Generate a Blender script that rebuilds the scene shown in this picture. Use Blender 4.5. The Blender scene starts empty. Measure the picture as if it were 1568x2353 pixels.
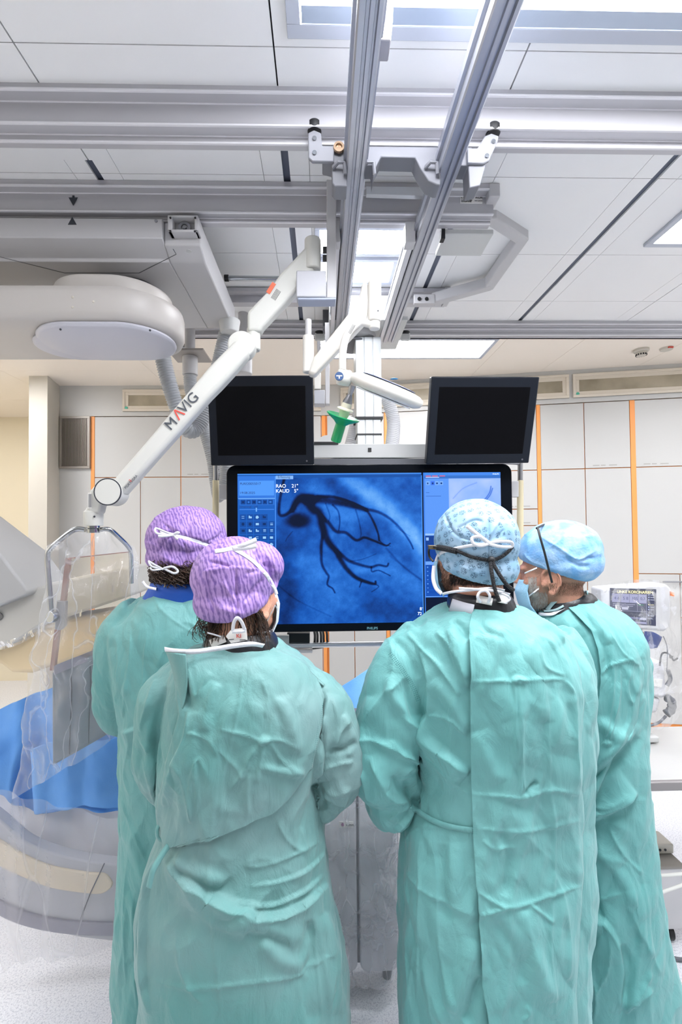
import bpy, bmesh, math, random
import numpy as np
from mathutils import Vector, Matrix, noise
from mathutils.bvhtree import BVHTree

# ------------------------------------------------------------------ camera, world, exposure
CAMZ = 1.70; F = 1050.0; PPX, PPY = 767.0, 1189.0
YAW, PITCH, ROLL = 0.0248, 0.0219, 0.0096
SC = bpy.context.scene; COL = SC.collection
fwd = Vector((math.sin(YAW)*math.cos(PITCH), math.cos(YAW)*math.cos(PITCH), math.sin(PITCH)))
r0 = Vector((math.cos(YAW), -math.sin(YAW), 0)); u0 = r0.cross(fwd)
RT = (r0*math.cos(ROLL) - u0*math.sin(ROLL)).normalized(); UP = (u0*math.cos(ROLL) + r0*math.sin(ROLL)).normalized()
CAM = Vector((0, 0, CAMZ))
cd = bpy.data.cameras.new('camera'); cam = bpy.data.objects.new('camera', cd); COL.objects.link(cam)
cd.sensor_fit = 'HORIZONTAL'; cd.sensor_width = 24; cd.lens = 24*F/1568
cd.shift_x = (784-PPX)/1568; cd.shift_y = (PPY-1176.5)/1568; cd.clip_start = 0.02
cam.matrix_world = Matrix.Translation(CAM) @ Matrix((RT, UP, -fwd)).transposed().to_4x4()
SC.camera = cam
w = bpy.data.worlds.new('world'); SC.world = w; w.use_nodes = True
w.node_tree.nodes['Background'].inputs[0].default_value = (1.0, 0.985, 0.97, 1)
w.node_tree.nodes['Background'].inputs[1].default_value = 0.27
SC.view_settings.view_transform = 'Standard'; SC.view_settings.look = 'None'
SC.view_settings.gamma = 1; SC.view_settings.use_curve_mapping = False
SC.view_settings.exposure = 0.2
LAMP = 23.0          # radiance of the ceiling luminaires
try:
    SC.cycles.use_denoising = True; SC.cycles.max_bounces = 8; SC.cycles.transparent_max_bounces = 24
    SC.cycles.sample_clamp_indirect = 6
except Exception: pass

def ray(px, py):
    return (fwd + RT*((px-PPX)/F) + UP*((PPY-py)/F))
def P(px, py, Y):                       # point of the place seen at a pixel, at depth Y
    d = ray(px, py); return CAM + d*(Y/d.y)
def PZ(px, py, Z):
    d = ray(px, py); return CAM + d*((Z-CAMZ)/d.z)
RN = Vector((0.19, 1, 0)).normalized(); RO = Vector((0, 4.15, 0))     # the angled right half of the back wall
def PR(px, py, off=0.0):
    d = ray(px, py); return CAM + d*((RO - RN*off - CAM).dot(RN)/d.dot(RN))
def proj(co):                            # n x 3 array -> pixels
    v = co - np.array(CAM); z = v @ np.array(fwd)
    return np.stack([PPX + F*(v @ np.array(RT))/z, PPY - F*(v @ np.array(UP))/z], 1)

# ------------------------------------------------------------------ materials
def lin(h):
    c = [int(h[i:i+2], 16)/255 for i in (0, 2, 4)]
    return tuple(x/12.92 if x <= .04045 else ((x+.055)/1.055)**2.4 for x in c) + (1,)
MATS = {}
def mat(name, hexc, rough=.5, metal=0., bump=None, var=None, emit=0, alpha=1, trans=0, coat=0, sheen=0, spec=None):
    """bump=(scale, strength[, stretch]); var=(scale, hex2, amount)"""
    if name in MATS: return MATS[name]
    m = bpy.data.materials.new(name); m.use_nodes = True; nt = m.node_tree; N = nt.nodes; L = nt.links
    b = N['Principled BSDF']; b.inputs['Base Color'].default_value = lin(hexc)
    b.inputs['Roughness'].default_value = rough; b.inputs['Metallic'].default_value = metal
    b.inputs['Alpha'].default_value = alpha; b.inputs['Transmission Weight'].default_value = trans
    b.inputs['Coat Weight'].default_value = coat; b.inputs['Sheen Weight'].default_value = sheen
    if spec is not None: b.inputs['Specular IOR Level'].default_value = spec
    tc = N.new('ShaderNodeTexCoord')
    if emit:
        b.inputs['Emission Color'].default_value = lin(hexc); b.inputs['Emission Strength'].default_value = emit
    if var:
        t = N.new('ShaderNodeTexNoise'); t.inputs['Scale'].default_value = var[0]; t.inputs['Detail'].default_value = 5
        L.new(tc.outputs['Object'], t.inputs['Vector'])
        r = N.new('ShaderNodeValToRGB'); r.color_ramp.elements[0].position = .38; r.color_ramp.elements[1].position = .66
        r.color_ramp.elements[0].color = lin(hexc); c2 = lin(var[1]); a = var[2]; c1 = lin(hexc)
        r.color_ramp.elements[1].color = tuple(c1[i]*(1-a)+c2[i]*a for i in range(3)) + (1,)
        L.new(t.outputs['Fac'], r.inputs['Fac']); L.new(r.outputs['Color'], b.inputs['Base Color'])
    if bump:
        t = N.new('ShaderNodeTexNoise'); t.inputs['Scale'].default_value = bump[0]; t.inputs['Detail'].default_value = 3
        mp = N.new('ShaderNodeMapping'); L.new(tc.outputs['Object'], mp.inputs['Vector']); L.new(mp.outputs['Vector'], t.inputs['Vector'])
        if len(bump) > 2: mp.inputs['Scale'].default_value = bump[2]
        bp = N.new('ShaderNodeBump'); bp.inputs['Strength'].default_value = bump[1]; bp.inputs['Distance'].default_value = .01
        L.new(t.outputs['Fac'], bp.inputs['Height']); L.new(bp.outputs['Normal'], b.inputs['Normal'])
    MATS[name] = m; return m

def speckle_floor():
    m = bpy.data.materials.new('speckled_vinyl'); m.use_nodes = True; nt = m.node_tree; N = nt.nodes; L = nt.links
    b = N['Principled BSDF']; tc = N.new('ShaderNodeTexCoord')
    v = N.new('ShaderNodeTexNoise'); v.inputs['Scale'].default_value = 150; v.inputs['Detail'].default_value = 4
    L.new(tc.outputs['Object'], v.inputs['Vector'])
    r = N.new('ShaderNodeValToRGB'); e = r.color_ramp.elements
    e[0].position = .36; e[0].color = lin('d0d2da'); e[1].position = .52; e[1].color = lin('ecedf2')
    n = N.new('ShaderNodeTexNoise'); n.inputs['Scale'].default_value = 420; L.new(tc.outputs['Object'], n.inputs['Vector'])
    r2 = N.new('ShaderNodeValToRGB'); e = r2.color_ramp.elements
    e[0].position = .3; e[0].color = lin('c9cad4'); e[1].position = .5; e[1].color = lin('ffffff')
    mx = N.new('ShaderNodeMix'); mx.data_type = 'RGBA'; mx.blend_type = 'MULTIPLY'; mx.inputs[0].default_value = .8
    L.new(v.outputs['Fac'], r.inputs['Fac']); L.new(n.outputs['Fac'], r2.inputs['Fac'])
    L.new(r.outputs['Color'], mx.inputs[6]); L.new(r2.outputs['Color'], mx.inputs[7]); L.new(mx.outputs[2], b.inputs['Base Color'])
    b.inputs['Roughness'].default_value = .38
    return m

def plastic_film(name='clear_film', body=.10, tint='e9edf6', gloss=.35, rough=.16, bump=(9, .5), crease_glint=.2):
    if name in MATS: return MATS[name]
    m = bpy.data.materials.new(name); m.use_nodes = True; nt = m.node_tree; N = nt.nodes; L = nt.links
    N.remove(N['Principled BSDF']); out = N['Material Output']
    tr = N.new('ShaderNodeBsdfTransparent'); df = N.new('ShaderNodeBsdfDiffuse'); gl = N.new('ShaderNodeBsdfGlossy')
    tl = N.new('ShaderNodeBsdfTranslucent'); tl.inputs[0].default_value = lin(tint)
    df.inputs[0].default_value = lin(tint); gl.inputs['Roughness'].default_value = rough
    tc = N.new('ShaderNodeTexCoord'); t = N.new('ShaderNodeTexNoise'); t.inputs['Scale'].default_value = bump[0]; t.inputs['Detail'].default_value = 6
    t.inputs['Distortion'].default_value = 1.2
    L.new(tc.outputs['Object'], t.inputs['Vector'])
    bp = N.new('ShaderNodeBump'); bp.inputs['Strength'].default_value = bump[1]; bp.inputs['Distance'].default_value = .03
    L.new(t.outputs['Fac'], bp.inputs['Height']); L.new(bp.outputs['Normal'], gl.inputs['Normal'])
    lw = N.new('ShaderNodeLayerWeight'); lw.inputs[0].default_value = .35; L.new(bp.outputs['Normal'], lw.inputs['Normal'])
    m0 = N.new('ShaderNodeMixShader'); m0.inputs[0].default_value = .5; L.new(df.outputs[0], m0.inputs[1]); L.new(tl.outputs[0], m0.inputs[2])
    m1 = N.new('ShaderNodeMixShader')
    mm = N.new('ShaderNodeMath'); mm.operation = 'MULTIPLY_ADD'; L.new(lw.outputs['Facing'], mm.inputs[0]); mm.inputs[1].default_value = .25; mm.inputs[2].default_value = body
    L.new(mm.outputs[0], m1.inputs[0]); L.new(tr.outputs[0], m1.inputs[1]); L.new(m0.outputs[0], m1.inputs[2])
    vo = N.new('ShaderNodeTexVoronoi'); vo.feature = 'DISTANCE_TO_EDGE'; vo.inputs['Scale'].default_value = bump[0]*.9
    dn = N.new('ShaderNodeTexNoise'); dn.inputs['Scale'].default_value = bump[0]*.6; dn.inputs['Detail'].default_value = 4; L.new(tc.outputs['Object'], dn.inputs['Vector'])
    va = N.new('ShaderNodeVectorMath'); va.operation = 'MULTIPLY_ADD'; va.inputs[1].default_value = (.10, .10, .05); mpz = N.new('ShaderNodeMapping'); mpz.inputs['Scale'].default_value = (1.5, 1, .28)
    L.new(tc.outputs['Object'], mpz.inputs['Vector']); L.new(dn.outputs['Color'], va.inputs[0]); L.new(mpz.outputs['Vector'], va.inputs[2]); L.new(va.outputs[0], vo.inputs['Vector'])
    cr = N.new('ShaderNodeValToRGB'); e_ = cr.color_ramp.elements; e_[0].position = 0; e_[0].color = (1, 1, 1, 1); e_[1].position = .022; e_[1].color = (0, 0, 0, 1); L.new(vo.outputs['Distance'], cr.inputs['Fac'])  # creases whitened in the colour, standing in for highlight streaks too
    am = N.new('ShaderNodeMath'); am.operation = 'MULTIPLY_ADD'; am.use_clamp = True; L.new(cr.outputs['Color'], am.inputs[0]); am.inputs[1].default_value = crease_glint; L.new(mm.outputs[0], am.inputs[2]); L.new(am.outputs[0], m1.inputs[0])
    m2 = N.new('ShaderNodeMixShader'); mg = N.new('ShaderNodeMath'); mg.operation = 'MULTIPLY'; mg.inputs[1].default_value = gloss
    L.new(lw.outputs['Fresnel'], mg.inputs[0]); L.new(mg.outputs[0], m2.inputs[0])
    L.new(m1.outputs[0], m2.inputs[1]); L.new(gl.outputs[0], m2.inputs[2]); L.new(m2.outputs[0], out.inputs[0])
    MATS[name] = m; return m

# ------------------------------------------------------------------ mesh builder
WL = {}
class MB:
    def __init__(s): s.v = []; s.f = []
    def add(s, vs, fs):
        k = len(s.v); s.v += [tuple(v) for v in vs]; s.f += [tuple(i+k for i in f) for f in fs]; return s
    def box(s, x0, x1, y0, y1, z0, z1):
        return s.add([(x, y, z) for x in (x0, x1) for y in (y0, y1) for z in (z0, z1)],
            [(0, 1, 3, 2), (4, 6, 7, 5), (0, 4, 5, 1), (2, 3, 7, 6), (0, 2, 6, 4), (1, 5, 7, 3)])
    def prism(s, pts, d):               # closed polygon pts (3-D), swept by vector d
        n = len(pts); d = Vector(d); a = [Vector(p) for p in pts]
        return s.add(a + [p+d for p in a], [tuple(range(n)), tuple(range(2*n-1, n-1, -1))] + [(i, i+n, (i+1) % n+n, (i+1) % n) for i in range(n)])
    def cyl(s, p0, p1, r0, r1=None, n=28):
        return s.tube([p0, p1], [r0, r0 if r1 is None else r1], n)
    def tube(s, pts, r, n=16, cap=True, flat=1.0, upv=None):
        pts = [Vector(p) for p in pts]; m = len(pts)
        if not hasattr(r, '__len__'): r = [r]*m
        t0 = (pts[1]-pts[0]).normalized(); a = Vector(upv) if upv else (Vector((0, 0, 1)) if abs(t0.z) < .9 else Vector((1, 0, 0)))
        vs = []; u = (a - t0*a.dot(t0)).normalized()
        for i, p in enumerate(pts):
            t = (pts[min(i+1, m-1)] - pts[max(i-1, 0)]).normalized()
            u = (u - t*u.dot(t)).normalized(); v = t.cross(u)
            for k in range(n):
                q = 2*math.pi*k/n; vs.append(p + (u*math.cos(q)*flat + v*math.sin(q))*r[i])
        fs = [(i*n+k, i*n+(k+1) % n, (i+1)*n+(k+1) % n, (i+1)*n+k) for i in range(m-1) for k in range(n)]
        if cap: fs += [tuple(range(n-1, -1, -1)), tuple(range((m-1)*n, m*n))]
        return s.add(vs, fs)
    def rings(s, rr, cap=True):          # list of equal-length closed rings
        n = len(rr[0]); m = len(rr)
        fs = [(i*n+k, i*n+(k+1) % n, (i+1)*n+(k+1) % n, (i+1)*n+k) for i in range(m-1) for k in range(n)]
        if cap: fs += [tuple(range(n-1, -1, -1)), tuple(range((m-1)*n, m*n))]
        return s.add([p for r in rr for p in r], fs)
    def lathe(s, c, prof, axis=(0, 0, 1), n=36):   # prof [(r, t)...]
        ax = Vector(axis).normalized(); a = Vector((1, 0, 0)) if abs(ax.x) < .9 else Vector((0, 1, 0))
        u = (a - ax*a.dot(ax)).normalized(); v = ax.cross(u); c = Vector(c)
        return s.rings([[c + ax*t + (u*math.cos(2*math.pi*k/n) + v*math.sin(2*math.pi*k/n))*max(r, 1e-5) for k in range(n)] for r, t in prof])
    def ell(s, c, r, n=24, m=14, rot=None):
        c = Vector(c); rr = []
        for i in range(m+1):
            a = math.pi*i/m; sr = max(math.sin(a), 1e-3)
            ring = []
            for k in range(n):
                q = 2*math.pi*k/n; p = Vector((sr*math.cos(q)*r[0], sr*math.sin(q)*r[1], -math.cos(a)*r[2]))
                ring.append(c + (rot @ p if rot else p))
            rr.append(ring)
        return s.rings(rr)
    def grid(s, fn, nu, nv):
        return s.add([fn(i/nu, j/nv) for i in range(nu+1) for j in range(nv+1)],
            [(i*(nv+1)+j, i*(nv+1)+j+1, (i+1)*(nv+1)+j+1, (i+1)*(nv+1)+j) for i in range(nu) for j in range(nv)])
    def text(s, txt, o, u, v, size, ext=.0006, align='LEFT', bold=0.0):
        c = bpy.data.curves.new('t', 'FONT'); c.body = txt; c.size = size; c.extrude = ext; c.align_x = align; c.offset = bold*size
        ob = bpy.data.objects.new('t', c); COL.objects.link(ob)
        me = bpy.data.meshes.new_from_object(ob.evaluated_get(bpy.context.evaluated_depsgraph_get()))
        u = Vector(u).normalized(); v = Vector(v).normalized(); w_ = u.cross(v); o = Vector(o)
        s.add([o + u*q.co.x + v*q.co.y + w_*q.co.z for q in me.vertices], [tuple(p.vertices) for p in me.polygons])
        bpy.data.objects.remove(ob); bpy.data.meshes.remove(me); bpy.data.curves.remove(c); return s
    def build(s, name, m, parent=None, smooth=True, bevel=0, solid=0, angle=35, sub=0, seg=2):
        me = bpy.data.meshes.new(name); vs = [Vector(v) for v in s.v]
        if parent is not None: o = WL[parent.name]
        else:
            o = Vector(((min(v.x for v in vs)+max(v.x for v in vs))/2, (min(v.y for v in vs)+max(v.y for v in vs))/2, min(v.z for v in vs)))
        me.from_pydata([v-o for v in vs], [], s.f); me.validate(); me.materials.append(m)
        bm = bmesh.new(); bm.from_mesh(me); bmesh.ops.recalc_face_normals(bm, faces=bm.faces); bm.to_mesh(me); bm.free()
        if smooth:
            me.shade_smooth()
            if angle: me.set_sharp_from_angle(angle=math.radians(angle))
        ob = bpy.data.objects.new(name, me); COL.objects.link(ob); WL[ob.name] = o
        if parent is not None: ob.parent = parent
        else: ob.location = o
        if solid: md = ob.modifiers.new('s', 'SOLIDIFY'); md.thickness = solid; md.offset = 0
        if bevel: md = ob.modifiers.new('b', 'BEVEL'); md.width = bevel; md.segments = seg; md.limit_method = 'ANGLE'; md.angle_limit = math.radians(40)
        if sub: md = ob.modifiers.new('u', 'SUBSURF'); md.levels = sub; md.render_levels = sub
        return ob
def thing(name, label, cat, loc, group=None):
    o = bpy.data.objects.new(name, None); COL.objects.link(o); o.location = loc; o.empty_display_size = .05
    WL[o.name] = Vector(loc); o['label'] = label; o['category'] = cat
    if group: o['group'] = group
    return o
def tag(o, label, cat, group=None):
    o['label'] = label; o['category'] = cat
    if group: o['group'] = group
    return o
def struct(o): o['kind'] = 'structure'; return o
def pts_prism(pp, Y, dy):                # outline at depth Y with real thickness dy
    return MB().prism([P(x, y, Y) for x, y in pp], (0, dy, 0))
def catmull(pts, n=8):
    pts = [Vector(p) for p in pts]; out = []
    for i in range(len(pts)-1):
        p0 = pts[max(i-1, 0)]; p1 = pts[i]; p2 = pts[i+1]; p3 = pts[min(i+2, len(pts)-1)]
        for k in range(n):
            t = k/n
            out.append(.5*((2*p1) + (p2-p0)*t + (2*p0-5*p1+4*p2-p3)*t*t + (3*p1-p0-3*p2+p3)*t**3))
    return out + [pts[-1]]
def corrugated(pts, r, pitch=.012):
    c = catmull(pts, 14); L = [0]
    for a, b in zip(c, c[1:]): L.append(L[-1]+(b-a).length)
    n = int(L[-1]/pitch*4); out = []; rad = []; j = 0
    for i in range(n+1):
        s = L[-1]*i/n
        while j < len(L)-2 and L[j+1] < s: j += 1
        t = (s-L[j])/max(L[j+1]-L[j], 1e-9); out.append(c[j].lerp(c[j+1], t)); rad.append(r*(1 + (.07 if i % 4 in (0, 1) else -.05)))
    return MB().tube(out, rad, 20)

M = dict(
 ceil=mat('ceiling_panel', 'f0f0f0', .55, var=(1.2, 'eaebee', .5)), void=mat('ceiling_void', '2c3038', .8),
 slot=mat('slot_metal', '5d6474', .4, .5),
 wallw=mat('white_laminate', 'cecdca', .45), wallc=mat('cream_paint', 'eadfc6', .7), pill=mat('pillar_paint', 'cbc5b9', .6),
 alu=mat('brushed_aluminium', 'b9bcc6', .36, .75, bump=(60, .06, (1, .02, 1))),
 alux=mat('anodised_rail', 'bebdc1', .42, .3, bump=(60, .05, (.02, 1, 1))),
 grey=mat('grey_enamel', 'c0bfc1', .45), lgrey=mat('light_grey_enamel', 'c9cac9', .42), dgrey=mat('dark_grey', '63656c', .5),
 white=mat('ivory_enamel', 'd9d8d2', .38), black=mat('black_rubber', '17181b', .5), gloss=mat('gloss_black', '0b0f16', .2, spec=.15),
 matte=mat('matte_black', '1a1b20', .45), chrome=mat('chrome', 'b5b9bd', .16, 1.0), steel=mat('brushed_steel', '9b9ca0', .3, .9),
 orange=mat('orange_edge', 'f39a4b', .5), cream=mat('cream_plastic', 'e6d9c2', .5), hose=mat('grey_hose', 'a6a9ad', .5), whose=mat('white_hose', 'd4d5d9', .5),
 ink=mat('dark_ink', '33373f', .6), red=mat('red_ink', 'd4483a', .5), paper=mat('white_paper', 'eceae6', .7))
# ------------------------------------------------------------------ the room
ZC = 3.0
struct(MB().box(-4.2, 3.6, -1.6, 5.5, -.1, 0).build('floor', speckle_floor(), smooth=False))
def ceiling():
    b = MB(); sl = [-.12+.692*k for k in range(-6, 6)]
    ys = [-1.6, -.9, -.2, .31, .76, 1.21, 1.36, 1.60, 1.66, 2.14, 2.59, 2.86]
    for i, (a, c) in enumerate(zip(sl, sl[1:])):
        for y0, y1 in zip(ys, ys[1:]):
            slot = y0 >= 1.3
            gw = lambda s: .012 if slot and any(abs(s-q) < .02 for q in ((-.12, 1.264) if y0 < 1.5 else (-.812, -.12, .572, 1.264))) else .0015
            ga, gc = gw(a), gw(c)
            cuts = [a+ga, a+.085, c-.085, c-gc] if (ga > .01 or gc > .01) else [a+ga, c-gc]
            for x0, x1 in zip(cuts, cuts[1:]): b.box(x0+.0008, x1-.0008, y0+(0 if y0 in (1.36, 1.60) else .0015), y1-(0 if y1 in (1.36, 1.60) else .0015), ZC, ZC+.02)
    o = struct(b.build('ceiling', M['ceil']))
    struct(MB().box(-4.3, 3.7, -1.6, 5.6, ZC+.045, ZC+.10).build('ceiling_void', M['void'], smooth=False))
    f = MB()
    xs = [-4.2, -2.6, -1.4, -.6, .2, 1.3, 1.85, 2.6, 3.6]
    for x0, x1 in zip(xs, xs[1:]):
        for y0, y1 in ((2.865, 3.75), (3.75, 4.6), (4.6, 5.5)): f.box(x0+.001, x1-.001, y0+.001, y1-.001, ZC, ZC+.02)
    struct(f.build('ceiling_rear', mat('rear_ceiling_panel', 'f6ecdf', .6), bevel=.001))
    for k, q in enumerate((-.812, -.12, .572, 1.264)):
        s = MB().box(q-.013, q+.013, 1.36 if k in (1, 3) else 1.60, 2.86, ZC+.008, ZC+.03)
        struct(s.build('trim_%d' % (k+1), M['slot'], smooth=False))
ceiling()
struct(MB().box(-4.2, -4.1, -1.6, 5.5, 0, ZC).build('wall_left', M['wallc'], smooth=False))
struct(MB().box(3.5, 3.6, -1.6, 5.5, 0, ZC).build('wall_right', M['wallw'], smooth=False))
struct(MB().box(-4.1, -2.3, 5.3, 5.4, 0, ZC).build('wall_recess', M['wallc'], smooth=False))
# back wall: left half parallel to the beams, right half angled
XL = P(137, 1000, 4.15).x; XC = P(209, 1000, 4.15).x; ZT = P(300, 957, 4.15).z
wb = MB().box(XL, 0, 4.15, 4.25, ZT+.004, ZC)
wb.box(XL, XC, 4.15, 4.25, 0, ZT+.004)
struct(wb.build('wall_back', M['wallw'], smooth=False))
def RW(u, z, off=0.0):                   # right wall frame: u metres along, off metres proud of it
    t = Vector((RN.y, -RN.x, 0)); p = RO + t*u - RN*off; return Vector((p.x, p.y, z))
def ru(px, py=1212): p = PR(px, py); return (p-RO).dot(Vector((RN.y, -RN.x, 0)))
def rbox(b, u0, u1, z0, z1, o0, o1):
    a = [RW(u0, z0, o0), RW(u1, z0, o0), RW(u1, z1, o0), RW(u0, z1, o0)]
    return b.prism(a, RN*(o0-o1))
struct(rbox(MB(), 0, 3.7, ZT+.004, ZC, -.1, 0).build('wall_back_right', M['wallw'], smooth=False))
pl = [Vector((P(65, 1200, 3.88).x, 3.88, 0)), Vector((P(108, 1200, 3.88).x, 3.88, 0)), Vector((XL, 4.15, 0)), Vector((XL, 5.3, 0)), Vector((P(65, 1200, 3.88).x, 5.3, 0))]
struct(MB().prism(pl, (0, 0, ZC)).build('wall_pillar', M['pill'], smooth=False))

# transom windows
def ribbed():
    m = mat('ribbed_glass', 'b8ad97', .3, var=(3, '857c68', .8)); return m
def transom(n, pts, plane):
    fr = MB(); g = MB()
    x0, x1, z0, z1 = pts
    def bx(b, a, c, e, f_, o0, o1):
        if plane: rbox(b, a, c, e, f_, o0, o1)
        else: b.box(a, c, 4.15-o1, 4.15-o0, e, f_)
    for t, o in ((.022, .018), (.05, .010)):
        bx(fr, x0, x1, z0, z0+t, 0, o); bx(fr, x0, x1, z1-t, z1, 0, o); bx(fr, x0, x0+t, z0+t, z1-t, 0, o); bx(fr, x1-t, x1, z0+t, z1-t, 0, o)
    bx(g, x0+.05, x1-.05, z0+.05, z1-.05, .0005, .003)
    k = x0+.06
    rb = MB()
    f = struct(fr.build('window_%d' % n, mat('cream_frame', 'e2d8c8', .5), bevel=.002))
    gg = g.build('pane', ribbed(), f, smooth=False)
    if n in (1, 4): 
        c = (RW(x0+.035, z0+.03, .012) if plane else Vector((x0+.035, 4.138, z0+.03)))
        MB().lathe(c, [(.0, 0), (.013, 0), (.013, .005), (0, .005)], (-RN if plane else Vector((0, -1, 0))), 20).build('green_indicator', mat('green_dot', '4fb59c', .5), f)
zt0, zt1 = P(300, 946, 4.15).z, P(300, 896, 4.15).z
transom(1, (P(283, 920, 4.15).x, P(640, 920, 4.15).x, zt0, zt1), False)
transom(2, (P(668, 920, 4.15).x, P(738, 920, 4.15).x, zt0, zt1), False)
transom(3, (.18, ru(1314), zt0, zt1), True)
transom(4, (ru(1323), ru(1323)+1.6, zt0, zt1), True)

# built-in cabinets: orange carcass, white doors
GR = 'built in white cabinets with orange edges on the back wall'
def cabinet(label, frame, u0, u1, z1, fronts, edge=.022):
    """fronts: [(a, b, z0, z1, kind)] ; frame 0 = left wall, 1 = right wall"""
    def bx(b, a, c, e, f_, o0, o1):
        if frame: rbox(b, a, c, e, f_, o0, o1)
        else: b.box(a, c, 4.15-o1, 4.15-o0, e, f_)
    base = RW((u0+u1)/2, 0, 0) if frame else Vector(((u0+u1)/2, 4.15, 0))
    t = thing('wall_cabinet', label, 'cabinet', base, GR)
    b = MB(); bx(b, u0, u1, 0, z1, -.34, -.012); b2 = MB(); bx(b2, u0, u0+edge, 0, z1, -.012, .004)
    b.build('carcass', M['orange'], t, smooth=False); b2.build('edge_strip', mat('orange_strip', 'ffa75c', .45), t, bevel=.002)
    for a, c, e, f_, kind in fronts:
        d = MB(); bx(d, a+.0035, c-.0035, e+.0035, f_-.0035, -.012, .002)
        o = d.build('drawer_front' if kind.startswith('drawer') else 'cabinet_door', M['wallw'], t, bevel=.0012)
        if 'h' in kind:
            h = MB(); m_ = (a+c)/2; hw = min(.09, (c-a)*.3)
            zz = (e+f_)/2 if 'drawer' in kind else f_-.10
            bx(h, m_-hw, m_+hw, zz-.006, zz+.006, .022, .032); bx(h, m_-hw+.01, m_-hw+.02, zz-.004, zz+.004, 0, .024); bx(h, m_+hw-.02, m_+hw-.01, zz-.004, zz+.004, 0, .024)
            h.build('handle', M['steel'], o, bevel=.002)
        if 't' in kind:
            q = MB(); 
            oo = RW(a+.06, e+.02, .0025) if frame else Vector((a+.06, 4.1475, e+.02))
            uu = Vector((RN.y, -RN.x, 0)) if frame else Vector((1, 0, 0))
            for i, wd in enumerate((.05, .035, .06)): q.prism([oo+uu*(i*.062), oo+uu*(i*.062+wd), oo+uu*(i*.062+wd)+Vector((0, 0, .008)), oo+uu*(i*.062)+Vector((0, 0, .008))], (0, -.0005, 0))
            q.build('name_strip', mat('faint_ink', 'b2afaa', .6), o, smooth=False)
X = lambda px: P(px, 1212, 4.15).x
ZM = P(300, 1097, 4.15).z; EW = .030
cabinet('white cabinet with orange edge strip beside the grey wall grille', 0, X(209), X(416), ZT, [(X(217), X(416), ZM, ZT, 'd'), (X(217), X(323), .1, ZM, 'd'), (X(323), X(416), .1, ZM, 'dt')], .032)
cabinet('white cabinet behind the two women and the blank monitor over them', 0, X(416), -.004, ZT, [(X(416), X(585), ZM, ZT, 'dt'), (X(585), -.004, ZM, ZT, 'd'), (X(416), X(585), .1, ZM, 'd'), (X(585), -.004, .1, ZM, 'd')], .004)
u9 = ru(886); u12 = ru(1238)
cabinet('white cabinet behind the monitor column, orange strip seen below the big screen', 1, .002, u9, ZT, [(.05, u9/2, ZM, ZT, 'd'), (u9/2, u9, ZM, ZT, 'd'), (.05, u9/2, .1, ZM, 'd'), (u9/2, u9, .1, ZM, 'd')], EW)
dz = [ZM, 1.84, 1.70, 1.51, 1.32, 1.12, .9, .6, .1]
ud = ru(1150)
cabinet('white cabinet with a stack of drawers right of the big screen', 1, u9, u12, ZT, [(u9+EW, ud, ZM, ZT, 'd'), (ud, u12, ZM, ZT, 'd'), (u9+EW, ud, .1, ZM, 'd')] + [(ud, u12, b_, a_, 'drawert' if i < 4 else 'drawerh') for i, (a_, b_) in enumerate(zip(dz, dz[1:]))], EW)
u13, u14 = ru(1348), ru(1454)
cabinet('tall white double cabinet above the grey bearded man', 1, u12, u14, ZT, [(u12+.028, u13, ZM, ZT, 'd'), (u13, u14, ZM, ZT, 'dt'), (u12+.028, u13, .1, ZM, 'd'), (u13, u14, .1, ZM, 'd')], EW)
u16 = ru(1560)
cabinet('white cabinet behind the injector screen beside the wide orange strip', 1, u14, u14+1.0, ZT, [(u14+.034, u14+1.0, ZM, ZT, 'dt'), (u14+.034, u14+1.0, 1.30, ZM, 'd'), (u14+.034, u16, .1, 1.30, 'd'), (u16, u14+1.0, .95, 1.30, 'drawerh'), (u16, u14+1.0, .55, .95, 'drawerh'), (u16, u14+1.0, .1, .55, 'drawerh')], .038)
h = MB(); 
for k in (0,): h.cyl(PR(1524, 1337, .04), PR(1600, 1337, .04), .006)
tag(h.build('pull_handle', M['steel']), 'long steel pull handle on the white cabinet above the injector screen', 'handle')

# wall grille
t = thing('wall_grille', 'brown grey ventilation grille beside the orange strip on the back wall', 'grille', (P(173, 1077, 4.14).x, 4.14, P(173, 1077, 4.14).z))
gx0, gx1, gz0, gz1 = P(138, 1000, 4.14).x, P(208, 1000, 4.14).x, P(173, 1077, 4.14).z, P(173, 957, 4.14).z
fr = MB(); fr.box(gx0, gx1, 4.125, 4.15, gz0, gz0+.02).box(gx0, gx1, 4.125, 4.15, gz1-.02, gz1).box(gx0, gx0+.02, 4.125, 4.15, gz0+.02, gz1-.02).box(gx1-.02, gx1, 4.125, 4.15, gz0+.02, gz1-.02)
fr.build('frame', mat('grille_frame', 'a39c94', .4, .4), t, bevel=.002)
MB().box(gx0+.01, gx1-.01, 4.145, 4.15, gz0+.01, gz1-.01).build('backing', mat('grille_dark', '6b645d', .6), t, smooth=False)
gm = MB(); n = 22
for i in range(n):
    x = gx0+.02+(gx1-gx0-.04)*(i+.5)/n; gm.box(x-.0022, x+.0022, 4.130, 4.140, gz0+.02, gz1-.02)
gm.build('slats', mat('grille_slats', '9a928a', .4, .5), t, smooth=False)

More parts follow.
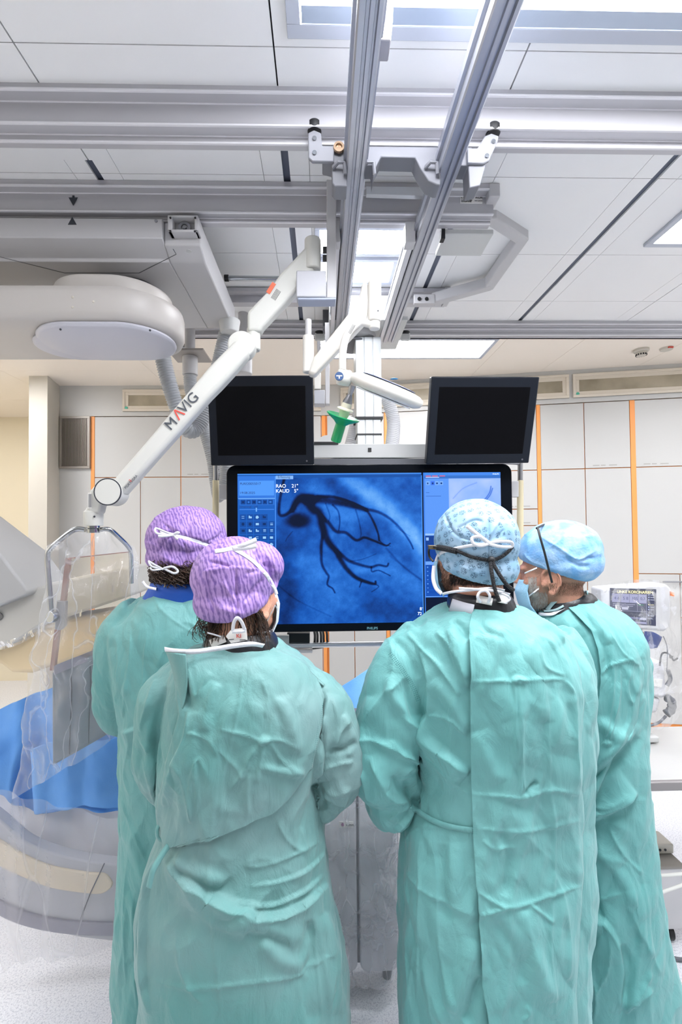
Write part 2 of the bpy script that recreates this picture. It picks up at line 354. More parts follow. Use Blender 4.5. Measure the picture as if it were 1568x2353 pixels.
# ------------------------------------------------------------------ ceiling luminaires
def luminaire(label, x0, x1, y0, y1, fw=.03, louvres=0, strength=None, z=ZC, recess=False):
    t = thing('ceiling_light', label, 'ceiling light', ((x0+x1)/2, (y0+y1)/2, z-.012), 'ceiling lights')
    f = MB(); a = z-.014
    f.box(x0-fw, x1+fw, y0-fw, y0, a, z).box(x0-fw, x1+fw, y1, y1+fw, a, z).box(x0-fw, x0, y0, y1, a, z).box(x1, x1+fw, y0, y1, a, z)
    f.build('frame', mat('lamp_frame', 'b9bec9', .4), t, bevel=.002)
    e = mat('lamp_%g' % (strength or LAMP), 'f7f8fc', .5, emit=(strength or LAMP))
    MB().box(x0, x1, y0, y1, z-.006, z-.001).build('diffuser', e, t, smooth=False)
    if louvres:
        l = MB()
        for i in range(1, louvres+1):
            y = y0 + (y1-y0)*i/(louvres+1); l.box(x0, x1, y-.004, y+.004, z-.016, z-.004)
        for i in range(1, 4):
            x = x0 + (x1-x0)*i/4; l.box(x-.002, x+.002, y0, y1, z-.013, z-.004)
        l.build('louvre', M['lgrey'], t, smooth=False)
    return t
a1 = PZ(690, 45, ZC); 
big = luminaire('largest ceiling light with a grey frame, at the top above the rails', a1.x, 1.34, .25, a1.y, .035, 0, 23)
MB().box(a1.x+.004, 1.336, a1.y-.042, a1.y-.002, ZC-.012, ZC-.0065).build('reflector', mat('steel_blue_mirror', 'b4c0d0', .35, .3, bump=(12, .3)), big)
luminaire('square ceiling light between the rails, nearer of two', .0, .375, 1.95, 2.12, .022, 0)
luminaire('square ceiling light between the rails, further of two', .0, .36, 2.19, 2.37, .022, 0)
luminaire('louvred ceiling light beyond the last beam near the column', .0, 1.21, 3.12, 3.44, .025, 4)
luminaire('ceiling light at the edge beside the dark slot', 1.53, 2.1, 1.82, 2.03, .028, 0)
luminaire('ceiling light far away past the grey pod near the pillar', -3.2, -2.2, 3.2, 3.44, .03, 0)
luminaire('added fill light on the ceiling behind the camera over the floor', -1.3, -.3, -1.3, -.2, .03, 0, 6)  # unseen lamp, added as soft fill from the rear
luminaire('added fill light by the far side wall past the injector console', 2.65, 3.3, 1.7, 2.8, .03, 0, 8)  # added out of view to brighten the back wall and cabinets
luminaire('added fill light for the cream recess beyond the pillar', -4.05, -3.55, 3.7, 4.4, .03, 0, 8)  # added just out of frame to brighten the recess wall
luminaire('added fill light by the side wall past the bearded man', 2.6, 3.2, .2, 1.1, .03, 0, 15)  # added out of view, raises the general room light
luminaire('added fill light over the side wall past the blue drapes', -3.8, -3.2, 1.4, 2.6, .03, 0, 15)  # unseen extra lamp, lifts the bounce on floor and ceiling
luminaire('added fill light near the side wall over the far end of the drapes', -3.4, -2.8, -.2, .8, .03, 0, 15)  # another added lamp outside the frame, for overall brightness

t = thing('smoke_detector', 'round white smoke detector on the rear ceiling', 'smoke detector', tuple(PZ(1474, 803, ZC)))
c = PZ(1474, 803, ZC)
MB().lathe(c, [(0, 0), (.052, 0), (.052, -.014), (.046, -.02), (0, -.02)]).build('base', M['pill'], t)
MB().lathe(c, [(.034, -.02), (.036, -.032), (.030, -.048), (0, -.05)]).build('sensor_head', M['pill'], t)
s = MB()
for k in range(14):
    q = 2*math.pi*k/14; u = Vector((math.cos(q), math.sin(q), 0)); p = c+u*.034+Vector((0, 0, -.036)); v = Vector((-u.y, u.x, 0))
    s.prism([p+v*.004, p-v*.004, p-v*.004-Vector((0, 0, .011)), p+v*.004-Vector((0, 0, .011))], u*.003)
s.build('slots', M['black'], t, smooth=False)
c = PZ(1532, 800, ZC); t = thing('alarm_indicator', 'white ceiling alarm indicator with a red lamp beside the smoke detector', 'alarm', tuple(c))
MB().lathe(c, [(0, 0), (.045, 0), (.04, -.014), (.02, -.018), (0, -.018)]).build('base', M['pill'], t)
MB().box(c.x-.018, c.x+.018, c.y-.046, c.y-.03, c.z-.014, c.z-.004).build('red_lamp', M['red'], t, bevel=.001)

# ------------------------------------------------------------------ transverse ceiling beams
def beam(name, label, marks, d0, x0, x1, m, tail=.02, pc=None):
    """marks: pixel rows at the VP column; 'f' face down to row, 'u' underside back to row"""
    ys = marks; Y = d0; H = (1212-ys[0][1])/F*Y; prof = [(Y, CAMZ+H)]
    for k, y in ys[1:]:
        if k == 'f': H = (1212-y)/F*Y
        else: Y = H*F/(1212-y)
        prof.append((Y, CAMZ+H))
    prof += [(Y, CAMZ+H+.012), (Y+.0, prof[0][1])]
    b = MB().prism([(x0, a, z) for a, z in prof], (x1-x0, 0, 0))
    global LIPS
    LIPS = [(a, z) for (k, y), (a, z) in zip(ys, prof) if k == 'u'][:-1]
    LIPS = [q for i, q in enumerate(prof) if 0 < i < len(ys) and ys[i][0] == 'u' and i < len(ys)-1] + [q for i, q in enumerate(prof) if 0 < i < len(ys)-1 and ys[i][0] == 'f' and ys[i+1][0] == 'u']
    LIPX.append((x0, x1))
    return b, prof
LIPX = []
def lips(parent):
    x0, x1 = LIPX[-1]
    for y, z in LIPS: MB().box(x0, x1, y-.004, y+.004, z-.002, z+.004).build('rail_lip', mat('bright_lip', 'e3e2e6', .35, .2), parent, bevel=.001)
b, prof1 = beam('', '', [('f', 177), ('f', 194), ('u', 223), ('f', 229), ('f', 274), ('u', 300), ('f', 317), ('u', 332)], 1.32, -3.2, 3.3, M['alux'])
b1 = tag(b.build('ceiling_rail', M['alux'], angle=20), 'wide grey ceiling rail crossing the room, nearest of the cross rails', 'ceiling rail', 'cross rails under the ceiling')
lips(b1)
H_B1 = prof1[-3][1]; YB1 = prof1[-3][0]
b, prof2 = beam('', '', [('f', 405), ('f', 420), ('u', 437), ('f', 442), ('f', 480), ('u', 494), ('f', 502), ('u', 514)], 1.69, -3.2, P(1140, 450, 1.7).x, M['alux'])
b2 = thing('ceiling_rail', 'grey ceiling rail with a black triangle mark, second of the cross rails', 'ceiling rail', (0, 1.75, 2.85), 'cross rails under the ceiling')
lips(b2)
b.build('profile', M['alux'], b2, angle=20)
xe = P(1140, 450, 1.7).x
MB().box(xe-.03, xe+.012, 1.685, 1.79, prof2[1][1]-.03, 2.998).build('end_cap', M['grey'], b2, bevel=.004)
H_B2 = prof2[-3][1]; YB2 = prof2[-3][0]
def tri(cx, cy, Y, s, up):
    q = -1 if up else 1
    return MB().prism([P(cx-s, cy-q*s*.9, Y), P(cx+s, cy-q*s*.9, Y), P(cx, cy+q*s*.9, Y)], (0, .001, 0))
tri(168, 463, 1.7245, 10.5, False).build('triangle_mark', M['ink'], b2, smooth=False)
MB().prism([P(x, y, 1.7245) for x, y in ((166, 449), (171, 449), (171, 453), (166, 453))], (0, .001, 0)).build('tick_mark', M['ink'], b2, smooth=False)
lb = MB().prism([P(x, y, 1.724) for x, y in ((1058, 450), (1109, 450.5), (1109, 467), (1058, 466))], (0, .004, 0)).build('type_label', M['paper'], b2, smooth=False)
lt = MB(); lt.text('PHILIPS', P(1093, 456, 1.7232), (1, 0, 0), (0, 0, 1), .0085); lt.text('PX 9892 003 95971', P(1059.5, 456, 1.7232), (1, 0, 0), (0, 0, 1), .0058)
lt.text('MANUFACTURED\nFOR CUSTOMER', P(1060, 461, 1.7232), (1, 0, 0), (0, 0, 1), .0055); lt.text('made in germany', P(1091, 462, 1.7232), (1, 0, 0), (0, 0, 1), .0045)
lt.build('lettering', M['ink'], lb, smooth=False)
# far guide of the C-arm carriage
b, prof3 = beam('', '', [('f', 655), ('f', 664), ('u', 674), ('f', 677), ('f', 690), ('u', 700)], 2.44, -2.6, P(1030, 680, 2.45).x, M['alux'])
b3 = thing('ceiling_rail', 'short grey ceiling rail joined to the bent bumper, third of the cross rails', 'ceiling rail', (0, 2.48, 2.87), 'cross rails under the ceiling')
b.build('profile', M['alux'], b3, angle=20)
xe = P(1030, 680, 2.45).x; MB().box(xe-.02, xe+.012, 2.43, 2.52, 2.93, 2.998).build('end_cap', M['grey'], b3, bevel=.004)
b, prof4 = beam('', '', [('f', 731), ('f', 740), ('u', 745), ('f', 752), ('u', 756), ('f', 766), ('u', 772), ('f', 775)], 2.84, -3.0, 3.3, M['alux'])
b4 = tag(b.build('ceiling_rail', M['alux'], angle=20), 'grey ceiling rail in front of the back wall, furthest of the cross rails', 'ceiling rail', 'cross rails under the ceiling')
lips(b4)
H_B4 = prof4[-3][1]
for k, (px, py, y, ln) in enumerate(((168, 506, 1.712, 10),)):
    pass
# ------------------------------------------------------------------ the two long rails in depth
def long_rail(label, xc, zb, y0, y1, wd=.062, ht=.09):
    """fluted profile; xc centre, zb underside height"""
    h = wd/2; z = zb
    pr = [(-h, z+ht), (-h, z+ht*.62), (-h*1.28, z+ht*.6), (-h*1.28, z+ht*.42), (-h, z+ht*.40), (-h, z+.004), (-h+.004, z), (-h*.42, z), (-h*.34, z+.010), (-.10*h, z+.010),
          (-.04*h, z+.003), (.30*h, z+.003), (.36*h, z+.010), (.5*h, z+.010), (.58*h, z), (h-.004, z), (h, z+.004), (h, z+ht*.40), (h*1.28, z+ht*.42), (h*1.28, z+ht*.6), (h, z+ht*.62), (h, z+ht)]
    b = MB().prism([(xc+a, y0, c) for a, c in pr], (0, y1-y0, 0))
    return tag(b.build('overhead_rail', mat('satin_aluminium', 'b6b9c2', .36, .8, bump=(50, .05, (1, .02, 1))), angle=20), label, 'rail', 'pair of long overhead rails')
ZR = CAMZ+1.085
long_rail('long aluminium overhead rail running into depth, with the metal clamp hanging on it', .112, ZR, .15, 2.62, .058)
long_rail('long aluminium overhead rail running into depth, without a clamp, wider looking of the two', .398, ZR, .15, 2.66)
# inner guide profiles
for lab, x in (('thin light guide profile close along the clamped overhead rail', .066), ('thin light guide profile close along the wider looking overhead rail', .352)):
    b = MB().box(x-.011, x+.011, 1.72, 2.72, ZR+.005, ZR+.05).box(x-.016, x+.016, 1.72, 2.72, ZR+.05, ZR+.06)
    tag(b.build('guide_profile', mat('satin_white_metal', 'd4d6dc', .35, .4), bevel=.002), lab, 'rail', 'guide profiles beside the long rails')
    k = MB().box(x-.026, x+.012, 1.70, 1.75, ZR-.008, ZR+.075)
    tag(k.build('end_stop', M['grey'], bevel=.003), 'small grey end stop on the ' + ('guide by the clamped rail' if x < .2 else 'guide by the wider looking rail'), 'end stop', 'end stops of the guides')
# metal clamp near the camera
t = thing('metal_clamp', 'milled metal clamp block on the overhead rail near the top of the picture', 'clamp', tuple(P(867, 92, 1.0)))
yk = 1.02
MB().prism([P(x, y, yk) for x, y in ((834, 44), (866, 44), (866, 58), (851, 58), (851, 45), (902, 52), (900, 92), (834, 92))][:1] + [P(x, y, yk) for x, y in ((903, 52), (899, 92), (834, 90))], (0, .05, 0)).build('block', mat('milled_steel', 'a9a7ae', .4, .8, bump=(30, .5)), t, bevel=.003)
MB().prism([P(x, y, yk) for x, y in ((889, -30), (906, -30), (903, 54), (889, 50))], (0, .05, 0)).build('side_plate', M['alu'], t, bevel=.002)
MB().prism([P(x, y, yk-.012) for x, y in ((853, -30), (872, -30), (868, 58), (853, 58))], (0, .012, 0)).build('tongue', M['lgrey'], t, bevel=.002)
# trolley on the nearest beam
t = thing('rail_trolley', 'grey cast trolley carrying the two long rails under the nearest cross rail', 'trolley', tuple(P(930, 400, 1.42)))
YT = 1.372
body = [(706, 300), (722, 292), (738, 300), (741, 333), (765, 333), (790, 340), (850, 336), (1008, 338), (1080, 345), (1085, 333), (1112, 300), (1128, 306), (1148, 308), (1146, 320), (1124, 372), (1112, 375), (1084, 374)]
cast = [(741, 334), (1086, 338), (1084, 374), (1118, 376), (1104, 426), (1079, 432), (1077, 380), (1015, 379), (1013, 424), (1005, 424), (985, 415), (966, 385), (955, 362), (876, 360), (862, 388), (858, 412), (856, 379), (798, 379), (798, 428), (770, 428), (764, 420), (763, 374), (741, 368)]
pts_prism(cast, YT, .06).build('casting', mat('cast_grey', '74757c', .55), t, bevel=.006, seg=3)
for s_, pl_ in ((0, [(708, 305), (722, 298), (738, 305), (741, 334), (768, 336), (768, 371), (718, 370), (709, 362)]), (1, [(1115, 312), (1130, 306), (1147, 312), (1146, 322), (1125, 368), (1112, 375), (1075, 374), (1075, 340), (1098, 340)])):
    br = pts_prism(pl_, YT-.01, .012).build('roller_bracket', mat('bracket_grey', '85868d', .5), t, bevel=.003)
    rx, ry = ((723, 296), (1133, 302))[s_]
    p = P(rx, ry, YT+.004)
    MB().lathe(p, [(0, -.012), (.020, -.012), (.023, -.006), (.023, .012), (.020, .016), (0, .016)]).build('roller', M['black'], br)
    sc_ = MB()
    for q in (((723, 319), (723, 352)), ((1134, 326), (1119, 359)))[s_]:
        c = P(*q, YT-.010); sc_.lathe(c, [(0, 0), (.0055, 0), (.0065, .002), (.0065, .004), (0, .004)], (0, -1, 0), 12)
    sc_.build('screws', M['chrome'], br)
c = P(779, 342, YT-.004)
MB().lathe(c, [(0, 0), (.016, 0), (.018, .004), (.016, .010), (.010, .010), (.008, .004), (0, .004)], (0, -1, 0)).build('bearing', mat('bronze_metal', 'b59a80', .25, .9), t)
for x in (778, 845, 990):
    hk = MB(); hk.tube([P(x-12, 385, YT-.005), P(x, 372, YT-.02), P(x+14, 374, YT-.02), P(x+16, 400, YT-.01)], .006, 8); hk.build('hook', mat('cast_grey', '74757c', .55), t)
MB().prism([P(x, y, 1.66) for x, y in ((842, 428), (985, 430), (985, 450), (842, 446))], (0, .02, 0)).build('drilled_plate', mat('pale_zinc', 'c9cbce', .4, .6), t, bevel=.001)

# bent bumper frame right of the rails
def bar(pp, r, Y=None, n=4):
    q = [P(x, y, yy) for x, y, yy in pp]
    return MB().tube(q, r, 4, True, 1, (0, .2, 1))
t = thing('bent_bumper', 'bent grey bumper frame hanging at the end of the second cross rail', 'bumper frame', tuple(P(1180, 550, 2.0)))
pb = [(985, 497, 1.84), (1132, 500, 1.86), (1200, 545, 1.98), (1124, 655, 2.32), (1000, 690, 2.44)]
q = [P(*a) for a in pb]; hb = .034
b = MB()
for a, c in zip(q, q[1:]):
    d = (c-a).normalized(); u = Vector((0, 0, 1)); u = (u-d*u.dot(d)).normalized(); v = d.cross(u)
    a2 = a-d*.012; c2 = c+d*.012
    b.add([a2+u*hb+v*.026, a2+u*hb-v*.026, a2-u*hb*.6-v*.026, a2-u*hb*.6+v*.026, c2+u*hb+v*.026, c2+u*hb-v*.026, c2-u*hb*.6-v*.026, c2-u*hb*.6+v*.026],
          [(0, 1, 2, 3), (7, 6, 5, 4), (0, 4, 5, 1), (1, 5, 6, 2), (2, 6, 7, 3), (3, 7, 4, 0)])
b.build('bent_bar', M['grey'], t, bevel=.006, seg=3)
pts_prism([(952, 676), (1000, 676), (1000, 697), (952, 697)], 2.41, .02).build('foot_plate', M['grey'], t, bevel=.002)
hh = MB()
for x in (964, 981): hh.lathe(P(x, 687, 2.409), [(0, 0), (.010, 0), (.010, -.003), (0, -.003)], (0, 1, 0), 14)
hh.build('bolt_holes', M['black'], t, smooth=False)
MB().box(P(1022, 530, 1.8).x, P(1135, 530, 1.8).x, 1.80, 1.95, P(1022, 526, 1.8).z-.02, P(1022, 526, 1.8).z).build('bottom_plate', M['lgrey'], t, bevel=.003)
pts_prism([(1016, 520), (1024, 520), (1024, 548), (1014, 548)], 1.79, .03).build('black_stop', M['black'], t, bevel=.002)

# ------------------------------------------------------------------ C-arm carriage and pod
t = thing('xray_carriage', 'large grey ceiling carriage of the x-ray arm with a black triangle mark', 'ceiling carriage', (-1.2, 1.9, 2.77))
z1, z2, z3 = CAMZ+1.175, CAMZ+1.10, CAMZ+1.055
xr = P(462, 560, 1.74).x
pr = [(1.72, z1), (1.72, z2), (1.735, z2-.006), (1.80, z3+.012), (1.80, z3), (2.40, z3), (2.42, z3+.02), (2.42, z1)]
MB().prism([(-3.0, a, c) for a, c in pr], (xr-.14+3.0, 0, 0)).build('housing', M['grey'], t, angle=20, bevel=.003)
MB().prism([(xr-.14, a, c) for a, c in ((1.74, z1), (1.74, z2-.012), (1.80, z3+.004), (1.81, z3), (2.40, z3), (2.42, z3+.02), (2.42, z1))], (.14, 0, 0)).build('side_housing', M['grey'], t, bevel=.006)
fx0, fx1 = P(387, 520, 1.71).x, P(457, 520, 1.71).x
fz1, fz0 = P(400, 497, 1.71).z, P(400, 536, 1.71).z
b = MB().box(fx0, fx1, 1.70, 1.82, fz0, fz0+.010).box(fx0, fx1, 1.70, 1.82, fz1-.008, fz1).box(fx0, fx0+.018, 1.70, 1.82, fz0, fz1).box(fx1-.014, fx1, 1.70, 1.82, fz0, fz1).box(fx0, fx1, 1.76, 1.82, fz0, fz1)
e = b.build('end_block', M['grey'], t, bevel=.004)
MB().lathe(P(426, 527, 1.735), [(0, 0), (.020, 0), (.023, .003), (.023, .012), (.013, .012), (.012, .006), (.008, .006), (.007, .014), (0, .014)], (0, -1, 0)).build('wheel', M['steel'], e)
s = MB()
for x, y in ((392, 501), (449, 501), (392, 532), (448, 532)): s.lathe(P(x, y, 1.6995), [(0, 0), (.004, 0), (.004, .002), (0, .002)], (0, -1, 0), 10)
s.build('screws', M['black'], e)
tri(166, 507, 1.7185, 10, True).build('triangle_mark', M['ink'], t, smooth=False)
MB().lathe(P(359, 508, 1.72), [(0, 0), (.006, 0), (.006, .003), (0, .003)], (0, -1, 0), 14).build('screw_cap', M['steel'], t)
sg = MB()
def seam(pp, z):
    q = [PZ(x, y, z) for x, y in pp]
    for a, c in zip(q, q[1:]):
        d = (c-a).normalized(); v = Vector((-d.y, d.x, 0))*.0012; sg.prism([a+v, a-v, c-v, c+v], (0, 0, -.0012))
seam([(0, 590), (148, 627), (320, 627), (405, 584), (398, 572)], z3)
sg.build('cover_seam', mat('seam_dark', '55565a', .6), t, smooth=False)
MB().lathe(PZ(434, 577, z3), [(0, 0), (.011, 0), (.011, -.001), (0, -.001)], n=18).build('cover_plug', M['lgrey'], t)
p = P(532, 752, 2.38)
MB().cyl(Vector((p.x, 2.33, z3+.01)), Vector((p.x, 2.33, z3-.055)), .055, .045).build('hose_socket', M['lgrey'], t, bevel=.004)

def track(xc0, xc1, yc, ry, z0, z1, rx=None, n=48, bot=0.0, bev=.012):
    """racetrack slab, straight in x between xc0 and xc1"""
    rx = rx or ry; ring = []
    for k in range(n):
        q = 2*math.pi*k/n; c_, s_ = math.cos(q), math.sin(q)
        ring.append(((xc1 if c_ >= 0 else xc0)+rx*c_, yc+ry*s_))
    def R(sc_, z): 
        return [Vector((xc1+(x-xc1)*1 if False else ((xc0+xc1)/2+(x-(xc0+xc1)/2)*(1-(1-sc_)*ry/((xc1-xc0)/2+rx))), yc+(y-yc)*sc_, z)) for x, y in ring]
    return MB().rings([R(1-bev*.8/ry, z1), R(1-bev*.2/ry, z1-bev*.3), R(1, z1-bev), R(1, z0+bev), R(1-bev*.3/ry, z0+bev*.3), R(1-bev/ry, z0), R(.5, z0-bot)])
t = thing('xray_arm_pod', 'smooth ivory rounded pod of the x-ray arm under the ceiling carriage', 'x-ray arm', (-1.0, 1.85, 2.45))
mp = mat('ivory_shell', 'bfbab5', .4)
track(-2.3, -.775, 1.85, .215, CAMZ+.755, CAMZ+.885, bev=.03).build('pod_shell', mp, t, angle=60)
track(-.93, -.76, 1.83, .175, CAMZ+.735, CAMZ+.757, bot=.006).build('bottom_cover', mat('pale_cover', 'c3c3cc', .4), t, angle=60)
track(-1.02, -.99, 1.87, .13, CAMZ+.735, CAMZ+.757).build('side_cover', mat('pale_cover', 'c3c3cc', .4), t, angle=60)
track(-.88, -.80, 1.875, .185, CAMZ+.885, CAMZ+.950).build('turntable', mp, t, angle=60)
track(-.87, -.81, 1.99, .09, CAMZ+.948, z3).build('bearing_ring', M['dgrey'], t, angle=60)
s = MB()
for x, y in ((167, 683), (167, 706), (215, 693)): s.ell(P(x, y, 1.637), (.005, .003, .005), 10, 6)
s.build('cover_plug', M['pill'], t)
for x, y in ((139, 757), (345, 759)): MB().ell(P(x, y, 1.66), (.004, .004, .004), 10, 6).build('screw', M['ink'], t)

# chrome tube by the carriage
t = thing('ceiling_tube', 'short chrome tube with a black end cap beside the ceiling carriage', 'tube', tuple(P(580, 640, 2.25)))
MB().cyl(P(522, 639, 2.25), P(690, 641, 2.25), .012).build('tube', M['chrome'], t)
MB().cyl(P(516, 639, 2.25), P(526, 639, 2.25), .016).build('black_cap', M['black'], t, bevel=.002)

# hoses and sockets
tag(MB().add(*(lambda m_: (m_.v, m_.f))(corrugated([P(370, 800, 2.2), P(383, 860, 2.22), P(404, 930, 2.25), P(428, 985, 2.3), P(452, 985, 2.34), P(472, 945, 2.36), P(495, 870, 2.38), P(512, 800, 2.38), P(520, 765, 2.38)], .036))).build('corrugated_hose', M['hose'], angle=0),
    'thick grey corrugated hose looping from under the pod to the carriage', 'hose')
tag(corrugated([P(437, 850, 2.75), P(440, 900, 2.75), P(462, 960, 2.75), P(488, 1050, 2.75), P(497, 1110, 2.75), P(505, 1140, 2.72), P(520, 1090, 2.7), P(515, 1040, 2.7)], .036).build('corrugated_hose', M['hose'], angle=0),
    'grey corrugated hose dropping from the round ceiling socket behind the blank monitor', 'hose')
t = thing('hose_socket', 'grey hose socket with a square flange on the rear ceiling', 'socket', tuple(P(437, 860, 2.75)))
f0 = PZ(400, 822, 2.70)
pz = P(437, 820, 2.75)
MB().box(pz.x-.105, pz.x+.105, 2.65, 2.85, pz.z, pz.z+.014).build('flange', mat('taupe_metal', 'a19c98', .4, .4), t, bevel=.003)
MB().cyl((pz.x, 2.75, pz.z+.014), (pz.x, 2.75, ZC), .03).build('drop_tube', M['grey'], t)
MB().cyl((pz.x, 2.75, pz.z), (pz.x, 2.75, P(437, 862, 2.75).z), .045).build('collar', M['grey'], t, bevel=.003)
t = thing('hose_socket', 'round grey socket hanging behind the elbow of the long arm', 'socket', tuple(P(560, 860, 2.75)))
pz = P(560, 860, 2.75); MB().cyl(pz, pz+Vector((0, 0, .18)), .052).build('collar', M['grey'], t, bevel=.003)
MB().cyl(pz+Vector((0, 0, .18)), Vector((pz.x, pz.y, ZC)), .03).build('drop_tube', M['grey'], t)
t = thing('ceiling_outlet', 'small grey outlet box on the rear ceiling beside the pod', 'outlet', tuple(PZ(422, 797, ZC)))
c = PZ(422, 797, ZC); MB().box(c.x-.05, c.x+.04, c.y-.06, c.y+.06, c.z-.03, c.z).build('box', M['steel'], t, bevel=.004)
MB().box(c.x-.03, c.x+.02, c.y-.065, c.y-.058, c.z-.024, c.z-.006).build('opening', M['dgrey'], t)

# ------------------------------------------------------------------ monitor suspension
t = thing('monitor_column', 'white telescopic ceiling column carrying the monitors', 'column', (.19, 2.55, 1.98))
zc1 = P(850, 770, 2.55).z
cp = [PZ(757, 716, zc1+.10), PZ(925, 716, zc1+.10)]
b = MB(); x0, x1 = P(757, 770, 2.45).x, P(925, 770, 2.45).x
b.prism([(x0, 2.40, zc1+.035), (x1, 2.40, zc1+.035), (x1, 2.40, zc1+.15), (x0, 2.40, zc1+.15)], (0, .38, 0))
b.build('carriage_plate', mat('pale_metal', 'd7dade', .35, .3), t, bevel=.003)
MB().box(x0, x1+.02, 2.39, 2.79, zc1+.012, zc1+.034).build('lower_plate', M['lgrey'], t, bevel=.003)
MB().lathe((.185, 2.60, zc1-.015), [(0, .04), (.13, .04), (.135, .02), (.135, .0), (.1, -.012), (0, -.012)]).build('turntable', M['grey'], t)
MB().lathe((.185, 2.60, zc1-.03), [(0, 0), (.1, 0), (.11, -.008), (.11, -.016), (0, -.016)]).build('dark_ring', M['dgrey'], t)
xa, xb = P(818, 900, 2.5).x, P(878, 900, 2.5).x; zb1, zb2 = P(850, 960, 2.5).z, P(850, 1000, 2.5).z
def column(x0, x1, y0, y1, za, zb, nm):
    b = MB(); n_ = 3; w_ = (x1-x0)/n_
    for i in range(n_): b.box(x0+i*w_+.0012, x0+(i+1)*w_-.0012, y0, y1, za, zb)
    b.box(x0+.002, x1-.002, y0+.004, y1-.004, za, zb)
    return b.build(nm, mat('column_white', 'd2d6d7', .35, .15), t, bevel=.003)
column(xa, xb, 2.50, 2.66, zb1, zc1-.03, 'outer_column')
column(xa+.006, xb-.006, 2.507, 2.653, zb2-.09, zb1, 'inner_column')
MB().box(xa-.004, xb+.004, 2.495, 2.665, zb1-.006, zb1+.006).box(xa+.003, xb-.003, 2.503, 2.657, P(850, 997, 2.5).z-.005, P(850, 997, 2.5).z+.003).build('black_seal', M['black'], t)
for i, x in enumerate((735, 931)):
    p = P(x, 768, 2.82); br = MB().box(p.x-.03, p.x+.03, 2.80, 2.822, p.z-.045, p.z+.005).build('roller_bracket', M['lgrey'], t, bevel=.008, seg=3)
    MB().lathe(p, [(0, -.005), (.028, -.005), (.03, 0), (.03, .012), (0, .014)]).build('roller', M['black'], br)
MB().box(P(742, 740, 2.8).x, P(772, 740, 2.8).x, 2.70, 2.82, P(742, 765, 2.8).z, P(742, 728, 2.8).z).build('side_block', M['dgrey'], t, bevel=.003)
tag(corrugated([P(872, 880, 2.72), P(895, 930, 2.74), P(905, 975, 2.74), P(900, 1030, 2.7)], .038).build('white_hose', M['whose'], angle=0), 'white corrugated hose hanging on the far side of the monitor column', 'hose')
tag(corrugated([P(800, 1045, 2.7), P(812, 1000, 2.72), P(822, 960, 2.74), P(830, 930, 2.75)], .034).build('white_hose', M['whose'], angle=0), 'white corrugated hose peeking out beside the column foot', 'hose')

# monitor carrier frame
t = thing('monitor_carrier', 'light grey carrier frame with posts behind the monitors', 'monitor frame', (.2, 2.35, 1.3))
pts_prism([(690, 1020), (1010, 1020), (1010, 1052), (690, 1052)], 2.34, .05).build('cross_bar', M['lgrey'], t, bevel=.003)
q = pts_prism([(722, 1054), (1005, 1054), (1005, 1068), (722, 1068)], 2.30, .04).build('dark_rail', M['dgrey'], t, bevel=.002)
pts_prism([(846, 1029), (854, 1029), (854, 1038), (846, 1038)], 2.336, .004).build('black_plug', M['black'], t)
MB().lathe(P(752, 1024, 2.38), [(0, 0), (.055, 0), (.055, .03), (0, .03)], (0, 1, 0)).build('round_disc', M['lgrey'], t)
pts_prism([(722, 1015), (778, 1015), (778, 1020), (722, 1020)], 2.33, .02).build('black_strip', M['black'], t)
MB().box(xa+.002, xb-.002, 2.388, 2.66, P(850, 1050, 2.36).z, zb2-.085).build('column_bracket', M['lgrey'], t, bevel=.004)
pts_prism([(760, 1072), (940, 1072), (940, 1120), (760, 1120)], 2.288, .10).build('screen_mount', M['dgrey'], t, bevel=.003)
pts_prism([(760, 1040), (940, 1040), (940, 1120), (760, 1120)], 2.37, .02).build('screen_mount', M['dgrey'], t, bevel=.003)
for x, xm, yl in ((496, 512, 1500), (1196, 1185, 1500)):
    MB().cyl(P(x, 1062, 2.34), P(x, 1110, 2.34), .013).build('upper_tube', M['steel'], t)
    MB().cyl(P(x, 1104, 2.34), P(x, yl, 2.34), .016).build('post', mat('cream_post', 'cfc4a4', .5), t)
    MB().cyl(P(x, 1064, 2.34), P(x + (60 if x < 800 else -60), 1060, 2.34), .012).build('top_tube', M['steel'], t)
for y0, y1 in ((1105, 1142), (1356, 1394)):
    pts_prism([(1172, y0), (1193, y0), (1193, y1), (1172, y1)], 2.30, .04).build('bracket', M['grey'], t, bevel=.003)
    pts_prism([(503, y0+8), (530, y0+8), (530, y1+5), (503, y1+5)], 2.30, .04).build('bracket', M['grey'], t, bevel=.003)
MB().cyl(P(600, 1484, 2.34), P(1100, 1476, 2.34), .014).build('lower_tube', mat('satin_white_metal', 'd4d6dc', .35, .4), t)
for x in (641,):
    pts_prism([(632, 1460), (664, 1460), (664, 1490), (652, 1500), (636, 1500)], 2.31, .04).build('clamp', M['lgrey'], t, bevel=.004)
pts_prism([(648, 1494), (718, 1494), (718, 1501), (648, 1501)], 2.32, .05).build('tray', M['grey'], t, bevel=.002)
pts_prism([(660, 1455), (712, 1455), (712, 1478), (660, 1478)], 2.33, .05).build('connector_box', M['matte'], t, bevel=.003)
b = MB()
for k, x in enumerate((722, 728, 736, 742, 750)): b.tube(catmull([P(x, 1448, 2.30), P(x+2, 1465, 2.33), P(x-3, 1485, 2.38), P(x-30-6*k, 1492, 2.40)], 6), .006, 8)
b.build('cables', M['black'], t)

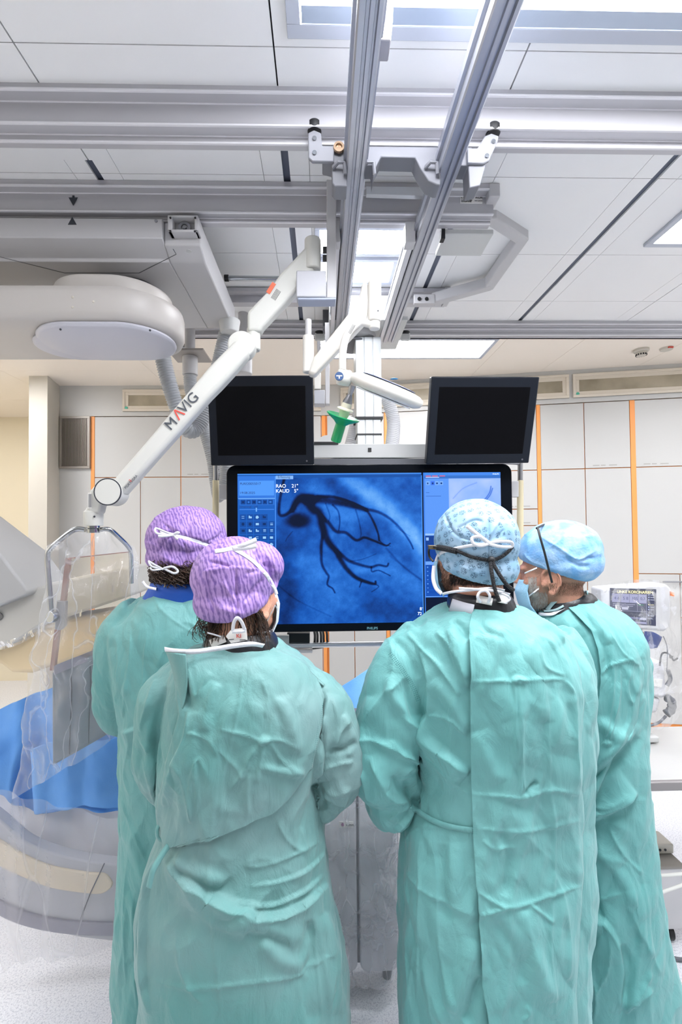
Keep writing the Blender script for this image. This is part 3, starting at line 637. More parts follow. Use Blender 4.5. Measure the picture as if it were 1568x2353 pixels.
# ------------------------------------------------------------------ big screen
def rrect(x0, x1, z0, z1, y, r, n=8):
    out = []
    for cx, cz, a0 in ((x1-r, z1-r, 0), (x0+r, z1-r, 90), (x0+r, z0+r, 180), (x1-r, z0+r, 270)):
        for k in range(n+1):
            a = math.radians(a0+90*k/n); out.append(Vector((cx+r*math.cos(a), y, cz+r*math.sin(a))))
    return out
YM = 2.20
c0, c1 = P(521, 1260, YM), P(1180, 1260, YM)
MT, MBt = P(850, 1067, YM).z, P(850, 1450, YM).z
t = thing('large_monitor', 'very large black monitor showing a blue x-ray image of heart vessels', 'monitor', ((c0.x+c1.x)/2, YM, MBt))
MB().prism(rrect(c0.x, c1.x, MBt, MT, YM, .045), (0, .09, 0)).build('housing', M['gloss'], t, bevel=.004)
sx0, sx1 = P(547, 1260, YM).x, P(1153, 1260, YM).x; sz1, sz0 = P(850, 1087, YM).z, P(850, 1431, YM).z
MB().text('PHILIPS', Vector(P(856, 1446, YM))-Vector((0, .002, 0)), (1, 0, 0), (0, 0, 1), .0165, align='CENTER', bold=.02).build('brand_lettering', mat('teal_ink', '5f8f9b', .5), t, smooth=False)

def seg_d(px, py, pts):
    """distance to a polyline and parameter 0..1"""
    best = np.full(px.shape, 1e9); par = np.zeros(px.shape); n = len(pts)-1
    for i in range(n):
        ax, ay = pts[i][:2]; bx, by = pts[i+1][:2]; dx, dy = bx-ax, by-ay; L = dx*dx+dy*dy+1e-9
        tt = np.clip(((px-ax)*dx+(py-ay)*dy)/L, 0, 1); d = np.hypot(px-ax-tt*dx, py-ay-tt*dy)
        m_ = d < best; best[m_] = d[m_]; par[m_] = (i+tt[m_])/n
    return best, par
def smooth_poly(p, n=6): return [tuple(v)[:2] for v in catmull([Vector((a, b, 0)) for a, b in p], n)]
def vnoise(x, y, s, seed=0):
    rs = np.random.RandomState(seed); g = rs.rand(64, 64)
    u = x/s; v = y/s; i = np.floor(u).astype(int); j = np.floor(v).astype(int); fu = u-i; fv = v-j
    fu = fu*fu*(3-2*fu); fv = fv*fv*(3-2*fv); G = lambda a, b: g[a % 64, b % 64]
    return (G(i, j)*(1-fu)+G(i+1, j)*fu)*(1-fv)+(G(i, j+1)*(1-fu)+G(i+1, j+1)*fu)*fv
def fbm(x, y, s, o=4, seed=0): return sum(vnoise(x, y, s/2**k, seed+k)*.5**k for k in range(o))/sum(.5**k for k in range(o))
def screen_picture():
    # coordinates: 1568x1024 study frame, screen 105..1420 x 78..835
    nx, ny = 606, 344
    X_, Y_ = np.meshgrid(np.linspace(105, 1420, nx), np.linspace(78, 835, ny))
    col = np.zeros((ny, nx, 3))
    lum = .42 + .26*(fbm(X_, Y_, 190, 5, 3)-.5) + .16*(fbm(X_, Y_, 30, 3, 9)-.5) + .04*(vnoise(X_, Y_, 3.2, 5)-.5)
    def band(pts, wd, amp):
        d, _ = seg_d(X_, Y_, smooth_poly(pts)); return amp*np.exp(-(d/wd)**2)
    lum += band([(640, 120), (760, 190), (880, 290), (980, 400), (1060, 520)], 48, .30)
    lum += band([(480, 140), (560, 230), (680, 300)], 50, .13) + band([(560, 600), (700, 585), (860, 590), (1020, 640)], 60, .10)
    lum += band([(420, 480), (520, 560), (560, 700)], 60, .10) + band([(300, 160), (330, 260)], 40, .08)
    lum -= band([(590, 130), (680, 200)], 42, .22) + band([(310, 540), (350, 700), (330, 820)], 60, .22) + band([(300, 460), (420, 440)], 40, .12)
    lum -= band([(760, 740), (900, 790), (1010, 800)], 60, .12)
    lum -= band([(540, 620), (650, 600), (760, 600), (860, 610)], 22, .08)
    lum -= band([(840, 460), (930, 560), (1010, 620)], 5, .10) + band([(860, 500), (960, 580), (1015, 625)], 5, .08) + band([(300, 640), (400, 720), (560, 800)], 4, .08)
    d = np.hypot((X_-405)/62, (Y_-315)/38); lum -= .42*np.exp(-d**4)
    def ves(pts, w0, w1, a=.34):
        nonlocal lum
        d, pr_ = seg_d(X_, Y_, smooth_poly(pts)); w_ = (w0+(w1-w0)*pr_)*1.45
        lum -= a*np.exp(-np.clip(d/np.maximum(w_, .8), 0, 9)**3)
    ves([(336, 100), (318, 180), (308, 250), (312, 285), (335, 288), (365, 268), (385, 240)], 5, 6, .34)
    ves([(375, 262), (392, 225), (420, 202), (470, 208)], 9, 17, .45)
    ves([(440, 210), (500, 208), (560, 218), (620, 230), (690, 248), (740, 265)], 16, 7, .42)
    ves([(740, 262), (800, 275), (860, 310), (920, 370), (960, 430), (975, 465)], 6, 2.5, .34)
    ves([(500, 195), (570, 196), (640, 215), (700, 240), (745, 268), (780, 330), (800, 385), (805, 420)], 6, 3, .34)
    ves([(455, 215), (475, 255), (505, 275), (517, 310), (530, 370), (555, 430), (590, 470), (606, 505), (640, 560), (685, 605), (735, 628), (780, 640), (785, 628)], 17, 3.5, .44)
    ves([(515, 290), (555, 330), (590, 372), (640, 380), (690, 418), (730, 405), (770, 418), (810, 435), (840, 448), (860, 436)], 7, 2.5, .34)
    ves([(590, 472), (615, 490), (650, 520), (700, 540), (760, 555), (800, 545), (840, 552), (850, 538)], 7, 3, .36)
    ves([(527, 380), (518, 430), (516, 490), (520, 540), (540, 580), (552, 600), (545, 640), (570, 660), (582, 682)], 6, 2.5, .34)
    ves([(575, 238), (602, 270), (610, 320), (604, 368)], 3.5, 2, .24)
    ves([(690, 265), (705, 320), (715, 380), (712, 402)], 3, 2, .15)
    ves([(540, 230), (560, 290), (555, 320)], 3, 2, .13)
    ves([(765, 555), (768, 578), (800, 572), (840, 590), (858, 600)], 3, 2, .28)
    ves([(715, 625), (705, 655)], 3, 2, .28); ves([(780, 640), (800, 655), (765, 680)], 2.5, 1.6, .2)
    ves([(805, 420), (830, 440), (862, 450)], 2.4, 1.6, .2); ves([(660, 524), (720, 515), (790, 488)], 2, 1.4, .13)
    ves([(375, 370), (350, 400), (340, 420)], 2, 1.5, .12); ves([(890, 350), (920, 375), (960, 400)], 2.5, 1.5, .12)
    lum = np.clip(lum, .02, 1)
    # blue display: dark navy -> azure -> pale
    st = np.array([[0, 3, 14, 40], [.15, 5, 34, 92], [.38, 16, 78, 168], [.58, 48, 122, 216], [.8, 110, 172, 240], [1, 170, 208, 250]])
    for k in range(3): col[..., k] = np.interp(lum, st[:, 0], st[:, k+1])
    def R(x0, y0, x1, y1, c): m_ = (X_ >= x0) & (X_ <= x1) & (Y_ >= y0) & (Y_ <= y1); col[m_] = c
    R(100, 70, 1425, 100, (64, 134, 226)); R(100, 84, 1030, 100, (20, 78, 160)); R(292, 88, 380, 106, (130, 178, 240))
    R(100, 90, 292, 840, (24, 92, 184)); R(104, 88, 290, 202, (50, 116, 214)); R(112, 112, 285, 188, (78, 148, 240))
    R(108, 200, 290, 204, (110, 170, 240)); R(112, 206, 286, 236, (40, 104, 198)); R(112, 256, 284, 259, (60, 124, 220)); R(194, 250, 200, 268, (110, 170, 240))
    for i in range(6): R(120+27*i, 210, 142+27*i, 231, (14, 66, 142)); R(126+27*i, 217, 136+27*i, 224, (52, 118, 210) if i % 2 else (8, 40, 100))
    rs = np.random.RandomState(4)
    for r_ in range(5):
        for c_ in range(5):
            if r_ == 0 and c_ == 4: continue
            x, y = 115+35*c_, 282+34.5*r_; R(x, y, x+31, y+30, (18, 74, 156))
            k = rs.randint(4); bright = (150, 200, 250) if rs.rand() > .3 else (8, 44, 100)
            if k == 0: R(x+8, y+9, x+23, y+20, bright)
            elif k == 1: R(x+8, y+7, x+14, y+12, bright); R(x+8, y+12, x+24, y+20, bright)
            elif k == 2: R(x+9, y+9, x+22, y+12, bright); R(x+9, y+17, x+22, y+20, bright)
            else: m_ = np.hypot(X_-x-15, Y_-y-15) < 7.5; col[m_] = bright
    R(288, 90, 293, 840, (70, 140, 235)); R(1022, 78, 1034, 840, (2, 12, 34)); R(1030, 78, 1036, 840, (58, 120, 220)); R(1020, 90, 1023, 835, (70, 140, 230))
    # right window
    R(1037, 92, 1158, 400, (88, 146, 236)); R(1158, 78, 1425, 92, (70, 134, 230)); R(1037, 92, 1420, 108, (56, 112, 196)); R(1158, 108, 1425, 420, (150, 182, 250))
    m_ = (X_ > 1165) & (Y_ > 114) & (Y_ < 400); f_ = fbm(X_, Y_, 90, 4, 20)
    col[m_] = np.stack([120+70*f_, 165+40*f_, 250+0*f_], -1)[m_]
    for p_ in ([(1372, 150), (1365, 180), (1345, 210), (1330, 222)], [(1380, 160), (1368, 192), (1350, 216)], [(1180, 210), (1230, 160), (1300, 130)]):
        d, _ = seg_d(X_, Y_, smooth_poly(p_)); a = np.exp(-(d/3)**2)[..., None]*(.75 if p_[0][0] > 1300 else .25)*m_[..., None]; col[:] = col*(1-a)+np.array((40, 88, 190))*a
    for x in (1042, 1075, 1112): R(x, 92, x+28, 96, (222, 90, 110))
    R(1042, 100, 1110, 104, (190, 205, 250))
    for i, x in enumerate((1044, 1068, 1090, 1112)): R(x, 122, x+18, 142, (60, 110, 230) if i == 1 else (120, 170, 240)); R(x+5, 127, x+13, 137, (20, 60, 130))
    for y in (178, 184, 196): R(1042, y, 1120 if y > 180 else 1060, y+2, (40, 90, 180))
    R(1037, 388, 1158, 396, (150, 190, 250)); R(1037, 400, 1158, 530, (14, 60, 140)); R(1040, 408, 1054, 424, (150, 190, 250)); R(1037, 532, 1158, 546, (110, 160, 240)); R(1037, 548, 1425, 706, (16, 74, 170))
    for i in range(7): R(1043, 556+21*i, 1050, 562+21*i, (90, 150, 230)); R(1037, 568+21*i, 1158, 570+21*i, (30, 92, 190))
    R(1037, 706, 1425, 711, (100, 160, 245)); R(1034, 712, 1425, 840, (2, 12, 40)); R(1158, 400, 1425, 706, (20, 80, 180))
    R(1014, 763, 1022, 766, (200, 220, 255))
    return nx, ny, np.clip(col/255, 0, 1)
def picture_mesh(name, pic, x0, x1, z0, z1, y, parent, strength, fn=None):
    nx, ny, col = pic
    xs = np.linspace(x0, x1, nx+1); zs = np.linspace(z1, z0, ny+1)
    vv = np.zeros(((ny+1)*(nx+1), 3)); gx, gz = np.meshgrid(xs, zs); vv[:, 0] = gx.ravel(); vv[:, 2] = gz.ravel(); vv[:, 1] = y
    if fn: vv = np.array([fn(a[0], a[2]) for a in vv])
    o = WL[parent.name]; vv -= np.array(o)
    i, j = np.meshgrid(np.arange(ny), np.arange(nx), indexing='ij'); a = (i*(nx+1)+j).ravel()
    fc = np.stack([a, a+nx+1, a+nx+2, a+1], 1)
    me = bpy.data.meshes.new(name); me.from_pydata(vv.tolist(), [], fc.tolist())
    ca = me.color_attributes.new('picture', 'BYTE_COLOR', 'CORNER')
    c = np.repeat(np.concatenate([col.reshape(-1, 3), np.ones((nx*ny, 1))], 1), 4, 0)
    ca.data.foreach_set('color_srgb', c.ravel())
    m = bpy.data.materials.new(name); m.use_nodes = True; N = m.node_tree.nodes; b_ = N['Principled BSDF']
    at = N.new('ShaderNodeAttribute'); at.attribute_name = 'picture'
    b_.inputs['Base Color'].default_value = (.005, .006, .01, 1); b_.inputs['Roughness'].default_value = .22; b_.inputs['Specular IOR Level'].default_value = .12
    m.node_tree.links.new(at.outputs['Color'], b_.inputs['Emission Color']); b_.inputs['Emission Strength'].default_value = strength
    me.materials.append(m); ob = bpy.data.objects.new(name, me); COL.objects.link(ob); ob.parent = parent; WL[ob.name] = o
    return ob
scr = picture_mesh('screen', screen_picture(), sx0, sx1, sz0, sz1, YM-.0025, t, 1.0)
def SP(x, y): return Vector((sx0+(x-105)/1315*(sx1-sx0), YM-.0035, sz1-(y-78)/757*(sz1-sz0)))
wt = mat('screen_white', 'dfeaff', .5, emit=.85)
b = MB(); e = .00015; uu, vv = (1, 0, 0), (0, 0, 1)
for s_, x, y, sz in (('RAO', 294, 149, 19.5), ('21°', 372, 149, 19.5), ('KAUD', 294, 174, 19.5), ('5°', 384, 174, 19.5), ('8', 1003, 775, 17), ('72', 992, 799, 17)):
    b.text(s_, SP(x, y), uu, vv, sz*1.25*(sx1-sx0)/1315, e)
b.build('screen_readings', wt, scr, smooth=False)
b = MB()
for s_, x, y, sz in (('Erfassung', 304, 101, 13), ('PLRE20055017', 117, 134, 13.5), ('19.08.2025', 117, 180, 13.5), ('Ursprungl.   0.0', 117, 249, 11)):
    b.text(s_, SP(x, y), uu, vv, sz*1.25*(sx1-sx0)/1315, e)
b.build('screen_captions', mat('screen_navy', '0a2a66', .5, emit=.3), scr, smooth=False)
b = MB(); b.text('PHILIPS', SP(1380, 91), uu, vv, 10*(sx1-sx0)/1315, e); b.build('screen_brand', wt, scr, smooth=False)

# ------------------------------------------------------------------ the two blank monitors
def blank_monitor(label, cs, dt, db):
    """cs: bottom-left, bottom-right, top-right, top-left pixels; dt, db depths"""
    q = [P(*cs[0], db), P(*cs[1], db), P(*cs[2], dt), P(*cs[3], dt)]
    t = thing('small_monitor', label, 'monitor', tuple((q[0]+q[1])/2), 'blank small monitors above the large one')
    ux = (q[1]-q[0]).normalized(); nz = ux.cross(q[3]-q[0]).normalized()
    if nz.y > 0: nz = -nz
    def pt(a, c, o=0): return (q[0].lerp(q[1], a)).lerp(q[3].lerp(q[2], a), c) + nz*o
    MB().prism([pt(0, 0), pt(1, 0), pt(1, 1), pt(0, 1)], -nz*.045).build('housing', mat('monitor_bezel', '1a1e26', .35, spec=.2), t, bevel=.005, seg=3)
    MB().prism([pt(.2, .2, -.045), pt(.8, .2, -.045), pt(.8, .8, -.045), pt(.2, .8, -.045)], -nz*.03).build('back_cover', M['matte'], t, bevel=.006)
    a0, a1, c0_, c1_ = .075, .925, .115, .885
    MB().prism([pt(a0, c0_, -.0005), pt(a1, c0_, -.0005), pt(a1, c1_, -.0005), pt(a0, c1_, -.0005)], nz*.0012).build('screen_panel', mat('dark_glass', '08080c', .3, spec=.12), t, smooth=False)
    b = MB(); b.text('eizo'.upper() if False else '●', pt(.9, .035, .001), ux, (q[3]-q[0]).normalized(), .008)
    MB().lathe(pt(.93, .045, 0), [(0, 0), (.004, 0), (.004, .0015), (0, .0015)], nz, 12).build('power_button', M['dgrey'], t)
    c = pt(.5, .5, -.075); MB().tube([c, Vector((c.x, 2.36, c.z-.05)), Vector((c.x, 2.36, P(850, 1036, 2.36).z))], .018, 12).build('mounting_arm', M['grey'], t)
    return t
blank_monitor('blank black monitor partly behind the long white arm', [(485, 1070), (722, 1068), (720, 862), (475, 864)], 2.02, 2.10)
blank_monitor('blank black monitor standing clear on the wall cabinets side', [(980, 1067), (1216, 1064), (1241, 866), (993, 865)], 2.0, 2.10)
# ------------------------------------------------------------------ long jointed arm with lead glass shield
IV = mat('arm_ivory', 'd3d3cd', .4)
t = thing('ceiling_support', 'long jointed ivory arm with grey and red lettering, carrying the lead glass shield', 'ceiling arm', tuple(P(500, 850, 1.72)))
YA = 1.68
pts_prism([(751, 405), (773, 405), (773, 684), (751, 684)], YA, .05).build('post', M['grey'], t, bevel=.003)
bx = pts_prism([(681, 621), (750, 621), (750, 682), (681, 682)], YA-.03, .055).build('mounting_box', mat('pale_grey', 'b3b4ba', .45), t, bevel=.004)
pts_prism([(683, 683), (773, 683), (772, 689), (685, 689)], YA-.03, .055).build('bottom_plate', mat('blue_grey', 'a3abc0', .4), t, bevel=.004)
for y in (571, 590): pts_prism([(742, y-5), (752, y-5), (752, y+5), (742, y+5)], YA+.01, .02).build('black_knob', M['black'], t, bevel=.001)
MB().cyl(P(719, 622, YA+.03), P(719, 551, YA+.03), .031).build('top_cylinder', IV, t, bevel=.004)
q = pts_prism([(702, 566), (706, 560), (722, 560), (722, 622), (706, 640), (681, 668), (604, 749), (599, 760), (568, 761), (568, 716), (616, 666), (642, 630)], YA+.01, .055).build('upper_arm', IV, t, bevel=.012, seg=4)
lb = MB()
def local(px, py, Y, ang): 
    p = P(px, py, Y); a = math.radians(ang); return p, Vector((math.cos(a), 0, math.sin(a))), Vector((-math.sin(a), 0, math.cos(a)))
o, u, v = local(620, 676, YA+.008, 58)
lb.prism([o, o+u*.045, o+u*.045+v*.016, o+v*.016], (0, .001, 0)); lb.build('warning_strip', mat('orange_label', 'e2714f', .5), q, smooth=False)
lb = MB(); 
for i in range(5): o, u, v = local(623+i*2.2, 684+i*1.5, YA+.0085, 58); lb.prism([o, o+u*.04, o+u*.04-v*.0012, o-v*.0012], (0, .001, 0))
lb.build('small_print', M['ink'], q, smooth=False)
MB().cyl(P(583, 755, YA+.04), P(583, 806, YA+.04), .0255).build('elbow_cylinder', IV, t, bevel=.005)
MB().lathe(P(554, 790, YA-.02), [(0, 0), (.046, 0), (.050, -.004), (.050, -.05), (0, -.05)], (0, -1, 0)).build('elbow_disc', IV, t, bevel=.003)
pts_prism([(540, 778), (570, 790), (571, 813), (540, 850), (506, 887), (482, 911), (369, 1037), (278, 1140), (245, 1125), (262, 1098), (347, 999), (482, 838), (527, 793)], YA-.045, .06).build('lower_arm', IV, t, bevel=.016, seg=4)
MB().lathe(P(247, 1130, YA-.055), [(0, 0), (.044, 0), (.048, .004), (.048, .07), (0, .07)], (0, 1, 0)).build('wrist_disc', IV, t)
MB().lathe(P(247, 1130, YA-.0545), [(.0470, 0), (.0478, -.0008), (.0486, 0), (.0486, .003), (.0470, .003)], (0, 1, 0)).build('dark_ring', M['ink'], t)
pts_prism([(205, 1128), (222, 1110), (250, 1104), (250, 1155), (232, 1160), (228, 1180), (201, 1180)], YA-.03, .05).build('wrist_bracket', IV, t, bevel=.008, seg=3)
q = pts_prism([(202, 1132), (211, 1132), (211, 1168), (202, 1168)], YA-.032, .002).build('type_label', M['paper'], t, smooth=False)
b = MB()
for i in range(4): b.prism([P(203.5+1.8*i, 1135, YA-.033), P(204.3+1.8*i, 1135, YA-.033), P(204.3+1.8*i, 1166, YA-.033), P(203.5+1.8*i, 1166, YA-.033)], (0, .001, 0))
b.build('label_lines', mat('label_grey', '8f9094', .6), q, smooth=False)
c0 = P(215, 1205, YA); MB().lathe(c0, [(0, -.005), (.031, -.005), (.033, 0), (.033, .045), (.026, .052), (.022, .06), (0, .06)]).build('collar', IV, t)
MB().ell(P(217, 1187, YA-.033), (.004, .002, .004), 10, 6).build('collar_screw', M['ink'], t)
arm = bpy.data.objects['lower_arm']
b = MB(); o, u, v = local(392, 990, YA-.048, 47); b.text('M', o, u, v, .052); b.build('lettering', mat('slate_ink', '4a5058', .5), arm, smooth=False)
b = MB(); o, u, v = local(411, 967, YA-.048, 47); b.text('\u039b', o, u, v, .052); b.build('red_lettering', mat('red_letter', 'e0483c', .5), arm, smooth=False)
b = MB(); o, u, v = local(423, 952, YA-.048, 47); b.text('VIG', o, u, v, .052); b.build('lettering', mat('slate_ink', '4a5058', .5), arm, smooth=False)
b = MB(); o, u, v = local(289, 1124, YA-.048, 47); b.text('PORTEGRA', o, u, v, .0125); b.build('model_lettering', mat('slate_ink', '4a5058', .5), arm, smooth=False)
b = MB(); o, u, v = local(300, 1108, YA-.048, 47); b.text('2', o, u, v, .014); b.build('model_number', mat('red_letter', 'e0483c', .5), arm, smooth=False)

t = thing('lead_glass_shield', 'lead glass radiation shield with copper edge hanging in a bent chrome yoke', 'radiation shield', tuple(P(205, 1760, 1.7)))
MB().lathe(P(215, 1217, YA), [(0, -.012), (.022, -.012), (.022, .002), (.018, .004), (.022, .006), (.022, .020), (0, .020)]).build('swivel', M['chrome'], t)
yk = catmull([P(196, 1217, YA), P(172, 1217, YA), P(140, 1240, YA), P(114, 1264, YA), P(109, 1282, YA), P(112, 1330, YA), P(118, 1408, YA)], 5)
MB().tube(yk, .0095, 14).build('yoke', M['chrome'], t)
MB().tube(catmull([P(232, 1217, YA), P(252, 1217, YA), P(275, 1236, YA+.05), P(296, 1258, YA+.1), P(301, 1275, YA+.13), P(302, 1340, YA+.15)], 5), .0085, 14).build('yoke', M['chrome'], t)
MB().cyl(P(114, 1418, YA-.02), P(133, 1416, YA+.01), .021).cyl(P(133, 1416, YA+.01), P(144, 1414, YA+.03), .013).build('knob', M['chrome'], t, bevel=.002)
pts_prism([(130, 1380), (150, 1382), (148, 1440), (138, 1449), (125, 1446)], YA-.01, .02).build('clamp_plate', M['steel'], t, bevel=.003)
gl = mat('lead_glass', 'f3ead6', .05, trans=1.0); gl.node_tree.nodes['Principled BSDF'].inputs['IOR'].default_value = 1.02
YG0, YG1 = YA, YA+.2
pg = [P(158, 1283, YG0), P(299, 1268, YG1), P(302, 1480, YG1), P(122, 1542, YG0)]
MB().prism(pg, Vector((.5, -1, 0)).normalized()*-.008).build('glass_pane', gl, t, smooth=False)
cop = mat('copper_edge', '9a6a58', .35, .5)
for a_, c_ in (((155, 1283), (143, 1384)), ((130, 1447), (119, 1541))):
    p0, p1 = P(*a_, YG0-.004), P(*c_, YG0-.004); w_ = Vector((.008, 0, 0))
    MB().prism([p0-w_, p0+w_, p1+w_, p1-w_], (0, .016, 0)).build('copper_strip', cop, t, bevel=.001)
MB().tube([P(158, 1283, YG0), P(299, 1268, YG1)], .002, 6).build('top_edge', cop, t)
q = MB().grid(lambda a, b_: P(122+(290-122)*a, (1546+(1470-1546)*a)*(1-b_)+(1758+(1662-1758)*a)*b_, YG0+.2*a + .012*math.sin(a*9+b_*2)), 30, 24)
cu = q.build('lead_curtain', mat('lead_curtain', '7d858e', .6, bump=(40, .1)), t, solid=.004, angle=60)
b = MB()
for a in (.24, .5, .74):
    pp = [P(122+168*(a+.015*math.sin(5*s_)), (1546-76*a)*(1-s_)+(1758-96*a)*s_, YG0+.2*a-.006+.012*math.sin(a*9+s_*2)) for s_ in (.1, .3, .5, .7, .9, .99)]
    b.tube(pp, .0022, 6)
b.build('slit', M['ink'], cu)
p0 = [P(123, 1530, YG0-.006), P(290, 1464, YG1-.006), P(290, 1483, YG1-.006), P(123, 1552, YG0-.006)]
MB().prism(p0, (0, .005, 0)).build('top_band', mat('mauve_band', '8c8796', .4), t, bevel=.001)

def sheet(rows, nu, nv, amp=0., sc=6, seed=0, fold=0., ff=5):
    """rows: list of lists of (px,py,Y): interpolated smoothly into a cloth"""
    ctl = [[P(*p) for p in r] for r in rows]; R_, C_ = len(ctl), len(ctl[0])
    cols = [catmull(r, max(1, nu//(C_-1))) for r in ctl]; n1 = len(cols[0])
    down = [catmull([cols[i][j] for i in range(R_)], max(1, nv//(R_-1))) for j in range(n1)]
    n2 = len(down[0]); b = MB(); vs = []
    for j in range(n1):
        for i in range(n2):
            p = down[j][i]; n = noise.noise(Vector((p.x*sc+seed, p.z*sc, p.y*sc)))
            n2_ = abs(noise.noise(Vector((p.x*sc*2.1+seed+7, p.z*sc*1.4, 3))))
            w = amp*(n+.8*n2_) + fold*math.sin(j/n1*math.pi*2*ff + 1.5*noise.noise(Vector((p.z*2, seed, 0))))
            vs.append(p+Vector((0, -w, 0)))
    return b.add(vs, [(j*n2+i, j*n2+i+1, (j+1)*n2+i+1, (j+1)*n2+i) for j in range(n1-1) for i in range(n2-1)])
film = plastic_film('clear_film', .18, 'e9edf6', .8, .16, (8, .6), .28)
q = sheet([[(112, 1262, 1.62), (160, 1226, 1.60), (215, 1224, 1.60), (262, 1222, 1.63), (306, 1258, 1.68)],
           [(103, 1350, 1.60), (150, 1345, 1.58), (215, 1340, 1.59), (270, 1338, 1.62), (323, 1330, 1.68)],
           [(85, 1480, 1.58), (140, 1480, 1.57), (205, 1475, 1.58), (265, 1470, 1.62), (310, 1450, 1.70)],
           [(60, 1640, 1.58), (120, 1650, 1.56), (190, 1640, 1.57), (250, 1610, 1.62), (300, 1580, 1.70)],
           [(32, 1832, 1.58), (90, 1800, 1.56), (160, 1760, 1.56), (230, 1720, 1.60), (300, 1660, 1.70)]], 60, 80, .036, 9, 1, .008, 4)
tag(q.build('shield_cover', film, angle=0), 'clear crinkled plastic bag pulled over the lead glass shield', 'plastic cover')

# ------------------------------------------------------------------ surgical lamp arm
t = thing('surgical_lamp', 'short ivory lamp arm ending in a tilted round lamp head with a bright green handle', 'surgical lamp', tuple(P(800, 850, 1.55)))
YL = 1.58; IV2 = mat('lamp_ivory', 'e0ddd6', .35)
MB().cyl(P(709, 772, 1.72), P(709, 857, 1.72), .021).build('rear_cylinder', IV2, t, bevel=.004)
MB().cyl(P(709, 735, 1.72), P(709, 772, 1.72), .012).build('rear_stem', M['grey'], t)
q = [(708, 857, 1.70), (724, 861, 1.68), (845, 733, 1.58), (850, 690, 1.58), (846, 648, 1.58), (834, 646, 1.58), (824, 690, 1.60), (721, 820, 1.68)]
MB().prism([P(*a) for a in q], (0, .05, 0)).build('spring_arm', IV2, t, bevel=.010, seg=4)
MB().cyl(P(861, 740, YL), P(861, 648, YL), .0235).build('front_cylinder', IV2, t, bevel=.005)
MB().cyl(P(861, 757, YL), P(861, 739, YL), .019).build('swivel_cap', IV2, t, bevel=.004)
MB().ell(P(869, 714, YL-.022), (.003, .002, .003), 8, 6).build('screw', M['ink'], t)
MB().tube(catmull([P(856, 746, YL), P(826, 742, YL), P(800, 766, YL), P(789, 802, YL), P(787, 850, YL)], 8), [.013]*33, 16).build('curved_tube', IV2, t)
o, u, v = local(803, 766, YL-.014, 62)
b = MB()
for i in range(3): b.prism([o+v*(.004-.004*i), o+u*.035+v*(.004-.004*i), o+u*.035+v*(.0025-.004*i), o+v*(.0025-.004*i)], (0, .001, 0))
b.build('small_print', M['ink'], t, smooth=False)
hub = MB().cyl(P(776, 866, YL-.01), P(806, 870, YL+.0), .027).build('lamp_hub', IV2, t, bevel=.006)
c = P(780, 864, YL-.038); MB().lathe(c, [(0, .0), (.0145, .0), (.0150, .002), (.0145, .006), (0, .006)], (0, 1, 0)).build('blue_emblem', mat('navy_badge', '1d4270', .4), hub)
b = MB(); b.box(c.x-.010, c.x+.010, c.y-.001, c.y, c.z-.001, c.z+.002).box(c.x-.002, c.x+.002, c.y-.001, c.y, c.z-.009, c.z+.001)
b.build('emblem_sign', M['paper'], hub, smooth=False)
ax = Vector((.37, -.30, .90)).normalized(); c = P(890, 893, YL)
hd = MB().lathe(c, [(0, .022), (.075, .020), (.118, .013), (.134, .004), (.137, -.006), (.132, -.020), (.112, -.030), (0, -.034)], ax, 48).build('lamp_head', IV2, t, angle=50)
MB().lathe(c+ax*.0235, [(.070, 0), (.096, -.002), (.098, -.004), (.070, -.003)], ax, 48).build('dark_trim', mat('slate_trim', '3f4a66', .3), hd)
MB().lathe(c+ax*.0225, [(0, .001), (.070, .0), (.068, -.002), (0, -.002)], ax, 48).build('top_panel', mat('blue_white_panel', 'cfdcec', .2, coat=.4), hd)
for i in range(1): MB().ell(c+ax*.0245+Vector((.01, -.03, 0)), (.014, .009, .002), 14, 6).build('blue_logo', mat('light_blue', '5fb4dc', .4), hd)
MB().lathe(c-ax*.0345, [(0, -.001), (.10, -.001), (.102, .002), (0, .002)], ax, 40).build('lens', mat('lamp_lens', 'dfe4ea', .15), hd)
a0 = P(808, 895, YL); a1 = P(766, 1033, YL+.075); d = (a1-a0).normalized(); Lh = (a1-a0).length
pr = lambda f: a0 + (a1-a0)*f
MB().tube([pr(-.06), pr(.08)], [.012, .008], 20).build('handle_joint', M['steel'], t)
MB().lathe(pr(.08), [(0, 0), (.008, 0), (.017, .026), (.017, .034), (0, .034)], d, 24).build('metal_cone', M['steel'], t)
MB().lathe(pr(.22), [(0, 0), (.018, 0), (.019, .016), (.030, .022), (.030, .025), (.019, .027), (.018, .045), (.016, .05), (.014, .085), (0, .085)], d, 28).build('ivory_adapter', mat('ivory_plastic', 'dcd8c2', .45), t)
gr = mat('green_plastic', '19b26b', .28, trans=.25)
MB().lathe(pr(.50), [(.013, 0), (.030, -.004), (.052, -.012), (.060, -.016), (.061, -.013), (.052, -.006), (.030, .006), (.019, .016), (.019, .075), (.017, .080), (0, .080), (0, .076), (.013, .07)], d, 32).build('green_handle', gr, t)
# second hanging fitting behind
t = thing('hanging_fitting', 'grey post with a box fitting seen behind the lamp arm beside the blank monitor', 'ceiling post', tuple(P(748, 930, 2.42)))
pts_prism([(748, 835), (758, 835), (758, 928), (748, 928)], 2.42, .05).build('post', M['grey'], t, bevel=.002)
MB().box(P(753, 835, 2.45).x-.012, P(753, 835, 2.45).x+.012, 2.43, 2.46, P(753, 836, 2.45).z, P(753, 745, 2.45).z).build('stem', M['grey'], t)
pts_prism([(722, 896), (747, 896), (747, 928), (722, 928)], 2.41, .07).build('box', mat('pale_grey', 'b3b4ba', .45), t, bevel=.003)
pts_prism([(722, 860), (738, 856), (738, 894), (722, 894)], 2.41, .05).build('arm_end', IV2, t, bevel=.004)

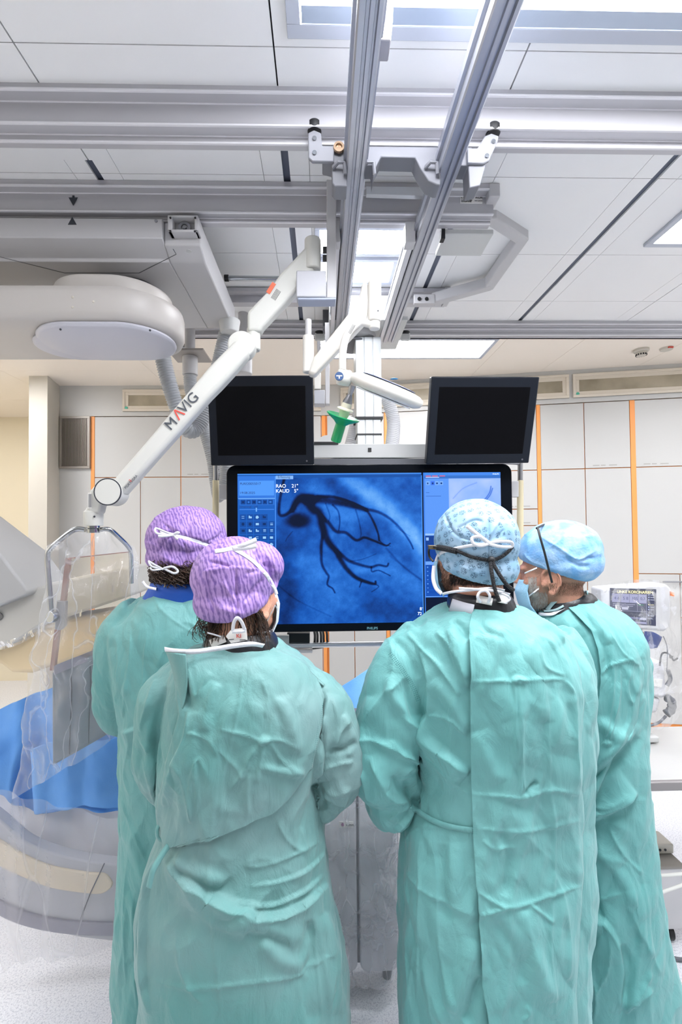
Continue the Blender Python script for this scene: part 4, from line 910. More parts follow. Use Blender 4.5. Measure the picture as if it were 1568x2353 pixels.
# ------------------------------------------------------------------ patient table under drapes, left and middle
blue = mat('blue_drape', '6fa8ea', .7, bump=(220, .08), var=(5, '4b8fe0', .6)); blue2 = mat('deep_blue_drape', '2f7fdc', .7, bump=(220, .08))
t = thing('patient_table', 'patient table top hidden under the blue drapes between the women and men', 'patient table', (0, 2.2, 0))
MB().box(-1.3, .55, 2.02, 2.4, .70, .78).build('table_top', M['white'], t, bevel=.02)
MB().box(-.2, .35, 2.15, 2.38, .0, .70).build('pedestal', M['lgrey'], t, bevel=.02)
q = sheet([[(-40, 1650, 1.98), (30, 1615, 1.98), (90, 1590, 2.0), (180, 1560, 2.0), (300, 1530, 2.0)],
           [(-40, 1700, 1.93), (30, 1690, 1.92), (100, 1690, 1.94), (190, 1680, 1.92), (300, 1680, 1.93)],
           [(-40, 1760, 1.92), (25, 1770, 1.91), (76, 1790, 1.97), (190, 1800, 1.93), (300, 1790, 1.92)],
           [(-40, 1822, 1.90), (20, 1826, 1.90), (80, 1868, 1.93), (200, 1856, 1.88), (300, 1866, 1.90)]], 60, 50, .03, 5, 3, .014, 4)
tag(q.build('surgical_drape', blue, solid=.002, angle=0), 'blue surgical drape hanging off the table behind the lead glass shield', 'drape', 'blue drapes on the table')
q = sheet([[(70, 1720, 1.88), (140, 1700, 1.86), (210, 1700, 1.86), (300, 1690, 1.88)], [(76, 1795, 1.87), (140, 1790, 1.86), (210, 1792, 1.85), (300, 1790, 1.87)],
           [(80, 1868, 1.86), (140, 1862, 1.84), (206, 1853, 1.83), (300, 1864, 1.85)]], 45, 30, .012, 7, 9, .008, 3)
tag(q.build('surgical_drape', blue, solid=.002, angle=0), 'short light blue drape hem in front of the longer drape, low beside the green gown', 'drape', 'blue drapes on the table')
q = sheet([[(725, 1622, 1.95), (800, 1568, 1.97), (890, 1512, 2.0), (1000, 1450, 2.05)], [(725, 1680, 1.90), (800, 1650, 1.90), (880, 1640, 1.92), (1000, 1620, 1.95)],
           [(725, 1760, 1.88), (800, 1760, 1.88), (880, 1760, 1.9), (1000, 1760, 1.92)]], 48, 40, .02, 5, 5, .006, 3)
tag(q.build('surgical_drape', blue, solid=.002, angle=0), 'blue surgical drape rising between the curly haired women and the men', 'drape', 'blue drapes on the table')
q = sheet([[(-40, 1800, 1.99), (80, 1806, 1.98), (180, 1820, 1.98), (300, 1830, 1.98)], [(-40, 1900, 1.95), (80, 1920, 1.94), (180, 1930, 1.94), (300, 1940, 1.94)],
           [(-40, 2000, 1.95), (80, 2010, 1.95), (200, 2020, 1.95), (300, 2025, 1.95)]], 45, 40, .02, 4, 8, .006, 3)
tag(q.build('white_sheet', mat('white_cloth', 'e4e2e6', .8), solid=.002, angle=0), 'white cloth hanging below the blue drapes above the cream striped arc', 'sheet')

t = thing('xray_arm_arc', 'curved lower arc of the x-ray arm with a cream stripe, under clear plastic', 'x-ray arm', tuple(P(120, 2160, 2.1)))
def outline(top, bot): return [tuple(v)[:2] for v in catmull([Vector((x, y, 0)) for x, y in top], 6)] + [tuple(v)[:2] for v in catmull([Vector((x, y, 0)) for x, y in bot], 6)]
top = [(-60, 1838), (0, 1885), (60, 1935), (140, 1966), (240, 1985), (330, 1992)]; bot = [(330, 2170), (180, 2154), (90, 2128), (0, 2082), (-60, 2045)]
pts_prism(outline(top, bot), 1.80, .05).build('arc_body', mat('arc_grey', 'b9b9bf', .4), t, bevel=.012, seg=3)
pts_prism(outline([(-60, 1895), (0, 1932), (60, 1968), (120, 1992), (200, 2006), (240, 2010), (258, 2030)], [(256, 2040), (235, 2054), (200, 2054), (120, 2042), (60, 2020), (0, 1992), (-60, 1955)]), 1.792, .02).build('cream_stripe', mat('cream_stripe', 'e6d6bb', .45), t, bevel=.004)
pts_prism(outline([(-60, 2030), (0, 2072), (60, 2098), (140, 2116), (240, 2122), (330, 2122)], [(330, 2150), (240, 2152), (140, 2146), (60, 2130), (0, 2106), (-60, 2066)]), 1.790, .02).build('dark_rim', mat('mauve_rim', '8f8c9a', .35), t, bevel=.003)
b = MB(); b.tube([P(240, 1984, 1.788), P(207, 2054, 1.786), P(186, 2110, 1.788)], .0022, 6); b.build('seam_line', M['ink'], t)
t = thing('xray_detector', 'grey x-ray detector housing cut by the picture edge above the cream cover', 'x-ray detector', tuple(P(20, 1550, 2.0)))
pts_prism([(-120, 1180), (0, 1272), (64, 1358), (60, 1368), (-120, 1440)], 1.86, .3).build('housing', mat('detector_grey', 'adadad', .4), t, bevel=.012, seg=3)
pts_prism([(-120, 1405), (20, 1372), (120, 1338), (300, 1300), (300, 1370), (90, 1440), (30, 1480), (-120, 1520)], 1.92, .26).build('arm_section', mat('detector_light', 'c6c4be', .4), t, bevel=.012, seg=3)
MB().lathe(P(-2, 1417, 1.915), [(0, 0), (.012, 0), (.016, -.004), (.016, .002), (0, .002)], (0, 1, 0)).build('bolt', M['steel'], t)
pts_prism([(-120, 1500), (0, 1487), (80, 1432), (280, 1400), (300, 1440), (300, 1475), (110, 1535), (70, 1549), (24, 1547), (0, 1528), (-120, 1530)], 1.98, .2).build('cream_cover', mat('detector_cream', 'e8d3ad', .5), t, bevel=.02, seg=4)
q = sheet([[(-30, 1475, 1.84), (40, 1465, 1.84), (110, 1425, 1.86), (190, 1400, 1.9)], [(-30, 1500, 1.85), (40, 1482, 1.84), (110, 1445, 1.86), (190, 1415, 1.9)]], 40, 8, .02, 14, 2)
tag(q.build('plastic_edge', film, angle=0), 'crinkled clear plastic edge around the detector at the cream cover', 'plastic cover')
q = sheet([[(-30, 1800, 1.72), (60, 1830, 1.70), (160, 1860, 1.72), (290, 1880, 1.75)], [(-30, 1950, 1.72), (60, 1960, 1.68), (160, 1970, 1.70), (290, 1980, 1.74)],
           [(-30, 2100, 1.72), (60, 2110, 1.68), (160, 2110, 1.70), (290, 2090, 1.74)], [(10, 2230, 1.72), (70, 2204, 1.70), (160, 2200, 1.70), (290, 2168, 1.74)]], 60, 70, .02, 4, 12, .010, 4)
tag(q.build('plastic_drape', plastic_film('soft_film', .20, 'f0f0f5', .35, .25, (4, .3), .10), angle=0), 'large clear plastic drape hanging over the curved arc with the cream stripe', 'plastic cover')

# ------------------------------------------------------------------ wrapped apron panels in the middle
t = thing('wrapped_screen', 'pair of tall grey panels wrapped in plastic between the two gowned pairs', 'mobile panel', tuple(P(830, 2262, 1.72)))
pw = mat('panel_grey', 'd9d9de', .45)
Y_ = 1.70
for x0, x1 in ((715, 820), (826, 914)):
    c0, c1 = P(x0, 2000, Y_), P(x1, 2000, Y_); z0, z1 = P(800, 2236, Y_).z, P(800, 1700, Y_).z
    MB().prism(rrect(c0.x, c1.x, z0, z1, Y_, .03), (0, .05, 0)).build('panel', pw, t, bevel=.006, seg=3)
MB().box(P(712, 2000, Y_+.04).x, P(917, 2000, Y_+.04).x, Y_+.04, Y_+.09, .07, 1.0).build('back_frame', mat('dark_frame', '6d6e76', .5), t, bevel=.008)
for x in (735, 895): MB().cyl((P(x, 2200, Y_).x, Y_+.065, 0), (P(x, 2200, Y_).x, Y_+.065, .08), .018).build('foot', M['dgrey'], t)
lb = pts_prism([(780, 1888), (812, 1888), (812, 1902), (780, 1902)], Y_-.002, .002).build('label', M['paper'], t, smooth=False)
MB().lathe(P(788, 1895, Y_-.004), [(0, 0), (.006, 0), (.006, .001), (0, .001)], (0, 1, 0), 16).build('label_emblem', mat('plum_ink', '8a3f7a', .5), lb)
b = MB(); b.text('KLINIK', P(795, 1898, Y_-.003), (1, 0, 0), (0, 0, 1), .010); b.build('label_lettering', M['ink'], lb, smooth=False)
q = sheet([[(700, 1760, 1.64), (770, 1745, 1.62), (825, 1740, 1.60), (880, 1800, 1.62), (935, 1850, 1.66)], [(700, 1900, 1.64), (770, 1900, 1.62), (825, 1890, 1.60), (880, 1890, 1.61), (930, 1910, 1.66)],
           [(710, 2060, 1.64), (770, 2060, 1.63), (825, 2060, 1.62), (880, 2060, 1.62), (926, 2060, 1.66)], [(715, 2252, 1.65), (770, 2256, 1.64), (825, 2262, 1.64), (880, 2262, 1.64), (918, 2240, 1.66)]], 60, 100, .035, 9, 21, .004, 3)
tag(q.build('plastic_wrap', plastic_film('crinkled_film', .20, 'eeeef4', 1.0, .14, (9, .6), .18), angle=0), 'clear shiny crinkled plastic wrap around the tall grey panels', 'plastic cover')

# ------------------------------------------------------------------ right side: injector, counter, cart
t = thing('contrast_injector', 'pale injector console with a small lit screen under plastic beside the bearded man', 'medical console', tuple(P(1490, 1690, 2.0)))
YI = 1.92
hs = [P(1385, 1352, YI), P(1532, 1341, YI), P(1545, 1352, YI), P(1543, 1442, YI), P(1528, 1452, YI), P(1410, 1440, YI), P(1385, 1420, YI)]
MB().prism(hs, (0, .09, 0)).build('console_housing', mat('console_grey', 'c9c9cd', .35), t, bevel=.012, seg=4)
def injector_picture():
    nx, ny = 132, 104; X_, Y_ = np.meshgrid(np.arange(nx), np.arange(ny)); c = np.zeros((ny, nx, 3)); c[:] = (104, 108, 132)
    def R(x0, y0, x1, y1, k): c[(X_ >= x0) & (X_ < x1) & (Y_ >= y0) & (Y_ < y1)] = k
    R(0, 0, 132, 4, (70, 74, 98)); R(4, 4, 104, 16, (84, 84, 96)); R(6, 16, 104, 42, (186, 188, 226)); 
    for x in (30, 55, 80): R(x, 16, x+1, 42, (120, 124, 150))
    R(8, 46, 72, 48, (180, 182, 210)); R(8, 51, 66, 53, (180, 182, 210)); R(34, 55, 52, 63, (220, 222, 245)); R(80, 46, 96, 48, (90, 170, 130)); R(78, 44, 79, 66, (170, 172, 200)); R(4, 66, 104, 67, (170, 172, 200))
    R(4, 68, 104, 82, (78, 82, 104)); R(4, 84, 88, 88, (140, 144, 190)); R(86, 84, 104, 90, (215, 218, 245)); R(50, 96, 104, 101, (190, 192, 230)); R(106, 4, 132, 104, (60, 66, 100)); R(104, 4, 106, 104, (150, 152, 184))
    for i, y in enumerate((8, 15, 22, 29, 43, 50, 57, 74)):
        R(109, y, 113, y+4, (230, 224, 180) if i in (0, 4) else (190, 200, 240)); R(115, y+1, 126, y+3, (225, 215, 160) if i == 4 else (200, 206, 235))
    R(108, 84, 122, 86, (200, 206, 235))
    return nx, ny, np.clip(c/255, 0, 1)
k0, k1, k2, k3 = P(1402, 1351, YI-.002), P(1509, 1354, YI-.002), P(1508, 1438, YI-.002), P(1403, 1430, YI-.002)
isc = picture_mesh('console_screen', injector_picture(), 0, 1, 0, 1, 0, t, .75, fn=lambda a, z: (k0.lerp(k1, a)).lerp(k3.lerp(k2, a), 1-z))
ux, uz = (k1-k0).normalized(), (k0-k3).normalized()
b = MB(); b.text('LINKE KORONARIEN', k0+ux*.030-uz*.020+Vector((0, -.001, 0)), ux, uz, .0165, .0002); b.build('yellow_caption', mat('yellow_lit', 'ece2a0', .5, emit=.7), isc, smooth=False)
b = MB()
for i, s_ in enumerate(('4 6', '5 8', '105', '0,7')): b.text(s_, k0+ux*(.018+i*.0375)-uz*.048+Vector((0, -.001, 0)), ux, uz, .018, .0002)
b.build('screen_numbers', mat('slate_lit', '4a4f70', .5, emit=.2), isc, smooth=False)
pts_prism([(1542, 1359), (1550, 1362), (1551, 1371), (1543, 1369)], YI-.004, .02).build('orange_button', mat('orange_button', 'ef7a33', .4), t)
MB().cyl(P(1471, 1445, YI+.05), P(1472, 1500, YI+.05), .009).build('stem', M['lgrey'], t)
MB().cyl(P(1472, 1500, YI+.06), P(1472, 1640, YI+.06), .016).build('pole', M['lgrey'], t)
pts_prism([(1440, 1450), (1482, 1452), (1482, 1490), (1455, 1488)], YI+.03, .05).build('dark_motor', mat('slate_housing', '3f454f', .5), t, bevel=.006)
sheet([[(1480, 1450, YI+.02), (1500, 1452, YI+.01), (1524, 1464, YI+.02)], [(1478, 1486, YI+.02), (1496, 1490, YI+.0), (1510, 1488, YI+.02)]], 12, 10, .01, 20, 3).build('navy_cloth', mat('navy_cloth', '33457e', .7), t, solid=.003, angle=0)
bx = pts_prism([(1470, 1512), (1528, 1522), (1536, 1600), (1524, 1606), (1466, 1592)], YI+.01, .12).build('power_unit', mat('console_white', 'd9d8dc', .4), t, bevel=.014, seg=4)
pts_prism([(1489, 1558), (1524, 1562), (1521, 1580), (1487, 1574)], YI+.006, .004).build('rating_label', M['paper'], bx, smooth=False)
pts_prism([(1462, 1594), (1522, 1606), (1512, 1640), (1458, 1640)], YI+.02, .12).build('lower_housing', mat('console_white', 'd9d8dc', .4), t, bevel=.014, seg=4)
MB().tube(catmull([P(1517, 1530, YI-.02), P(1521, 1504, YI-.02), P(1532, 1500, YI-.02), P(1543, 1508, YI-.02), P(1548, 1517, YI-.02), P(1554, 1515, YI-.02), P(1558, 1512, YI-.02)], 6), .0035, 8).tube(catmull([P(1540, 1506, YI-.02), P(1541, 1512, YI-.02), P(1547, 1508, YI-.02)], 5), .0025, 8).build('hook', M['black'], t)
MB().tube(catmull([P(1536, 1540, YI), P(1541, 1560, YI), P(1533, 1575, YI)], 5), .008, 10).build('cable', M['dgrey'], t)
cb = corrugated([P(1534, 1604, YI), P(1544, 1612, YI), P(1543, 1630, YI), P(1532, 1640, YI)], .016, .02).build('cable_gland', M['dgrey'], t, angle=0)
MB().tube(catmull([P(1531, 1645, YI), P(1515, 1660, YI), P(1490, 1668, YI), P(1450, 1668, YI)], 8), .0055, 10).build('black_cable', M['dgrey'], t)
MB().tube(catmull([P(1525, 1462, YI), P(1534, 1490, YI), P(1533, 1540, YI)], 8), .002, 6).build('thin_cable', M['dgrey'], t)
MB().box(P(1472, 1640, YI).x-.08, P(1472, 1640, YI).x+.08, YI, YI+.13, .775, .80).build('mount', M['lgrey'], t, bevel=.005)
MB().cyl((P(1472, 1640, YI).x, YI+.06, .80), P(1472, 1640, YI+.06), .02).build('lower_pole', M['lgrey'], t)
q = sheet([[(1368, 1345, 1.86), (1430, 1334, 1.84), (1500, 1332, 1.84), (1572, 1350, 1.88)], [(1375, 1430, 1.86), (1440, 1440, 1.84), (1520, 1445, 1.84), (1580, 1440, 1.88)],
           [(1440, 1560, 1.87), (1480, 1560, 1.86), (1540, 1560, 1.86), (1575, 1560, 1.88)], [(1450, 1672, 1.87), (1480, 1676, 1.86), (1530, 1670, 1.87), (1560, 1640, 1.88)]], 50, 60, .02, 11, 33)
tag(q.build('console_cover', plastic_film('thin_film', .03, 'f2f1f2', .4, .14, (9, .4), .06), angle=0), 'clear plastic bag over the injector console with the small lit screen', 'plastic cover')

t = thing('instrument_counter', 'white counter with a dark grey front rail beside the bearded man', 'counter', (1.5, 1.85, 0))
zt = .768
MB().box(.95, 2.2, 1.66, 2.09, zt-.02, zt).build('counter_top', mat('counter_white', 'b6b5b3', .3), t, bevel=.004)
MB().box(.95, 2.2, 1.64, 1.66, zt-.032, zt+.001).build('front_rail', mat('taupe_rail', '8d8888', .4, .3), t, bevel=.005)
for x in (1.0, 2.15):
    for y in (1.72, 2.04): MB().cyl((x, y, 0), (x, y, zt-.02), .018).build('leg', M['lgrey'], t)
t = thing('equipment_cart', 'low white equipment box on wheels with a taupe top below the counter', 'cart', (1.45, 1.95, 0))
cz = P(1500, 1990, 1.84).z; cx0, cx1 = 1.16, P(1554, 2090, 1.84).x
MB().box(cx0, cx1+.03, 1.84, 2.08, .07, cz-.012).build('body', mat('cart_white', 'cfcdce', .4), t, bevel=.004)
MB().box(cx0-.005, cx1+.04, 1.835, 2.10, cz-.012, cz).build('top_plate', mat('taupe_top', '8f8983', .5), t, bevel=.003)
for x in (cx0+.04, cx1-.01):
    for y in (1.88, 2.04): MB().cyl((x-.012, y, .035), (x+.012, y, .035), .035).build('wheel', M['black'], t, bevel=.004)
t = thing('junction_box', 'small beige connector box with red and grey leads on the low cart', 'connector box', tuple(P(1495, 1935, 1.95)))
jz = cz+.001
jb = MB().box(1.335, 1.455, 1.90, 1.99, jz, jz+.04).build('body', mat('beige_box', 'c9c4ba', .5), t, bevel=.006)
sp = MB()
for i in range(4): sp.cyl((1.35+.022*i, 1.899, jz+.02), (1.35+.022*i, 1.897, jz+.02), .005, n=12)
sp.build('socket', M['ink'], jb, smooth=False)
for i, (m_, nm) in enumerate(((M['red'], 'red_lead'), (M['dgrey'], 'grey_lead'))):
    x = 1.37+.03*i; MB().tube(catmull([(x, 1.96, jz+.035), (x+.005, 1.95, jz+.06), (x-.03, 1.97, jz+.05), (x-.05, 2.0, jz+.03)], 5), .0025, 8).build(nm, m_, t)
wc = mat('white_cable', 'dcdcd6', .5)
tag(MB().tube(catmull([P(1455, 2003, 1.78), P(1500, 2012, 1.76), P(1580, 2006, 1.76), P(1640, 1990, 1.8)], 10), .006, 12).build('white_cable', wc), 'white cable strung across the front of the low cart, upper of two', 'cable')
tag(MB().tube(catmull([P(1455, 2068, 1.78), P(1510, 2054, 1.76), P(1580, 2030, 1.76), P(1640, 2010, 1.8)], 10), .006, 12).build('white_cable', wc), 'white cable strung across the front of the low cart, lower of two', 'cable')
b = MB(); rs = random.Random(3)
for k, c_ in enumerate(range(6)):
    pts = [P(1562+rs.uniform(-2, 14), 2010+22*i+rs.uniform(-8, 8), 1.9+rs.uniform(-.03, .03)) for i in range(6)]; b.tube(catmull(pts, 5), .004, 8)
tag(b.build('cable_tangle', M['dgrey']), 'tangle of dark cables at the edge beside the low cart', 'cable')
tag(MB().tube(catmull([P(1500, 2182, 1.86)+Vector((0, 0, -.0)), PZ(1530, 2195, .01), PZ(1568, 2205, .01), PZ(1620, 2200, .01)], 8), .007, 10).build('floor_cable', M['dgrey']), 'dark cable lying on the floor by the cart wheel', 'cable')
# ------------------------------------------------------------------ people: helpers
def fuse(mb, voxel, it=4):
    me = bpy.data.meshes.new('tmp'); me.from_pydata([tuple(v) for v in mb.v], [], mb.f)
    ob = bpy.data.objects.new('tmp', me); COL.objects.link(ob)
    m = ob.modifiers.new('r', 'REMESH'); m.mode = 'VOXEL'; m.voxel_size = voxel
    if it: m = ob.modifiers.new('s', 'SMOOTH'); m.iterations = it; m.factor = .5
    m2 = bpy.data.meshes.new_from_object(ob.evaluated_get(bpy.context.evaluated_depsgraph_get()))
    n = len(m2.vertices); v = np.zeros(n*3); m2.vertices.foreach_get('co', v); f = [tuple(p.vertices) for p in m2.polygons]
    bpy.data.objects.remove(ob); bpy.data.meshes.remove(me); bpy.data.meshes.remove(m2)
    return v.reshape(-1, 3), f
def put(name, v, f, m, parent=None, origin=None, solid=0, sub=0, offset=0):
    o = WL[parent.name] if parent is not None else Vector(origin)
    me = bpy.data.meshes.new(name); me.from_pydata((v-np.array(o)).tolist(), [], f); me.materials.append(m); me.shade_smooth()
    ob = bpy.data.objects.new(name, me); COL.objects.link(ob); WL[ob.name] = o
    if parent is not None: ob.parent = parent
    else: ob.location = o
    if sub: md = ob.modifiers.new('u', 'SUBSURF'); md.levels = sub; md.render_levels = sub
    if solid: md = ob.modifiers.new('s', 'SOLIDIFY'); md.thickness = solid; md.offset = offset
    return ob
def vnormals(v, f):
    me = bpy.data.meshes.new('n'); me.from_pydata(v.tolist(), [], f); n = np.zeros(len(v)*3)
    me.vertices.foreach_get('normal', n); bpy.data.meshes.remove(me); return n.reshape(-1, 3)
def strokes(v, n, S, scale=1.5, facing=True):
    """raise folds traced as (kind, mm, px, points); r ridge, v valley, s step raised left of travel"""
    p = proj(v); tc = np.array(CAM)-v; tc /= np.linalg.norm(tc, axis=1)[:, None]
    wt = np.clip((n*tc).sum(1)*3, 0, 1) if facing else np.ones(len(v)); h = np.zeros(len(v))
    for kind, mm, wd, pts in S:
        if kind == 'c': wd = wd*.7
        pts = smooth_poly(pts, 4) if len(pts) > 2 else pts
        a = np.array(pts); lo = a.min(0)-wd*4; hi = a.max(0)+wd*4
        idx = np.where((p[:, 0] > lo[0]) & (p[:, 0] < hi[0]) & (p[:, 1] > lo[1]) & (p[:, 1] < hi[1]))[0]
        if not len(idx): continue
        q = p[idx]; best = np.full(len(idx), 1e9); sg = np.zeros(len(idx)); par = np.zeros(len(idx)); N_ = len(pts)-1
        for i in range(N_):
            ax, ay = pts[i]; bx, by = pts[i+1]; dx, dy = bx-ax, by-ay; L = dx*dx+dy*dy+1e-9
            rx, ry = q[:, 0]-ax, q[:, 1]-ay; t = (rx*dx+ry*dy)/L; tt = np.clip(t, 0, 1)
            d = np.hypot(rx-tt*dx, ry-tt*dy); m_ = d < best; best[m_] = d[m_]; par[m_] = (i+tt[m_])/N_
            sg[m_] = np.sign(dx*ry-dy*rx)[m_]
        fade = np.clip(np.minimum(par, 1-par)*5, 0, 1)**.7; sd = best*sg      # sd>0: right of travel on screen
        if kind == 'r': g = np.exp(-(best/wd)**2)
        elif kind == 'v': g = -np.exp(-(best/wd)**2)
        elif kind == 'c': g = np.exp(-best/wd)                                # sharp crest
        else: tw = max(2.2, mm*.42); u_ = np.clip(.5-.5*sd/tw, 0, 1); u_ = u_*u_*(3-2*u_); g = np.where(sd < -tw, np.exp(np.minimum(sd+tw, 0)/wd), u_)
        h[idx] += mm*.001*scale*g*fade
    return v + n*(h*wt)[:, None]
def worley(q, seed=0):
    rs = np.random.RandomState(seed); T = rs.rand(32, 32, 32, 3); b_ = np.floor(q).astype(int); f1 = np.full(len(q), 9.); f2 = np.full(len(q), 9.)
    for i in (-1, 0, 1):
        for j in (-1, 0, 1):
            for k in (-1, 0, 1):
                c = b_+np.array((i, j, k)); p = c+T[c[:, 0] % 32, c[:, 1] % 32, c[:, 2] % 32]; d = np.linalg.norm(q-p, axis=1)
                f2 = np.minimum(f2, np.maximum(f1, d)); f1 = np.minimum(f1, d)
    return f1, f2
def facets(v, n, amp, seed=0):
    out = 0
    for s_, k, w_ in ((7.0, .45, 1.0), (15.0, .6, .45)):
        sk = np.stack([v[:, 0]*s_+v[:, 2]*s_*.35*math.sin(seed), v[:, 1]*s_, v[:, 2]*s_*k], 1); f1, f2 = worley(sk, seed+int(s_)); out = out + w_*(np.minimum(f2-f1, .5)*1.2-f1)
    return v + n*((out-out.mean()+.12)*amp)[:, None]
def crumple(v, n, a1=.006, a2=.003, a3=.0015, seed=0, zs=.45):
    out = np.zeros(len(v))
    for i, c in enumerate(v):
        x, y, z = c
        l = noise.noise(Vector((x*5+seed, y*5, z*5*zs)))
        r1 = 1-2*abs(noise.noise(Vector((x*9+seed*2+l, y*9, z*9*zs+l*2))))
        r2 = 1-2*abs(noise.noise(Vector((x*22-seed, y*22+l*2, z*16+5))))
        out[i] = a1*l + a2*r1*r1*(1 if r1 > 0 else -.3) + a3*r2
    return v + n*out[:, None]
def ring(x0, x1, y, Yc, hd, n=56, e=2.3, lean=0.0):
    a = P(x0, y, Yc); b = P(x1, y, Yc); c = (a+b)/2; hw = (b-a).length/2; out = []
    ux = (b-a).normalized()
    for k in range(n):
        q = 2*math.pi*k/n; cs, sn = math.cos(q), math.sin(q)
        out.append(c + ux*(hw*math.copysign(abs(cs)**(2/e), cs)) + Vector((0, 1, 0))*(hd*math.copysign(abs(sn)**(2/e), sn)))
    return out
def loft(rows, n=56):
    cs = catmull([Vector((r[0], r[1], r[2])) for r in rows], 5); cd_ = catmull([Vector((r[3], r[4], 0)) for r in rows], 5)
    return [ring(a.y, a.z, a.x, d.x, d.y, n) for a, d in zip(cs, cd_)]
def bvh(v, f): return BVHTree.FromPolygons([Vector(a) for a in v], f)
def hit(t, px, py):
    d = ray(px, py).normalized(); return t.ray_cast(CAM, d)
def patch(t, rows, off=.006, nu=60, step=6, feather=('l',), fall=.16, maxgap=.05, lift=.0):
    """cloth layer laid over surface t; rows (y, xl, xr)"""
    ys = [r[0] for r in rows]; n1 = int((ys[-1]-ys[0])/step)+1; V = []; G = []
    for i in range(n1+1):
        y = ys[0]+(ys[-1]-ys[0])*i/n1; xl = np.interp(y, ys, [r[1] for r in rows]); xr = np.interp(y, ys, [r[2] for r in rows])
        for j in range(nu+1):
            a = j/nu; x = xl+(xr-xl)*a; h = hit(t, x, y); G.append((x, y, None if h[0] is None else (h[0]-CAM).length))
    W_ = nu+1; D = np.array([g[2] if g[2] else np.nan for g in G]).reshape(n1+1, W_)
    for i in range(n1+1):                                     # bridge holes
        r = D[i]; ok = ~np.isnan(r)
        if ok.any(): r[~ok] = np.interp(np.where(~ok)[0], np.where(ok)[0], r[ok])
        elif i: D[i] = D[i-1]
    S = D.copy()
    for _ in range(14):
        S[1:-1] = (S[:-2]+S[2:]+2*S[1:-1])/4; S[:, 1:-1] = (S[:, :-2]+S[:, 2:]+2*S[:, 1:-1])/4
    D = np.minimum(D, S+.002)
    for i in range(n1+1):
        for j in range(W_):
            x, y, _ = G[i*W_+j]; a = j/nu; b = i/n1; o = off
            e = 1.0
            if 'r' in feather: e = min(e, (1-a)/fall)
            if 'L' in feather: e = min(e, a/fall)
            if 't' in feather: e = min(e, b/fall)
            if 'b' in feather: e = min(e, (1-b)/fall)
            o = -.004+(off+.004)*max(0, min(1, e))
            V.append(CAM + ray(x, y).normalized()*(D[i, j]-o))
    F_ = [(i*W_+j, i*W_+j+1, (i+1)*W_+j+1, (i+1)*W_+j) for i in range(n1) for j in range(nu)]
    return np.array([tuple(v) for v in V]), F_
def ribbon(t, pts, wpx, off=.002, n=6, thick=.0012):
    """flat tape lying on surface t along pixel points"""
    c = smooth_poly(pts, n) if len(pts) > 2 else pts; V = []; last = None
    for i, (x, y) in enumerate(c):
        a = c[max(i-1, 0)]; b = c[min(i+1, len(c)-1)]; dx, dy = b[0]-a[0], b[1]-a[1]; L = math.hypot(dx, dy)+1e-9; nx, ny = -dy/L, dx/L
        h0 = hit(t, x, y); base = (h0[0]-CAM).length if h0[0] is not None else last
        if base is None: base = 1.2
        last = base
        for s_ in (-.5, 0, .5):
            q = (x+nx*wpx*s_, y+ny*wpx*s_); h = hit(t, *q); dd = (h[0]-CAM).length if h[0] is not None and abs((h[0]-CAM).length-base) < .03 else base
            V.append(CAM+ray(*q).normalized()*(min(dd, base+.01)-off))
    return np.array([tuple(v) for v in V]), [(i*3+k, i*3+k+1, i*3+k+4, i*3+k+3) for i in range(len(c)-1) for k in (0, 1)]
def loose(pts, w, Y, n=8, axis=(0, 0, 1)):
    """free tape in space through (px,py,Y) points, width w metres"""
    c = catmull([P(*p) for p in pts], n); V = []
    for i, p in enumerate(c):
        t_ = (c[min(i+1, len(c)-1)]-c[max(i-1, 0)]).normalized(); s_ = t_.cross(Vector((0, 1, 0)) + Vector((.2, 0, .1))).normalized()*w/2
        V += [p-s_, p+Vector((0, -w*.12, 0)), p+s_]
    return np.array([tuple(v) for v in V]), [(i*3+k, i*3+k+1, i*3+k+4, i*3+k+3) for i in range(len(c)-1) for k in (0, 1)]
def merge(*vf):
    V = []; F_ = []; k = 0
    for v, f in vf: V.append(v); F_ += [tuple(i+k for i in q) for q in f]; k += len(v)
    return np.concatenate(V), F_

def gown_mat(name, hexc, hex2, amt=.6):
    m = mat(name, hexc, .62, var=(2.2, hex2, amt)); nt = m.node_tree; N = nt.nodes; L = nt.links; b = N['Principled BSDF']
    tc = N.new('ShaderNodeTexCoord'); 
    w1 = N.new('ShaderNodeTexNoise'); w1.inputs['Scale'].default_value = 380; L.new(tc.outputs['Object'], w1.inputs['Vector'])
    w2 = N.new('ShaderNodeTexNoise'); w2.inputs['Scale'].default_value = 11; w2.inputs['Detail'].default_value = 5; w2.inputs['Distortion'].default_value = 1.5
    mp = N.new('ShaderNodeMapping'); mp.inputs['Scale'].default_value = (1.6, 1.6, .7); L.new(tc.outputs['Object'], mp.inputs['Vector']); L.new(mp.outputs['Vector'], w2.inputs['Vector'])
    b1 = N.new('ShaderNodeBump'); b1.inputs['Strength'].default_value = .22; b1.inputs['Distance'].default_value = .0015; L.new(w1.outputs['Fac'], b1.inputs['Height'])
    b2 = N.new('ShaderNodeBump'); b2.inputs['Strength'].default_value = .5; b2.inputs['Distance'].default_value = .012; L.new(w2.outputs['Fac'], b2.inputs['Height'])
    L.new(b1.outputs['Normal'], b2.inputs['Normal']); L.new(b2.outputs['Normal'], b.inputs['Normal'])
    b.inputs['Sheen Weight'].default_value = .12; b.inputs['Specular IOR Level'].default_value = .35
    return m
def skin_mat(name, hexc, hex2):
    m = mat(name, hexc, .5, var=(38, hex2, .45), bump=(260, .25)); b = m.node_tree.nodes['Principled BSDF']
    b.inputs['Subsurface Weight'].default_value = .12; b.inputs['Subsurface Radius'].default_value = (.012, .004, .002); b.inputs['Subsurface Scale'].default_value = .5
    return m
